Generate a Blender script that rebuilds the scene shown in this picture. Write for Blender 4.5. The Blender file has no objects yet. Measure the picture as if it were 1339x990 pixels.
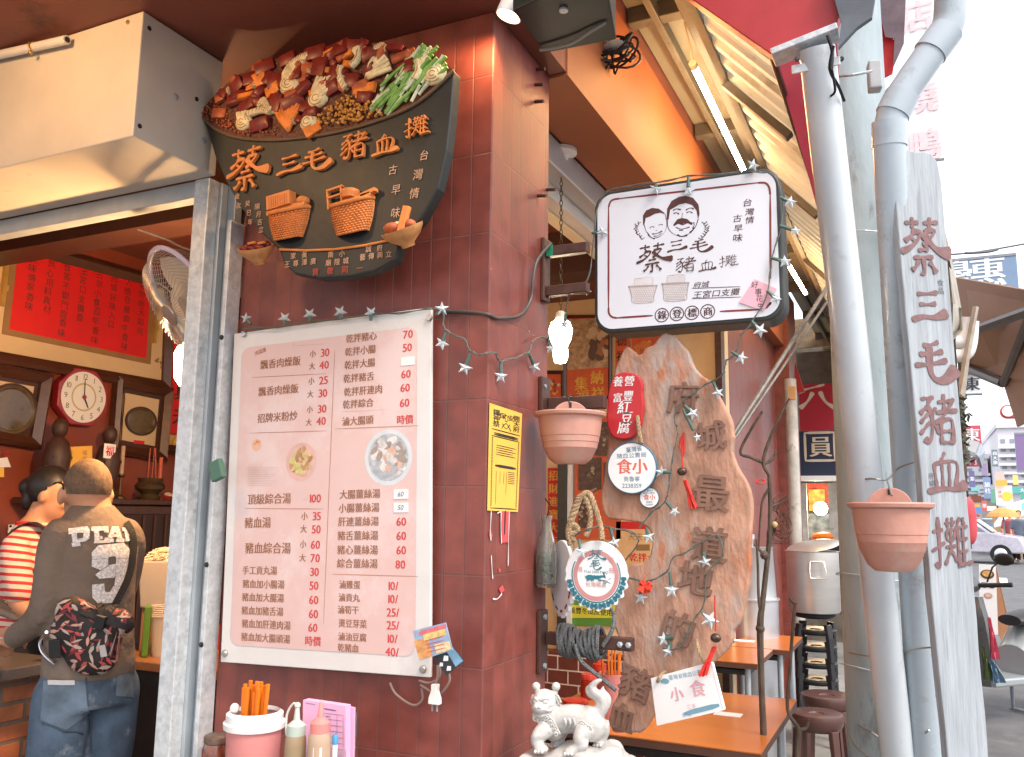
import bpy, bmesh, math, random
from mathutils import Vector, Matrix
from mathutils.bvhtree import BVHTree
random.seed(11)
sc = bpy.context.scene
COL = sc.collection
V = Vector
R = math.radians

# ------------------------------------------------------------------ camera
CAM = V((1.033, -2.033, 1.5))
FP = 1120.0                      # focal length in pixels of the 1339 px wide photograph
CR = V((0.9046752607, 0.4259057752, 0.0129206535))
CU = V((0.0535078464, -0.1436355159, 0.9881830544))
CF = V((-0.4227287345, 0.8932934060, 0.1527327986))
cd = bpy.data.cameras.new('camera')
cd.sensor_width = 36.0
cd.lens = FP / 1339.0 * 36.0
cd.clip_start = 0.05
cd.clip_end = 3000
cam = bpy.data.objects.new('camera', cd)
cam.matrix_world = Matrix(((CR.x, CU.x, -CF.x, CAM.x), (CR.y, CU.y, -CF.y, CAM.y), (CR.z, CU.z, -CF.z, CAM.z), (0, 0, 0, 1)))
COL.objects.link(cam)
sc.camera = cam

# ------------------------------------------------------------------ world, sun, exposure
SUN_EL, SUN_AZ = R(52), R(118)   # azimuth measured from +Y towards +X
w = bpy.data.worlds.new('World')
sc.world = w
w.use_nodes = True
nt = w.node_tree
bg = nt.nodes['Background']
sky = nt.nodes.new('ShaderNodeTexSky')
sky.sky_type = 'NISHITA'
sky.sun_disc = False
sky.sun_elevation = SUN_EL
sky.sun_rotation = SUN_AZ
sky.air_density = 0.6
sky.dust_density = 9.0
sky.ozone_density = 0.6
mx = nt.nodes.new('ShaderNodeMixRGB'); mx.inputs[0].default_value = 0.72; mx.inputs[2].default_value = (7.2, 7.5, 7.9, 1)   # a closed white cloud layer
nt.links.new(sky.outputs[0], mx.inputs[1]); nt.links.new(mx.outputs[0], bg.inputs[0])
bg.inputs[1].default_value = 0.15
sd = bpy.data.lights.new('sun', 'SUN')
sd.energy = 1.2
sd.angle = R(18)
sd.color = (1.0, 0.96, 0.9)
so = bpy.data.objects.new('sun', sd)
sdir = V((math.sin(SUN_AZ) * math.cos(SUN_EL), math.cos(SUN_AZ) * math.cos(SUN_EL), math.sin(SUN_EL)))
so.rotation_euler = sdir.to_track_quat('Z', 'Y').to_euler()
COL.objects.link(so)
sc.view_settings.view_transform = 'Standard'
sc.view_settings.look = 'None'
sc.view_settings.exposure = 1.12
sc.view_settings.gamma = 1
sc.view_settings.use_curve_mapping = False
sc.cycles.use_denoising = True
sc.cycles.max_bounces = 8
sc.cycles.sample_clamp_indirect = 6

# ------------------------------------------------------------------ pixel helpers: a photo pixel to a real place
def ray(px, py):
    return CR * ((px - 669.5) / FP) - CU * ((py - 495) / FP) + CF
def at(px, py, d):
    return CAM + ray(px, py) * d
def onx(px, py, x):
    r = ray(px, py); return CAM + r * ((x - CAM.x) / r.x)
def ony(px, py, y):
    r = ray(px, py); return CAM + r * ((y - CAM.y) / r.y)
def onz(px, py, z):
    r = ray(px, py); return CAM + r * ((z - CAM.z) / r.z)

class Frame:
    def __init__(s, o, ux, uy):
        s.o = V(o); s.x = V(ux).normalized(); s.n = s.x.cross(V(uy)).normalized(); s.y = s.n.cross(s.x)
    def p(s, a, b, h=0.0):
        return s.o + s.x * a + s.y * b + s.n * h
    def px(s, px, py):
        r = ray(px, py); t = (s.o - CAM).dot(s.n) / r.dot(s.n); q = CAM + r * t - s.o
        return q.dot(s.x), q.dot(s.y)
    def sz(s, px, py, n):
        r = ray(px, py); t = (s.o - CAM).dot(s.n) / r.dot(s.n)
        return n / FP * t
    def off(s, h):
        return Frame(s.o + s.n * h, s.x, s.y)
def planey(y): return Frame((0, y, 0), (1, 0, 0), (0, 0, 1))
def planex(x): return Frame((x, 0, 0), (0, 1, 0), (0, 0, 1))
def facing(o, az):               # an upright frame whose face is turned az degrees from -Y
    a = R(az); return Frame(o, (math.cos(a), math.sin(a), 0), (0, 0, 1))

# ------------------------------------------------------------------ materials
def S(r, g, b):
    def f(c):
        c /= 255.0
        return c / 12.92 if c <= 0.04045 else ((c + 0.055) / 1.055) ** 2.4
    return (f(r), f(g), f(b))
MC = {}
def mat(name, col, rough=0.6, metal=0.0, var=0.12, scale=9.0, bump=0.0, bscale=60.0, emit=None, es=0.0, trans=0.0,
        coat=0.0, stain=None, sscale=5.0, sthr=0.58, stretch=(1, 1, 1), ior=1.45, transl=0.0, bdist=0.01):
    if name in MC: return MC[name]
    m = bpy.data.materials.new(name); m.use_nodes = True
    n = m.node_tree.nodes; l = m.node_tree.links; b = n['Principled BSDF']
    b.inputs['Roughness'].default_value = rough
    b.inputs['Metallic'].default_value = metal
    b.inputs['IOR'].default_value = ior
    b.inputs['Coat Weight'].default_value = coat
    b.inputs['Coat Roughness'].default_value = 0.15
    b.inputs['Transmission Weight'].default_value = trans
    tc = n.new('ShaderNodeTexCoord'); mp = n.new('ShaderNodeMapping')
    mp.inputs['Scale'].default_value = stretch
    l.new(tc.outputs['Object'], mp.inputs['Vector'])
    nz = n.new('ShaderNodeTexNoise'); nz.inputs['Scale'].default_value = scale; nz.inputs['Detail'].default_value = 6
    nz.inputs['Roughness'].default_value = 0.62
    l.new(mp.outputs[0], nz.inputs['Vector'])
    cr = n.new('ShaderNodeValToRGB')
    cr.color_ramp.elements[0].position = 0.32; cr.color_ramp.elements[1].position = 0.68
    cr.color_ramp.elements[0].color = tuple(min(1, c * (1 - var)) for c in col) + (1,)
    cr.color_ramp.elements[1].color = tuple(min(1, c * (1 + var)) for c in col) + (1,)
    l.new(nz.outputs[0], cr.inputs[0])
    out = cr.outputs[0]
    if stain:
        n2 = n.new('ShaderNodeTexNoise'); n2.inputs['Scale'].default_value = sscale; n2.inputs['Detail'].default_value = 9
        n2.inputs['Roughness'].default_value = 0.7
        l.new(mp.outputs[0], n2.inputs['Vector'])
        r2 = n.new('ShaderNodeValToRGB'); r2.color_ramp.elements[0].position = sthr; r2.color_ramp.elements[1].position = sthr + 0.09
        l.new(n2.outputs[0], r2.inputs[0])
        mx = n.new('ShaderNodeMixRGB'); mx.inputs[2].default_value = tuple(stain) + (1,)
        l.new(r2.outputs[0], mx.inputs[0]); l.new(out, mx.inputs[1]); out = mx.outputs[0]
    l.new(out, b.inputs['Base Color'])
    rr = n.new('ShaderNodeMapRange'); rr.inputs[3].default_value = max(0.02, rough - 0.1); rr.inputs[4].default_value = min(1, rough + 0.1)
    l.new(nz.outputs[0], rr.inputs[0]); l.new(rr.outputs[0], b.inputs['Roughness'])
    if bump:
        n3 = n.new('ShaderNodeTexNoise'); n3.inputs['Scale'].default_value = bscale; n3.inputs['Detail'].default_value = 5
        l.new(mp.outputs[0], n3.inputs['Vector'])
        bp = n.new('ShaderNodeBump'); bp.inputs['Strength'].default_value = bump; bp.inputs['Distance'].default_value = bdist
        l.new(n3.outputs[0], bp.inputs['Height']); l.new(bp.outputs[0], b.inputs['Normal'])
    if emit:
        b.inputs['Emission Color'].default_value = tuple(emit) + (1,); b.inputs['Emission Strength'].default_value = es
    if transl:
        tb = n.new('ShaderNodeBsdfTranslucent'); l.new(out, tb.inputs[0])
        ms = n.new('ShaderNodeMixShader'); ms.inputs[0].default_value = transl
        l.new(b.outputs[0], ms.inputs[1]); l.new(tb.outputs[0], ms.inputs[2]); l.new(ms.outputs[0], n['Material Output'].inputs[0])
    MC[name] = m
    return m
def brickmat(name, c1, c2, mortar, bw, rh, ms, offset=0.0, rough=0.45, bump=0.5, swap=False, noise=0.12, coat=0.0):
    m = bpy.data.materials.new(name); m.use_nodes = True
    n = m.node_tree.nodes; l = m.node_tree.links; b = n['Principled BSDF']
    tc = n.new('ShaderNodeTexCoord'); sp = n.new('ShaderNodeSeparateXYZ'); l.new(tc.outputs['Object'], sp.inputs[0])
    ad = n.new('ShaderNodeMath'); l.new(sp.outputs[0], ad.inputs[0]); l.new(sp.outputs[1], ad.inputs[1])
    cb = n.new('ShaderNodeCombineXYZ'); l.new(ad.outputs[0], cb.inputs[0]); l.new(sp.outputs[2], cb.inputs[1])
    br = n.new('ShaderNodeTexBrick'); br.offset = offset; br.squash = 1
    br.inputs['Scale'].default_value = 1; br.inputs['Brick Width'].default_value = bw; br.inputs['Row Height'].default_value = rh
    br.inputs['Mortar Size'].default_value = ms; br.inputs['Mortar Smooth'].default_value = 0.3; br.inputs['Bias'].default_value = -0.2
    br.inputs['Color1'].default_value = tuple(c1) + (1,); br.inputs['Color2'].default_value = tuple(c2) + (1,); br.inputs['Mortar'].default_value = tuple(mortar) + (1,)
    l.new(cb.outputs[0], br.inputs['Vector'])
    nz = n.new('ShaderNodeTexNoise'); nz.inputs['Scale'].default_value = 14; nz.inputs['Detail'].default_value = 8
    l.new(tc.outputs['Object'], nz.inputs['Vector'])
    hs = n.new('ShaderNodeHueSaturation'); mr = n.new('ShaderNodeMapRange'); mr.inputs[1].default_value = 0.3; mr.inputs[2].default_value = 0.7
    mr.inputs[3].default_value = 1 - noise; mr.inputs[4].default_value = 1 + noise
    l.new(nz.outputs[0], mr.inputs[0]); l.new(mr.outputs[0], hs.inputs['Value']); l.new(br.outputs['Color'], hs.inputs['Color'])
    # small pale chips
    n2 = n.new('ShaderNodeTexNoise'); n2.inputs['Scale'].default_value = 55; n2.inputs['Detail'].default_value = 2
    l.new(tc.outputs['Object'], n2.inputs['Vector'])
    r2 = n.new('ShaderNodeValToRGB'); r2.color_ramp.elements[0].position = 0.79; r2.color_ramp.elements[1].position = 0.8
    l.new(n2.outputs[0], r2.inputs[0])
    mx = n.new('ShaderNodeMixRGB'); mx.inputs[2].default_value = (0.5, 0.4, 0.36, 1)
    l.new(r2.outputs[0], mx.inputs[0]); l.new(hs.outputs[0], mx.inputs[1]); l.new(mx.outputs[0], b.inputs['Base Color'])
    rr = n.new('ShaderNodeMapRange'); rr.inputs[3].default_value = rough - 0.12; rr.inputs[4].default_value = rough + 0.14
    l.new(nz.outputs[0], rr.inputs[0]); l.new(rr.outputs[0], b.inputs['Roughness'])
    b.inputs['Coat Weight'].default_value = coat
    iv = n.new('ShaderNodeMath'); iv.operation = 'SUBTRACT'; iv.inputs[0].default_value = 1.0
    l.new(br.outputs['Fac'], iv.inputs[1])
    a2 = n.new('ShaderNodeMath'); a2.operation = 'MULTIPLY_ADD'; a2.inputs[1].default_value = 0.25
    l.new(nz.outputs[0], a2.inputs[0]); l.new(iv.outputs[0], a2.inputs[2])
    bp = n.new('ShaderNodeBump'); bp.inputs['Strength'].default_value = bump; bp.inputs['Distance'].default_value = 0.004
    l.new(a2.outputs[0], bp.inputs['Height']); l.new(bp.outputs[0], b.inputs['Normal'])
    return m

# ------------------------------------------------------------------ mesh builder
ORG = {}
class MB:
    def __init__(s): s.v = []; s.f = []
    def add(s, vs, fs):
        o = len(s.v); s.v += [V(q) for q in vs]; s.f += [tuple(i + o for i in q) for q in fs]; return s
    def box(s, c, size, ax=None):
        c = V(c); x, y, z = ax if ax else (V((1, 0, 0)), V((0, 1, 0)), V((0, 0, 1)))
        x = V(x) * size[0] / 2; y = V(y) * size[1] / 2; z = V(z) * size[2] / 2
        vs = [c + x * i + y * j + z * k for k in (-1, 1) for i, j in ((-1, -1), (1, -1), (1, 1), (-1, 1))]
        return s.add(vs, [(3, 2, 1, 0), (4, 5, 6, 7), (0, 1, 5, 4), (1, 2, 6, 5), (2, 3, 7, 6), (3, 0, 4, 7)])
    def bb(s, lo, hi):
        lo = V(lo); hi = V(hi); return s.box((lo + hi) / 2, [abs(q) for q in (hi - lo)])
    def fbox(s, F, a, b, wd, ht, h0, h1):          # a box on a frame, centred at a, b
        return s.box(F.p(a, b, (h0 + h1) / 2), (wd, ht, abs(h1 - h0)), (F.x, F.y, F.n))
    def prism(s, poly, F, h0, h1):
        n = len(poly); ar = sum(poly[i][0] * poly[(i + 1) % n][1] - poly[(i + 1) % n][0] * poly[i][1] for i in range(n))
        if ar < 0: poly = poly[::-1]
        vs = [F.p(a, b, h0) for a, b in poly] + [F.p(a, b, h1) for a, b in poly]
        fs = [tuple(range(n - 1, -1, -1)), tuple(range(n, 2 * n))] + [(i, (i + 1) % n, n + (i + 1) % n, n + i) for i in range(n)]
        return s.add(vs, fs)
    def flat(s, poly, F, h=0.0):
        n = len(poly); ar = sum(poly[i][0] * poly[(i + 1) % n][1] - poly[(i + 1) % n][0] * poly[i][1] for i in range(n))
        if ar < 0: poly = poly[::-1]
        return s.add([F.p(a, b, h) for a, b in poly], [tuple(range(n))])
    def loft(s, rings, caps=True, closed=True):
        n = len(rings[0]); o = []
        vs = [q for r in rings for q in r]
        for k in range(len(rings) - 1):
            for i in range(n if closed else n - 1):
                j = (i + 1) % n
                o.append((k * n + i, k * n + j, (k + 1) * n + j, (k + 1) * n + i))
        if caps:
            o.append(tuple(range(n - 1, -1, -1))); m = (len(rings) - 1) * n; o.append(tuple(range(m, m + n)))
        return s.add(vs, o)
    def tube(s, pts, r, n=8, caps=True):
        pts = [V(p) for p in pts]; rs = r if isinstance(r, (list, tuple)) else [r] * len(pts)
        rings = []; nrm = None
        for i, p in enumerate(pts):
            t = (pts[min(i + 1, len(pts) - 1)] - pts[max(i - 1, 0)])
            t = t.normalized() if t.length > 1e-9 else V((0, 0, 1))
            if nrm is None:
                up = V((0, 0, 1)) if abs(t.z) < 0.9 else V((1, 0, 0)); nrm = t.cross(up).normalized()
            else:
                nrm = (nrm - t * nrm.dot(t)).normalized()
            bn = t.cross(nrm)
            rings.append([p + (nrm * math.cos(2 * math.pi * k / n) + bn * math.sin(2 * math.pi * k / n)) * rs[i] for k in range(n)])
        return s.loft(rings, caps)
    def lathe(s, prof, o, axis=(0, 0, 1), n=28, caps=False, sx=1.0):
        a = V(axis).normalized(); up = V((0, 0, 1)) if abs(a.z) < 0.9 else V((0, 1, 0))
        x = up.cross(a).normalized(); y = a.cross(x); o = V(o)
        return s.loft([[o + a * h + x * (math.cos(2 * math.pi * k / n) * r * sx) + y * (math.sin(2 * math.pi * k / n) * r) for k in range(n)] for r, h in prof], caps)
    def ball(s, c, r, n=14, m=8, ax=None):
        rx, ry, rz = r if isinstance(r, (tuple, list)) else (r, r, r)
        x, y, z = ax if ax else (V((1, 0, 0)), V((0, 1, 0)), V((0, 0, 1)))
        c = V(c); rings = []
        for j in range(m + 1):
            t = math.pi * (j / m) * 0.998 + 0.003
            rings.append([c + V(x) * (rx * math.sin(t) * math.cos(2 * math.pi * k / n)) + V(y) * (ry * math.sin(t) * math.sin(2 * math.pi * k / n)) - V(z) * (rz * math.cos(t)) for k in range(n)])
        return s.loft(rings, True)
    def build(s, name, m, parent=None, org=None, smooth=False, bevel=0.0, seg=2, sub=0, angle=40):
        me = bpy.data.meshes.new(name)
        if parent is not None: o3 = ORG[parent.name]
        elif org is not None: o3 = V(org)
        else:
            o3 = V(((min(q.x for q in s.v) + max(q.x for q in s.v)) / 2, (min(q.y for q in s.v) + max(q.y for q in s.v)) / 2, min(q.z for q in s.v)))
        me.from_pydata([q - o3 for q in s.v], [], s.f)
        me.validate()
        bm = bmesh.new(); bm.from_mesh(me); bmesh.ops.recalc_face_normals(bm, faces=bm.faces)
        bm.to_mesh(me); bm.free()
        if smooth:
            me.polygons.foreach_set('use_smooth', [True] * len(me.polygons)); me.set_sharp_from_angle(angle=R(angle))
        me.materials.append(m)
        ob = bpy.data.objects.new(name, me); COL.objects.link(ob)
        if parent is not None: ob.parent = parent
        else: ob.location = o3
        ORG[ob.name] = o3
        if bevel:
            md = ob.modifiers.new('bevel', 'BEVEL'); md.width = bevel; md.segments = seg; md.limit_method = 'ANGLE'; md.angle_limit = R(38)
        if sub:
            md = ob.modifiers.new('sub', 'SUBSURF'); md.levels = sub; md.render_levels = sub
        return ob
def tag(o, label=None, cat=None, group=None, kind=None):
    if label: o['label'] = label
    if cat: o['category'] = cat
    if group: o['group'] = group
    if kind: o['kind'] = kind
    return o
def thing(name, loc, label, cat, group=None):
    o = bpy.data.objects.new(name, None); o.location = V(loc); o.empty_display_size = 0.1
    COL.objects.link(o); ORG[o.name] = V(loc)
    return tag(o, label, cat, group)
def copy_tree(o, parent=None):
    c = o.copy(); COL.objects.link(c); ORG[c.name] = ORG[o.name]
    if parent is not None: c.parent = parent
    for ch in [q for q in COL.objects if q.parent == o]: copy_tree(ch, c)
    return c
def spline(pts, n=8):
    pts = [V(p) for p in pts]; out = []
    for i in range(len(pts) - 1):
        p0 = pts[max(i - 1, 0)]; p1 = pts[i]; p2 = pts[i + 1]; p3 = pts[min(i + 2, len(pts) - 1)]
        for k in range(n):
            t = k / n
            out.append(0.5 * ((2 * p1) + (p2 - p0) * t + (2 * p0 - 5 * p1 + 4 * p2 - p3) * t * t + (3 * p1 - p0 - 3 * p2 + p3) * t ** 3))
    return out + [pts[-1]]
def jit(a): return random.uniform(-a, a)

# ------------------------------------------------------------------ lettering
GC = {}
def glyph(ch, off):
    k = (ch, off)
    if k not in GC:
        c = bpy.data.curves.new('glyph', 'FONT'); c.body = ch; c.resolution_u = 2; c.offset = off
        o = bpy.data.objects.new('glyph', c); m = o.to_mesh()
        vs = [(q.co.x, q.co.y) for q in m.vertices]; fs = [tuple(p.vertices) for p in m.polygons]
        o.to_mesh_clear(); bpy.data.objects.remove(o); bpy.data.curves.remove(c)
        cjk = ord(ch) > 0x2e00
        if vs:
            x0 = min(q[0] for q in vs); x1 = max(q[0] for q in vs)
        else: x0, x1 = 0, 0.28
        if cjk: vs = [(q[0] - 0.5, q[1] - 0.37) for q in vs]; adv = 1.0
        else:
            adv = x1 - x0 + 0.07 if vs else 0.3; vs = [(q[0] - (x0 + x1) / 2, q[1] - 0.343) for q in vs]
            if cjk is False: vs = [(q[0] * 1.18, q[1] * 1.18) for q in vs]; adv *= 1.18
        GC[k] = (vs, fs, adv)
    return GC[k]
def text(mb, F, s, a, b, size, h=0.002, off=0.0, vertical=False, anchor='c', rot=0.0, sx=1.0, pitch=1.05, slant=0.0, wob=0.0):
    """letters on a frame; a, b is the centre (anchor c), the left end (l) or the top (vertical)"""
    bold = off; off = 0.0
    gl = [glyph(c, off) for c in s]
    cr, sr = math.cos(R(rot)), math.sin(R(rot))
    if vertical:
        pos = [(0, -size * (0.5 + i * pitch)) for i in range(len(gl))]
    else:
        tot = sum(g[2] for g in gl) * size * sx; x = -tot / 2 if anchor == 'c' else (0 if anchor == 'l' else -tot); pos = []
        for g in gl:
            pos.append((x + g[2] * size * sx / 2, 0)); x += g[2] * size * sx
    for g, (dx, dy) in zip(gl, pos):
        dx += jit(wob) * size; dy += jit(wob) * size; wr = jit(wob)
        vs = []
        for (x, y) in g[0]:
            x, y = x + wr * y, y - wr * x
            X = (x + slant * y) * size * sx + dx; Y = y * size + dy
            vs.append(F.p(a + X * cr - Y * sr, b + X * sr + Y * cr, h))
        mb.add(vs, g[1])
        if bold:
            for q, dz in ((bold, .00008), (bold * 2, .00016)):
                mb.add([v + F.x * (q * size * sx * cr) + F.y * (q * size * sr) + F.n * dz for v in vs], g[1])
def ptext(mb, F, s, px, py, hpx, **k):
    a, b = F.px(px, py); text(mb, F, s, a, b, F.sz(px, py, hpx), **k)
def ribbon(mb, F, pts, wd, h=0.002, thick=0.0, taper=True, n=5, flare=1.0):
    """one brush stroke: a centre line in frame coordinates with a swelling width"""
    P = [V((q[0], q[1], 0)) for q in pts]
    P = spline(P, n) if len(P) > 2 else [P[0].lerp(P[1], i / 5) for i in range(6)]
    L = []; Rr = []
    for i, p in enumerate(P):
        t = (P[min(i + 1, len(P) - 1)] - P[max(i - 1, 0)]).normalized(); nn = V((-t.y, t.x, 0)); u = i / (len(P) - 1)
        q = 1.0
        if taper: q = 0.72 + 0.28 * math.cos(2 * math.pi * u); q = q * (0.85 + 0.5 * (flare - 0.7) * u)
        if i in (0, len(P) - 1): q *= 0.55
        L.append(p + nn * wd * q / 2); Rr.append(p - nn * wd * q / 2)
    poly = [(q.x, q.y) for q in L] + [(q.x, q.y) for q in reversed(Rr)]
    m = len(L)
    top = [F.p(a, b, h + thick) for a, b in poly]
    fs = [(i, i + 1, 2 * m - 2 - i, 2 * m - 1 - i) for i in range(m - 1)]
    if thick:
        bot = [F.p(a, b, h) for a, b in poly]; k = len(poly)
        fs = fs + [(i, (i + 1) % k, k + (i + 1) % k, k + i) for i in range(k)]
        mb.add(top + bot, fs)
    else: mb.add(top, fs)
BR = {
 '三': [([(.15, .84), (.45, .86), (.78, .91)], 1), ([(.2, .58), (.45, .58), (.72, .62)], 1), ([(-.05, .16), (.3, .26), (.65, .26), (1.05, .4)], 1.25)],
 '毛': [([(.72, .97), (.5, .9), (.25, .87)], .9), ([(.12, .68), (.5, .7), (.84, .77)], 1), ([(-.02, .44), (.45, .48), (.95, .58)], 1),
       ([(.44, .88), (.42, .5), (.46, .26), (.62, .14), (.9, .18), (1.22, .42)], 1.35)],
 '蔡': [([(.02, .9), (.42, .93)], .9), ([(.55, .93), (.98, .97)], .9), ([(.24, 1.03), (.23, .8)], .8), ([(.74, 1.06), (.72, .83)], .8),
       ([(.3, .8), (.2, .66), (.0, .52)], .9), ([(.2, .72), (.44, .73), (.36, .56), (.14, .4), (-.12, .3)], 1), ([(.2, .6), (.3, .53)], .8),
       ([(.56, .76), (.86, .79), (.7, .6), (.52, .46)], .9), ([(.52, .72), (.72, .52), (.95, .38), (1.3, .34)], 1.35),
       ([(.36, .36), (.66, .39)], .9), ([(.22, .2), (.78, .24)], .9), ([(.5, .22), (.51, -.1), (.42, -.08)], .9), ([(.36, .14), (.28, .02), (.16, -.06)], .9), ([(.66, .14), (.76, .04), (.84, -.08)], 1)],
 '豬': [([(.05, .9), (.42, .94)], .8), ([(.3, .9), (.2, .75), (.0, .6)], .8), ([(.18, .78), (.33, .6), (.32, .22), (.22, .06), (.1, .12)], 1),
       ([(.25, .62), (.0, .42)], .8), ([(.28, .45), (-.02, .2)], .8), ([(.34, .58), (.46, .74)], .7), ([(.33, .48), (.54, .22)], .9),
       ([(.52, .85), (.94, .89)], .8), ([(.7, 1.02), (.7, .66)], .8), ([(.46, .64), (1.08, .7)], .9), ([(.98, .94), (.72, .62), (.42, .42)], .8),
       ([(.58, .48), (.58, .02)], .8), ([(.58, .47), (.9, .5), (.9, .02)], .8), ([(.6, .27), (.88, .29)], .7), ([(.6, .05), (.88, .06)], .7)],
 '血': [([(.52, 1.02), (.38, .8)], .9), ([(.14, .74), (.2, .16)], .9), ([(.14, .73), (.88, .78), (.82, .18)], .9), ([(.4, .73), (.4, .18)], .8),
       ([(.64, .75), (.62, .18)], .8), ([(-.12, .06), (.4, .14), (.8, .14), (1.18, .26)], 1.2)],
 '攤': [([(.0, .72), (.3, .76)], .7), ([(.17, 1.0), (.17, .1), (.05, .14)], .8), ([(-.04, .35), (.34, .52)], .7),
       ([(.36, .88), (.66, .91)], .6), ([(.44, .99), (.44, .8)], .6), ([(.57, 1.0), (.57, .81)], .6), ([(.4, .74), (.62, .76), (.6, .58)], .6), ([(.4, .74), (.41, .57), (.6, .58)], .6),
       ([(.51, .8), (.5, .3)], .6), ([(.35, .43), (.66, .46)], .6), ([(.5, .4), (.32, .1)], .7), ([(.52, .36), (.66, .16)], .7),
       ([(.78, 1.0), (.66, .74)], .7), ([(.71, .82), (.71, .05)], .7), ([(.86, 1.0), (.9, .86)], .7), ([(.71, .8), (1.0, .83)], .6), ([(.71, .57), (.98, .6)], .6),
       ([(.71, .34), (.98, .37)], .6), ([(.7, .1), (1.1, .15)], .8), ([(.85, .8), (.85, .12)], .6)],
}
def brush(mb, F, ch, a, b, size, wd=0.1, h=0.002, thick=0.0, sx=1.0):
    for i, (pts, k) in enumerate(BR[ch]):
        ribbon(mb, F, [(a + (x - .5) * size * sx, b + (y - .45) * size) for x, y in pts], wd * size * k, h + i * 0.00012, thick, flare=1.0 + (k > 1.15) * 1.2)
def pbrush(mb, F, ch, px, py, hpx, **k):
    a, b = F.px(px, py); brush(mb, F, ch, a, b, F.sz(px, py, hpx), **k)
def rrect(a0, b0, a1, b1, r, n=5):
    o = []
    for cx, cy, t0 in ((a1 - r, b1 - r, 0), (a0 + r, b1 - r, 90), (a0 + r, b0 + r, 180), (a1 - r, b0 + r, 270)):
        o += [(cx + r * math.cos(R(t0 + 90 * i / n)), cy + r * math.sin(R(t0 + 90 * i / n))) for i in range(n + 1)]
    return o
def disc(a, b, r, n=28, ry=None): return [(a + r * math.cos(2 * math.pi * i / n), b + (ry or r) * math.sin(2 * math.pi * i / n)) for i in range(n)]
def ring(mb, F, a, b, r0, r1, h, n=32):
    vs = [F.p(a + r * math.cos(2 * math.pi * i / n), b + r * math.sin(2 * math.pi * i / n), h) for r in (r0, r1) for i in range(n)]
    mb.add(vs, [(i, (i + 1) % n, n + (i + 1) % n, n + i) for i in range(n)])
def pquad(F, pts): return [F.px(*q) for q in pts]
def lamp(name, loc, energy, col, size=0.05, spot=None, target=None, blend=0.5):
    ld = bpy.data.lights.new(name, 'SPOT' if spot else 'POINT'); ld.energy = energy; ld.color = col; ld.shadow_soft_size = size
    if spot: ld.spot_size = R(spot); ld.spot_blend = blend
    o = bpy.data.objects.new(name, ld); o.location = V(loc)
    if target is not None: o.rotation_euler = (V(loc) - V(target)).to_track_quat('Z', 'Y').to_euler()
    COL.objects.link(o); return o
WARM = (1.0, 0.50, 0.17)
# ================================================================== the setting
M_asph = mat('asphalt', (0.10, 0.10, 0.105), .85, var=.25, scale=3, bump=.3, bscale=140, stain=(.15, .15, .15), sscale=.8)
M_conc = mat('floor_concrete', (0.20, .19, .175), .7, var=.2, scale=4, bump=.2, bscale=60, stain=(.1, .09, .08), sscale=2.5)
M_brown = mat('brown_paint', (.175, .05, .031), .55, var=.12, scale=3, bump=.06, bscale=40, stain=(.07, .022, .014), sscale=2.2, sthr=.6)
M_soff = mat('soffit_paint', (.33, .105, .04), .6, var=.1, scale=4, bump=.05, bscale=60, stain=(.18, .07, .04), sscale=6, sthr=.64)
M_inwall = mat('shop_wall_paint', (.24, .05, .022), .5, var=.14, scale=3, bump=.05, stain=(.12, .03, .02), sscale=4, sthr=.62)
M_dkwood = mat('dark_wood', (.055, .02, .012), .42, var=.3, scale=6, stretch=(1, 6, 6), bump=.1, coat=.15)
M_galv = mat('galvanised_steel', (.60, .62, .63), .45, .35, var=.2, scale=38, stain=(.44, .47, .50), sscale=16, sthr=.55)
M_steel = mat('grey_steel', (.42, .46, .49), .42, .4, var=.1, scale=10)
M_rust = mat('brown_iron', (.085, .04, .03), .5, .2, var=.25, scale=20, stain=(.15, .06, .03), sscale=22, sthr=.62)
M_black = mat('black_rubber', (.012, .012, .013), .5, var=.2)
M_beige = mat('beige_sheet_metal', (.58, .52, .43), .42, var=.09, scale=3, stain=(.42, .31, .2), sscale=6, sthr=.64, bump=.05, bscale=5)
M_tile = brickmat('tile', (.215, .053, .039), (.16, .039, .031), (.17, .062, .05), .0625, .233, .0024, rough=.42, bump=.6, noise=.22)
M_brick = brickmat('old_brick', (.42, .13, .05), (.30, .085, .04), (.16, .11, .08), .2, .068, .008, offset=.5, rough=.7, bump=.9, noise=.3)
M_brick2 = brickmat('pointed_brick', (.16, .035, .022), (.13, .03, .02), (.65, .52, .44), .14, .085, .005, offset=.5, rough=.5, bump=.5)

m = MB(); m.add([(-400, -400, 0), (400, -400, 0), (400, 900, 0), (-400, 900, 0)], [(0, 1, 2, 3)])
tag(m.build('road', M_asph), kind='structure')
m = MB(); m.bb((-6, -3.2, -.2), (1.25, 13, .03)); tag(m.build('pavement', M_conc, bevel=.01), kind='structure')
m = MB()
for k in range(7): m.add([(2.2 + k * .9, 20, .004), (2.7 + k * .9, 20, .004), (2.9 + k * .9, 23, .004), (2.4 + k * .9, 23, .004)], [(0, 1, 2, 3)])
tag(m.build('crossing_stripes', mat('road_paint', (.75, .75, .73), .7, var=.1, scale=20)), kind='structure')
m = MB(); m.bb((-6, -3.3, 2.925), (.06, 5.4, 6.2)); tag(m.build('ceiling', M_brown), kind='structure')  # front part, unseen overhead, extended to cut the daylight on the front wall
m = MB(); m.bb((-.15, .41, 2.915), (.064, 5.4, 3.44)); tag(m.build('soffit', M_soff), kind='structure')

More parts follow.
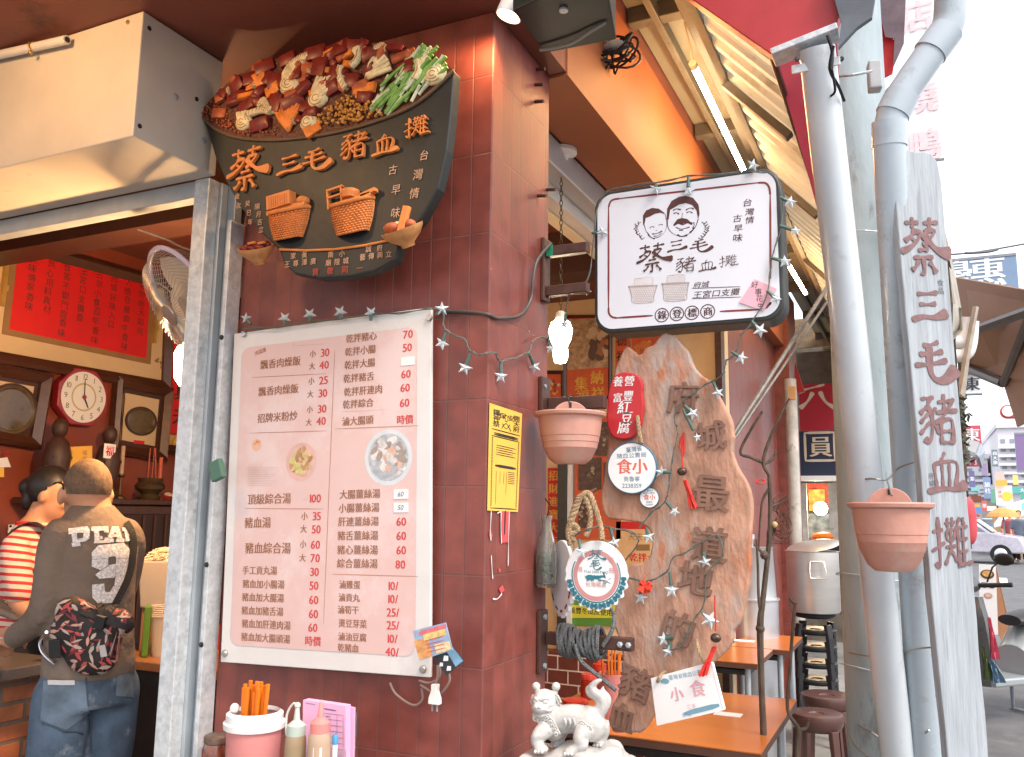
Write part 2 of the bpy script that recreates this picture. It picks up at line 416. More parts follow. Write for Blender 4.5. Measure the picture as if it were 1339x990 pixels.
# tiled front wall with its corner
m = MB(); m.bb((-.89, 0, 0), (0, .41, 2.924))
tag(m.build('tiled_wall', M_tile, bevel=.004, org=(0, 0, 1.564 - 7 * .233)), 'dark red tiled front wall carrying the menu and the bowl sign', 'wall')
m = MB(); m.bb((-.3, 3.42, 0), (-.02, 5.4, 3.4))
tag(m.build('tiled_wall', M_tile, org=(0, 0, 1.564 - 7 * .233)), 'shaded red tiled side wall behind the driftwood board', 'wall')
m = MB(); m.bb((-.3, 5.4, 0), (.1, 5.9, 3.4))
tag(m.build('tiled_pillar', M_tile, bevel=.004, org=(.1, 5.4, 1.564 - 7 * .233)), 'red tiled pillar at far end of the shop, left of the round banner', 'pillar')

# inside of the shop
m = MB(); m.bb((-3.2, -.2, 0), (-3.0, 3.5, 2.924)); tag(m.build('shop_wall', M_inwall), 'brownish red inner wall with the framed red calligraphy', 'wall')
M_cream = mat('cream_wall', (.72, .52, .30), .6, var=.06, stain=(.6, .4, .22), sscale=3, sthr=.6)
m = MB(); m.bb((-3.0, 3.3, 0), (-.02, 3.41, 2.924)); tag(m.build('shop_wall', M_cream), 'cream back wall hung with red posters', 'wall')
m = MB(); m.bb((-2.95, 3.2, 0), (-.32, 3.297, .62)); tag(m.build('brick_dado', M_brick2), 'low red brick dado with white joints under the cream wall', 'brick wall')
m = MB(); m.bb((-5.5, -.1, 0), (-3.2, .1, 2.924)); tag(m.build('tiled_wall', M_tile), 'red tiled wall beyond the left edge of the shop opening', 'wall')
m = MB(); m.bb((-2.99, .34, 2.62), (-.9, .5, 2.923)); tag(m.build('ceiling_beam', mat('dark_beam', (.05, .017, .012), .5)), 'dark brown beam above the shop opening', 'beam')
m = MB(); m.bb((-2.99, 1.9, 2.70), (-.35, 2.1, 2.923)); tag(m.build('ceiling_beam', mat('dark_beam', (.05, .017, .012), .5)), 'dark brown beam crossing the ceiling deeper in the shop', 'beam')

# shutter housing, rail, post
XB = -.93
t = thing('shutter_housing', (XB - 1, -.25, 2.54), 'large beige sheet metal shutter box under the ceiling', 'shutter box')
m = MB(); m.bb((XB - 2.6, -.42, 2.537), (XB, -.1, 2.922)); m.build('body', M_beige, t, bevel=.004)
m = MB()
for py, pz in ((-.395, 2.88), (-.40, 2.575), (-.2, 2.75)): m.lathe([(.007, 0), (.007, .002), (.001, .003)], (XB, py, pz), (1, 0, 0), 12); m.build('rivet_hole', M_black, t); m = MB()
m = MB()
for py, pz in ((-.28, 2.72), (-.16, 2.63)): m.lathe([(.010, 0), (.009, .003), (.001, .005)], (XB, py, pz), (1, 0, 0), 14); m.build('rivet', M_steel, t, smooth=True); m = MB()
m = MB(); m.lathe([(.007, 0), (.006, .003), (.001, .004)], (XB - .06, -.42, 2.9), (0, -1, 0), 12); m.build('screw', mat('brass', (.5, .35, .12), .35, .9), t, smooth=True)
# pvc conduit clamped along the housing
t = thing('conduit_pipe', (XB - .9, -.44, 2.9), 'short white pipe clamped along top of the shutter box', 'pipe')
F0 = planey(-.445)
p0 = F0.p(*F0.px(-60, 85)); p1 = F0.p(*F0.px(88, 52))
M_pvcw = mat('white_pvc', (.62, .58, .52), .4, var=.06, stain=(.45, .25, .12), sscale=18, sthr=.68)
m = MB(); m.tube([p0, p1], .0135, 16); m.build('pipe', M_pvcw, t, smooth=True)
m = MB(); m.tube([p1 + V((.0005, 0, 0)), p1 + V((.001, 0, 0))], .009, 14); m.build('pipe_bore', M_black, t)
m = MB(); q = p0.lerp(p1, .72); m.tube([q + V((0, -.002, .017)), q + V((0, -.0165, .006)), q + V((.002, -.0165, -.008)), q + V((.004, -.006, -.024))], .003, 8)
m.ball(q + V((.004, -.010, -.024)), .007); m.build('clamp', MC['brass'], t, smooth=True)
# rail
m = MB(); m.bb((-3.0, -.10, 2.478), (XB - .068, -.055, 2.534)); m.bb((-3.0, -.053, 2.487), (XB - .068, -.03, 2.532))
tag(m.build('shutter_rail', M_steel, bevel=.003), 'grey steel rail under the shutter box', 'rail')
# post: a folded channel
t = thing('steel_post', (-.98, -.05, 0), 'galvanised steel shutter post beside the menu board', 'post')
PX0, PX1 = -1.0, -.893
m = MB(); m.bb((PX0 - .012, -.105, .03), (PX0 + .048, -.02, 2.535)); m.build('front_flange', M_galv, t, bevel=.003)
m = MB(); m.bb((PX0 + .0485, -.062, .03), (PX0 + .062, .0, 2.53)); m.bb((PX0 + .0625, -.035, .03), (PX1 - .012, -.002, 2.53)); m.build('guide_channel', M_steel, t, bevel=.002)
m = MB(); m.bb((PX1 - .0115, -.062, .03), (PX1 + .004, -.003, 2.4)); m.build('rear_flange', M_galv, t, bevel=.002)
for z in (2.02, 1.62, 1.33, 1.1):
    m = MB(); m.lathe([(.008, 0), (.007, .004), (.001, .006)], (PX1 - .004, -.062, z), (0, -1, 0), 12); m.build('screw', M_black, t, smooth=True)
m = MB(); c = ony(284, 615, -.11); m.box(c, (.046, .02, .06), (V((.93, 0, .36)), V((0, 1, 0)), V((-.36, 0, .93)))); m.build('stopper_block', mat('green_painted_wood', (.08, .17, .12), .6), t, bevel=.004)

# the orange-lit side lane: roof panels, corrugated awning
M_panel = mat('roof_panel', (.22, .20, .155), .6, var=.15, scale=3, stain=(.2, .16, .1), sscale=4)
t = thing('lane_roof', (.2, 2, 3.5), 'beige panelled lane roof above the fluorescent tubes', 'roof')
m = MB(); m.bb((.066, -.6, 3.52), (.40, 9.5, 3.56)); m.build('panels', M_panel, t)
M_beam = mat('roof_beam', (.12, .11, .09), .55, .2, var=.2, scale=8, stain=(.09, .07, .05), sscale=9)
for k in range(8):
    m = MB(); m.bb((.07, -.1 + k * 1.15, 3.45), (.36, -.04 + k * 1.15, 3.518)); m.build('cross_beam', M_beam, t, bevel=.003)
m = MB(); m.bb((.17, -.6, 3.44), (.2, 9.5, 3.5)); m.build('rail', M_beam, t, bevel=.003)
m = MB(); m.bb((.30, .2, 3.40), (.36, 9.5, 3.519)); m.build('long_beam', mat('old_beam', (.09, .075, .06), .6, var=.3, stain=(.05, .04, .03), sscale=9), t, bevel=.004)
E0 = V((.40, 3.33)); E1 = V((.665, 3.035))   # x, z of the head and the eave of the awning
t = thing('corrugated_awning', (.5, .75, 3.0), 'warm lit corrugated plastic awning sloping to the red board', 'awning')
M_corr = mat('corrugated_plastic', (.46, .38, .25), .5, var=.12, scale=5, stain=(.33, .26, .15), sscale=3, transl=.4)
m = MB(); rings = []
N = 600
for i in range(N + 1):
    y = .75 + i * (8.75 / N); ph = (y / .145) % 1.0
    hh = .011 * max(-1, min(1, 2.2 * math.sin(2 * math.pi * ph)))
    rings.append([V((E0.x + (E1.x - E0.x) * u + hh * .7, y, E0.y + (E1.y - E0.y) * u + hh * .7)) for u in (0, .33, .66, 1)])
m.loft(rings, caps=False, closed=False); m.build('sheet', M_corr, t)
for y in (1.42, 2.45, 4.2, 6):
    m = MB(); ax = V((E1.x - E0.x, 0, E1.y - E0.y)).normalized(); nn = ax.cross(V((0, 1, 0)))
    m.box(V(((E0.x + E1.x) / 2, y, (E0.y + E1.y) / 2)) - V((.7, 0, .7)) * .034, (.38, .045, .034), (ax, V((0, 1, 0)), nn)); m.build('rafter', MC['old_beam'], t, bevel=.003)
m = MB(); m.tube([(E1.x, .72, E1.y - .01), (E1.x, 9.5, E1.y - .01)], .012, 8); m.build('eave_wire', M_rust, t, smooth=True)
m = MB(); m.bb((E0.x - .03, .75, E0.y - .03), (E0.x - .001, 9.5, 3.519)); m.build('head_batten', MC['old_beam'], t)
# fluorescent tubes
def tube_light(a, b, label):
    t = thing('fluorescent_tube', a, label, 'tube light', 'tube lights along the lane')
    a = V(a); b = V(b)
    m = MB(); m.tube([a, b], .0135, 12); m.build('glass_tube', mat('lit_tube', (.9, .8, .6), .4, emit=(1, .74, .42), es=24), t, smooth=True)
    d = (b - a).normalized()
    for e0, e1 in ((a - d * .035, a - d * .002), (b + d * .002, b + d * .035)):
        m = MB(); m.tube([e0, e1], .016, 12); m.build('end_cap', mat('cap_plastic', (.6, .55, .45), .5), t, smooth=True)
    m = MB(); m.tube([a - d * .03, a + V((0, -.05, .05)), a + V((-.02, -.08, .16))], .004, 6); m.build('wire', mat('white_wire', (.55, .5, .4), .5), t, smooth=True)
tube_light(onx(908, 88, .30), onx(974, 226, .30), 'longer lit fluorescent tube nearest above the white sign')
tube_light(onx(1031, 346, .36), onx(1053, 383, .36), 'shorter looking lit fluorescent tube farther down the lane')
for y in (1.0, 1.55, 2.1): lamp('tube_glow', (.26, y, 3.2), 2.7, WARM, .1)
for y in (4.2, 4.9): lamp('tube_glow', (.3, y, 3.15), 2.4, WARM, .08)

# white shutter track along the inner ceiling
t = thing('track_beam', (-.2, 1.5, 2.8), 'pale metal track running along the lane ceiling behind the tiled wall', 'track')
m = MB(); m.bb((-.235, .42, 2.80), (-.155, 3.28, 2.913)); m.build('upper_rail', mat('pale_steel', (.5, .5, .5), .4, .4, var=.06), t, bevel=.006)
m = MB(); m.bb((-.30, .42, 2.745), (-.236, 3.28, 2.905)); m.build('channel', mat('pale_enamel', (.62, .58, .54), .45, var=.05), t, bevel=.004)
m = MB(); m.bb((-.36, .42, 2.735), (-.301, 3.28, 2.80)); m.build('lower_lip', mat('cream_enamel', (.75, .62, .42), .45, var=.05), t, bevel=.004)
# ================================================================== the bowl-shaped carved sign
def z2(x, y): return (250 + x / 3.0, 40 + y / 3.0)
SY = -.165
F = planey(SY)
M_slate = mat('charcoal_paint', (.020, .021, .018), .5, var=.15, scale=10, bump=.08, bscale=40)
M_orange = mat('carved_orange', (.70, .23, .055), .5, var=.18, scale=30, bump=.1, bscale=120)
M_ltor = mat('pale_orange_letter', (.62, .34, .2), .5)
rim = [(35, 325), (100, 388), (200, 424), (350, 430), (550, 405), (750, 350), (900, 278), (1032, 160)]
top = [(960, 98), (850, 66), (720, 50), (600, 55), (450, 85), (300, 122), (180, 180), (100, 250)]
body = [(35, 325), (62, 390), (92, 490), (135, 590), (190, 690), (270, 790), (345, 862), (362, 915), (405, 955), (500, 973), (620, 966), (720, 945),
        (800, 900), (818, 835), (900, 742), (968, 620), (1003, 470), (1020, 320), (1035, 158)]
rs = [F.px(*z2(*q)) for q in rim]; tp = [F.px(*z2(*q)) for q in top]; bd = [F.px(*z2(*q)) for q in body]
t = thing('bowl_sign', F.p(*F.px(*z2(500, 970)), -.1), 'big carved bowl shaped shop sign heaped with painted food', 'sign')
m = MB(); m.prism(bd[:-1] + [rs[-1]] + tp, F, -.04, 0); m.build('board', M_slate, t, bevel=.006, seg=3)
m = MB(); m.tube([F.p(a, b, .004) for a, b in [(q.x, q.y) for q in spline([V((a, b, 0)) for a, b in rs], 5)]], .0055, 8); m.build('rim', mat('rim_brown', (.16, .09, .045), .5), t, smooth=True)
m = MB(); m.tube([F.p(*F.px(*z2(*q)), .003) for q in ((350, 860), (450, 864), (560, 860), (680, 845), (790, 822))], .0035, 6); m.build('foot_line', M_orange, t, smooth=True)
m = MB(); m.bb((-.75, SY + .041, 2.42), (-.71, -.002, 2.46)); m.bb((-.42, SY + .041, 2.42), (-.38, -.002, 2.46)); m.build('wall_bracket', M_rust, t)
# food relief
def inside(px, py, poly):
    c = False; n = len(poly)
    for i in range(n):
        x0, y0 = poly[i]; x1, y1 = poly[(i + 1) % n]
        if (y0 > py) != (y1 > py) and px < (x1 - x0) * (py - y0) / (y1 - y0) + x0: c = not c
    return c
FP2 = rim + top
m = MB(); m.prism(rs + tp, F, .0005, .004); m.build('food_bed', mat('braised_bed', (.10, .022, .012), .45, var=.5, scale=60, bump=.5, bscale=90), t)
fd = {k: MB() for k in 'blood cream groove orange mince scallion white brown'.split()}
def U(n): return F.sz(430, 130, n / 3.0)
def axes(rot, tilt=0):
    c, s_ = math.cos(R(rot)), math.sin(R(rot)); x = F.x * c + F.y * s_; y = -F.x * s_ + F.y * c
    return (x, y, F.n)
def block(kind, x, y, w_, h_, rot, th=.016):
    a, b = F.px(*z2(x, y)); ax = axes(rot + jit(8)); c = F.p(a, b, .004 + th / 2); fd[kind]
    tl = Matrix.Rotation(jit(.25), 3, ax[0]) @ Matrix.Rotation(jit(.25), 3, ax[1])
    ax = tuple(tl @ q for q in ax); pts = []
    W, H = U(w_) * .54, U(h_) * .54
    top_ = [(W * .8, H * .75), (-W * .78, H * .85), (-W * .85, -H * .7), (W * .75, -H * .85)]
    bot_ = [(W, H), (-W, H), (-W, -H), (W, -H)]
    ring0 = [c + ax[0] * p + ax[1] * q - ax[2] * th / 2 for p, q in bot_]
    ring1 = [c + ax[0] * p + ax[1] * q + ax[2] * th * .32 for p, q in bot_]
    ring2 = [c + ax[0] * p + ax[1] * q + ax[2] * th / 2 for p, q in top_]
    fd[kind].loft([ring0, ring1, ring2])
def swirl(x, y, r, n=4, col='cream', sq=.8, rot=0):
    a, b = F.px(*z2(x, y)); rr = U(r) * 1.22; ax = axes(rot)
    fd[col].ball(F.p(a, b, .008), (rr, rr * sq, .014), 18, 8, ax)
    for k in range(1, n):
        q = rr * k / n; z = .008 + .014 * math.sqrt(max(0, 1 - (k / n) ** 2)) + .0002
        fd['groove'].tube([F.p(a, b, z) + ax[0] * q * math.cos(u) + ax[1] * q * sq * math.sin(u) for u in [i * .42 for i in range(14)]], .0012, 5)
def fan(x, y, r, a0, a1, col='cream', n=6):
    a, b = F.px(*z2(x, y)); rr = U(r) * 1.2
    for i in range(n):
        u = R(a0 + (a1 - a0) * i / (n - 1)); d = V((math.cos(u), math.sin(u)))
        fd[col].tube([F.p(a, b, .008), F.p(a + d.x * rr * .5, b + d.y * rr * .5, .016), F.p(a + d.x * rr, b + d.y * rr, .010)], [.004, .0085, .0068], 8)
    for i in range(n - 1):
        u = R(a0 + (a1 - a0) * (i + .5) / (n - 1)); d = V((math.cos(u), math.sin(u)))
        fd['groove'].tube([F.p(a, b, .013), F.p(a + d.x * rr * .5, b + d.y * rr * .5, .0195), F.p(a + d.x * rr * .95, b + d.y * rr * .95, .0135)], .0009, 4)
for q in ((300, 150, 80, 50, 20), (390, 120, 70, 45, 15), (500, 95, 80, 50, 8), (580, 85, 110, 60, 0), (660, 75, 80, 55, -5), (740, 95, 80, 45, 5), (190, 225, 70, 50, 25), (510, 150, 90, 70, -10),
          (560, 185, 70, 60, 20), (340, 205, 60, 55, 10), (640, 205, 60, 50, -15), (340, 290, 70, 70, -20), (410, 285, 90, 50, 10), (230, 300, 80, 45, 5), (180, 280, 60, 40, 15), (280, 375, 90, 45, 5), (560, 235, 70, 45, 5), (690, 270, 60, 40, -10), (850, 155, 75, 50, -5), (480, 330, 60, 35, 0), (250, 195, 70, 55, 20), (420, 180, 60, 50, 0), (800, 75, 80, 22, -5)): block('blood', *q, th=.017)
for q in ((265, 205, 95, 55, 12), (330, 240, 70, 40, 20), (690, 235, 90, 36, -5), (240, 260, 95, 22, 15)): block('orange', *q)
for q in ((120, 330, 60, 40, -10), (130, 265, 60, 35, 30), (430, 245, 110, 30, 15), (840, 105, 90, 28, 20), (450, 180, 40, 60, 0), (270, 150, 60, 35, 20)): block('brown', *q, th=.013)
for q in ((395, 215, 46, 4), (505, 275, 40, 3), (215, 365, 36, 4), (960, 180, 42, 4), (470, 365, 36, 3)): swirl(*q)
fan(480, 300, 105, 30, 75); fan(690, 200, 100, 10, 62); fan(365, 225, 80, 30, 70, n=5); fan(390, 400, 95, 60, 125, 'orange', 8); fan(215, 380, 60, 80, 120, n=4); fan(905, 175, 65, 60, 95, n=4)
for pts in (((405, 145), (440, 120), (475, 105)), ((600, 150), (595, 190), (620, 235)), ((640, 150), (665, 120), (670, 90)), ((730, 85), (760, 72), (780, 80)), ((240, 335), (290, 320), (320, 325)), ((295, 280), (310, 300), (325, 328)), ((900, 130), (905, 165), (890, 200))):
    P = [F.p(*F.px(*z2(*q)), .014) for q in pts]; fd['cream'].tube(spline(P, 4), .0115, 10)
    for i in range(1, 8):
        c = spline(P, 4)[i]; fd['groove'].ball(c + F.n * .0113, (.0075, .0012, .001), 6, 4, axes(60))
for i in range(300):
    x = random.uniform(500, 765); y = random.uniform(250, 375)
    if inside(x, y, [(500, 350), (560, 290), (640, 250), (720, 290), (765, 335), (600, 375), (520, 378)]):
        fd['mince'].ball(F.p(*F.px(*z2(x, y)), .006 + random.random() * .012), random.uniform(.003, .0055), 7, 5)
for i in range(420):
    x = random.uniform(40, 340); y = random.uniform(250, 425)
    if inside(x, y, [(40, 325), (90, 270), (150, 330), (170, 380), (340, 380), (345, 410), (230, 415), (110, 380)]) and inside(x, y + 6, FP2):
        fd['brown'].ball(F.p(*F.px(*z2(x, y)), .005 + random.random() * .006), random.uniform(.0025, .0045), 6, 5)
for i in range(190):
    x = random.uniform(725, 985); y = random.uniform(85, 335)
    if inside(x, y, [(725, 300), (750, 210), (840, 130), (880, 85), (1000, 110), (985, 190), (900, 270), (780, 332)]) and inside(x, y + 22, FP2):
        a, b = F.px(*z2(x, y)); u = R(40 + jit(18)); L = U(random.uniform(28, 45)); d = (math.cos(u) * L, math.sin(u) * L); hh = .007 + random.random() * .009
        fd['scallion' if random.random() < .68 else 'white'].tube([F.p(a - d[0], b - d[1], hh), F.p(a + d[0], b + d[1], hh + .003)], .0048, 8)
cols = dict(blood=((.19, .018, .012), .3), cream=((.80, .64, .36), .45), groove=((.45, .23, .09), .6), orange=((.78, .22, .03), .4), mince=((.62, .27, .045), .5), scallion=((.20, .38, .08), .45), white=((.62, .62, .42), .4), brown=((.42, .10, .035), .45))
for i in range(150):
    x, y = random.uniform(60, 900), random.uniform(60, 410)
    if inside(x, y - 8, FP2) and inside(x, y + 14, FP2) and not (500 < x < 760 and 250 < y < 375) and not (x > 740 and y > 110) and not (x < 300 and y > 300):
        k = random.choice(('blood', 'brown', 'orange', 'cream', 'brown', 'blood', 'cream')); z_ = random.uniform(22, 44)
        if k == 'cream': (swirl(x, y, z_ * .5, 3, 'cream', .7, random.uniform(0, 180)) if i % 3 else fan(x, y, z_ * 1.2, random.uniform(0, 90), random.uniform(100, 150), n=4))
        else: block(k, x, y, z_ * 1.5, z_, random.uniform(-40, 60), th=random.uniform(.012, .018))
nm = dict(blood='blood_cake_relief', cream='intestine_relief', groove='intestine_grooves', orange='liver_relief', mince='mince_relief', scallion='scallion_relief', white='scallion_white_relief', brown='meat_relief')
for k, b_ in fd.items():
    c, r_ = cols[k]; b_.build(nm[k], mat('food_' + k, c, r_ + .15, var=.3, scale=40, coat=.04), t, smooth=True, angle=50)
# lettering of the sign
m = MB()
for ch, x, y, s_, sx in (('蔡', 222, 548, 150, 1.0), ('三', 395, 538, 92, 1.25), ('毛', 490, 520, 100, 1.2), ('豬', 645, 462, 108, 1.05), ('血', 765, 458, 84, 1.1), ('攤', 890, 388, 84, 1.2)):
    pbrush(m, F, ch, *z2(x, y), s_ / 3.0, wd=.125, h=.001, thick=.011, sx=sx)
m.build('shop_name', M_orange, t)
m = MB()
for ch, x, y, s_ in (('台', 917, 490, 44), ('灣', 893, 565, 48), ('情', 877, 640, 46), ('古', 793, 547, 42), ('早', 806, 625, 44), ('味', 803, 715, 46)): ptext(m, F, ch, *z2(x, y), s_ / 3.0, h=.003, slant=.15, wob=.03)
for s_, x, y, q in (('歲次', 183, 640, 26), ('癸巳年', 224, 668, 26), ('陽月吉立', 262, 680, 28)):
    for i, ch in enumerate(s_): ptext(m, F, ch, *z2(x + i * 5, y + i * (36 if len(s_) < 4 else 30) + 12), q / 3.0, h=.003)
for s_, x, y in (('家黃', 425, 885), ('南小', 572, 880), ('誠府', 720, 858), ('王尊澤廣', 430, 918), ('廟隍城', 575, 912), ('藝傳興立', 726, 890)):
    n_ = len(s_)
    for i, ch in enumerate(s_): ptext(m, F, ch, *z2(x + (i - (n_ - 1) / 2) * (34 if n_ > 2 else 44), y - i * 4), 9.5, h=.003)
m.build('small_characters', M_ltor, t)
m = MB()
for i, ch in enumerate('賀敬同一'): ptext(m, F, ch, *z2(490 + i * 58, 948 - i * 5), 10.5, h=.003)
m.build('red_characters', mat('red_letter', (.55, .05, .03), .5), t)
# two carved baskets
def basket(cx, cy, wt, wb, h_, tilt):
    a, b = F.px(*z2(cx, cy)); S3 = F.sz(430, 260, 1 / 3.0)
    bm_ = MB(); wt *= S3; wb *= S3; h_ *= S3; c, s_ = math.cos(R(tilt)), math.sin(R(tilt))
    def q(u, v, h): return F.p(a + u * c - v * s_, b + u * s_ + v * c, h)
    NV, NU = 13, 15
    def surf(u, v, e):
        half = (wt * v + wb * (1 - v)) / 2 * (1 + .08 * math.sin(math.pi * v))
        return q(half * u, -h_ / 2 + h_ * v - .06 * wt * (1 - u * u), .001 + .030 * math.sqrt(max(0, 1 - u * u)) + e)
    bm_.loft([[surf(-1 + 2 * i / 20, j / 8, -.001) for i in range(21)] for j in range(9)], caps=False, closed=False)
    for j in range(NV):
        for i in range(NU):
            v = (j + .5) / NV; th = math.pi * (i + .5 + .5 * (j % 2)) / (NU + .5); u = -math.cos(th); u2 = -math.cos(th + .03)
            c0 = surf(u, v, .0015); d = (surf(min(1, u2), v, .0015) - c0).normalized(); sl = (.006, .0042)[i % 2]
            bm_.ball(c0, (sl * (.35 + .65 * math.sin(th)), h_ / NV * .46, .0032), 8, 5, (d, F.y, F.n))
    return bm_, q, wt, h_
for (cx, cy, wt, wb, h_, tl, kind) in ((388, 765, 200, 130, 118, 2, 0), (638, 738, 195, 140, 125, 4, 1)):
    bm_, q, W, H = basket(cx, cy, wt, wb, h_, tl)
    rim_ = MB(); rim_.tube([q(W / 2 * u, H / 2 - .06 * W * (1 - u * u), .002 + .034 * math.sqrt(max(0, 1 - u * u))) for u in [-1 + i / 12 for i in range(25)]], .006, 8)
    b_ = bm_.build('basket_relief', M_orange, t, smooth=True)
    rim_.build('basket_rim', M_orange, b_, smooth=True)
    c_ = MB()
    if kind == 0:
        ax = axes(6); c_.box(q(-.02 * 1, H / 2 + .028, .018), (.085, .042, .03), ax); c_.box(q(.0, H / 2 + .002, .012), (W * .95, .014, .026), ax)
        for i in range(9): c_.box(q(-.052 + i * .008, H / 2 + .026, .034), (.0025, .034, .003), ax)
        c_.ball(q(.055, H / 2 + .018, .012), (.02, .02, .014))
    else:
        ax = axes(8)
        c_.box(q(-.076, H / 2 + .022, .012), (.006, .062, .012), ax); c_.box(q(-.03, H / 2 + .028, .012), (.006, .05, .012), ax)
        c_.box(q(-.052, H / 2 + .05, .013), (.055, .007, .012), ax); c_.box(q(-.052, H / 2 + .028, .013), (.05, .006, .01), ax)
        c_.lathe([(.001, 0), (.022, .002), (.026, .018), (.024, .026)], q(-.002, H / 2 + .008, .012), F.y, 16); c_.box(q(.02, H / 2 + .004, .01), (W * .72, .012, .024), ax)
        c_.box(q(.06, H / 2 + .012, .012), (.05, .012, .02), axes(14))
    c_.build('basket_contents', M_orange, b_, bevel=.0015)
# two small bowls on the foot
def small_bowl(cx, cy, wd, hh, tl, name):
    a, b = F.px(*z2(cx, cy)); S3 = F.sz(430, 330, 1 / 3.0); r_ = wd * S3 / 2; h_ = hh * S3
    up = (F.y * math.cos(R(tl)) - F.x * math.sin(R(tl)) + F.n * .55).normalized()
    o = F.p(a, b, .015)
    m = MB(); m.lathe([(.001, -h_ * .75), (r_ * .3, -h_ * .75), (r_ * .34, -h_ * .6), (r_ * .75, -h_ * .3), (r_ * .97, 0), (r_, h_ * .12), (r_ * .94, h_ * .12), (r_ * .85, -.002), (.001, -.002)], o, up, 24)
    return m.build(name, mat('carved_bowl', (.55, .24, .08), .5, var=.2, scale=40), t, smooth=True), o, up, r_
b_, o, up, r_ = small_bowl(270, 862, 150, 84, -6, 'small_bowl_relief')
m = MB(); xx = up.cross(F.n).normalized(); yy = up.cross(xx)
for i in range(26):
    u = random.uniform(0, 6.28); q = math.sqrt(random.random()) * r_ * .75; m.ball(o + xx * q * math.cos(u) + yy * q * math.sin(u) + up * .008, (random.uniform(.007, .013), .008, .008), 8, 6)
m.build('bowl_filling', mat('food_blood', (.13, .016, .012)), b_, smooth=True)
m = MB()
for dx in (-.015, .022): m.tube([o + xx * (dx * 1 + .012 * (1 - i / 22) * math.cos(i * .7)) + yy * (.013 * (1 - i / 22) * math.sin(i * .7)) + up * .017 for i in range(20)], .003, 6)
m.build('filling_coils', M_orange, b_, smooth=True)
b_, o, up, r_ = small_bowl(842, 792, 165, 84, 10, 'small_bowl_relief')
m = MB(); xx = up.cross(F.n).normalized(); yy = up.cross(xx)
for i in range(14): m.ball(o - xx * (r_ * .35) + xx * jit(.025) + yy * (jit(.02)) + up * .02, .008, 8, 6)
m.build('white_radish', mat('food_cream', (.7, .5, .3)), b_, smooth=True)
m = MB(); a, b = F.px(*z2(815, 790)); m.ball(F.p(a, b, .035), (.024, .017, .015)); a, b = F.px(*z2(885, 775)); m.ball(F.p(a, b, .032), (.016, .016, .014)); m.build('braised_egg', mat('food_brown', (.24, .06, .03)), b_, smooth=True)
m = MB(); a, b = F.px(*z2(865, 765)); m.box(F.p(a, b, .04), (.022, .08, .014), axes(-14)); m.build('tofu_strip', M_orange, b_, bevel=.003)

# ================================================================== the menu board
P = [ony(*q, -.03) for q in ((318, 435), (578, 400), (288, 865), (563, 887))]
F = Frame((P[2] + P[3]) / 2, P[1] - P[0], P[0] - P[2])
W = ((P[1] - P[0]).length + (P[3] - P[2]).length) / 2; H = ((P[0] - P[2]).length + (P[1] - P[3]).length) / 2
t = thing('menu_board', F.p(0, 0, -.01), 'large pink and white framed menu of noodle and soup prices', 'menu board')
M_vin = mat('white_vinyl', (.68, .64, .61), .25, var=.04, scale=6, bump=.25, bscale=7, coat=.4, stain=(.6, .52, .48), sscale=6, sthr=.68)
M_pink = mat('pink_print', (.68, .46, .42), .3, var=.05, scale=3, bump=.22, bscale=6, coat=.4, stain=(.70, .53, .50), sscale=3, sthr=.5)
m = MB(); m.prism([(-W / 2, 0), (W / 2, 0), (W / 2, H), (-W / 2, H)], F, -.012, .0); m.build('backing', M_vin, t, bevel=.002)
m = MB(); m.flat(rrect(-W / 2 + .035, .05, W / 2 - .045, H - .05, .03), F, .0012); m.build('print', M_pink, t)
m = MB(); d = F.off(.0018)
brownish = mat('brown_ink', (.31, .125, .06), .5, var=.1); redink = mat('red_ink', (.60, .055, .05), .5, var=.08)
tx = MB(); rd = MB()
def z5(x, y): return (280 + x / 3.806, 390 + y / 3.806)
def z6(x, y): return (280 + x / 2.676, 620 + y / 2.676)
for s_, x, y, h_ in (('飄香肉燥飯', 330, 322, 47), ('飄香肉燥飯', 320, 458, 47), ('招牌米粉炒', 315, 592, 47), ('小', 492, 277, 36), ('大', 488, 339, 36), ('小', 485, 413, 36), ('大', 480, 478, 36), ('小', 477, 554, 36), ('大', 472, 618, 36),
                    ('乾拌豬心', 733, 195, 43), ('乾拌小腸', 728, 261, 43), ('乾拌大腸', 725, 327, 43), ('乾拌豬舌', 720, 395, 43), ('乾拌肝連肉', 742, 460, 43), ('乾拌綜合', 717, 525, 43), ('滷大腸頭', 715, 610, 44)):
    ptext(tx, F, s_, *z5(x, y), h_ * 1.08 / 3.806, h=.0018, off=.026)
for s_, x, y in (('30', 553, 271), ('40', 548, 333), ('25', 545, 409), ('30', 542, 473), ('30', 538, 551), ('40', 533, 612), ('70', 965, 180), ('50', 962, 246), ('60', 955, 378), ('60', 951, 446), ('60', 948, 521), ('時價', 950, 604)):
    ptext(rd, F, s_, *z5(x, y), 49 / 3.806, h=.0018, off=.03)
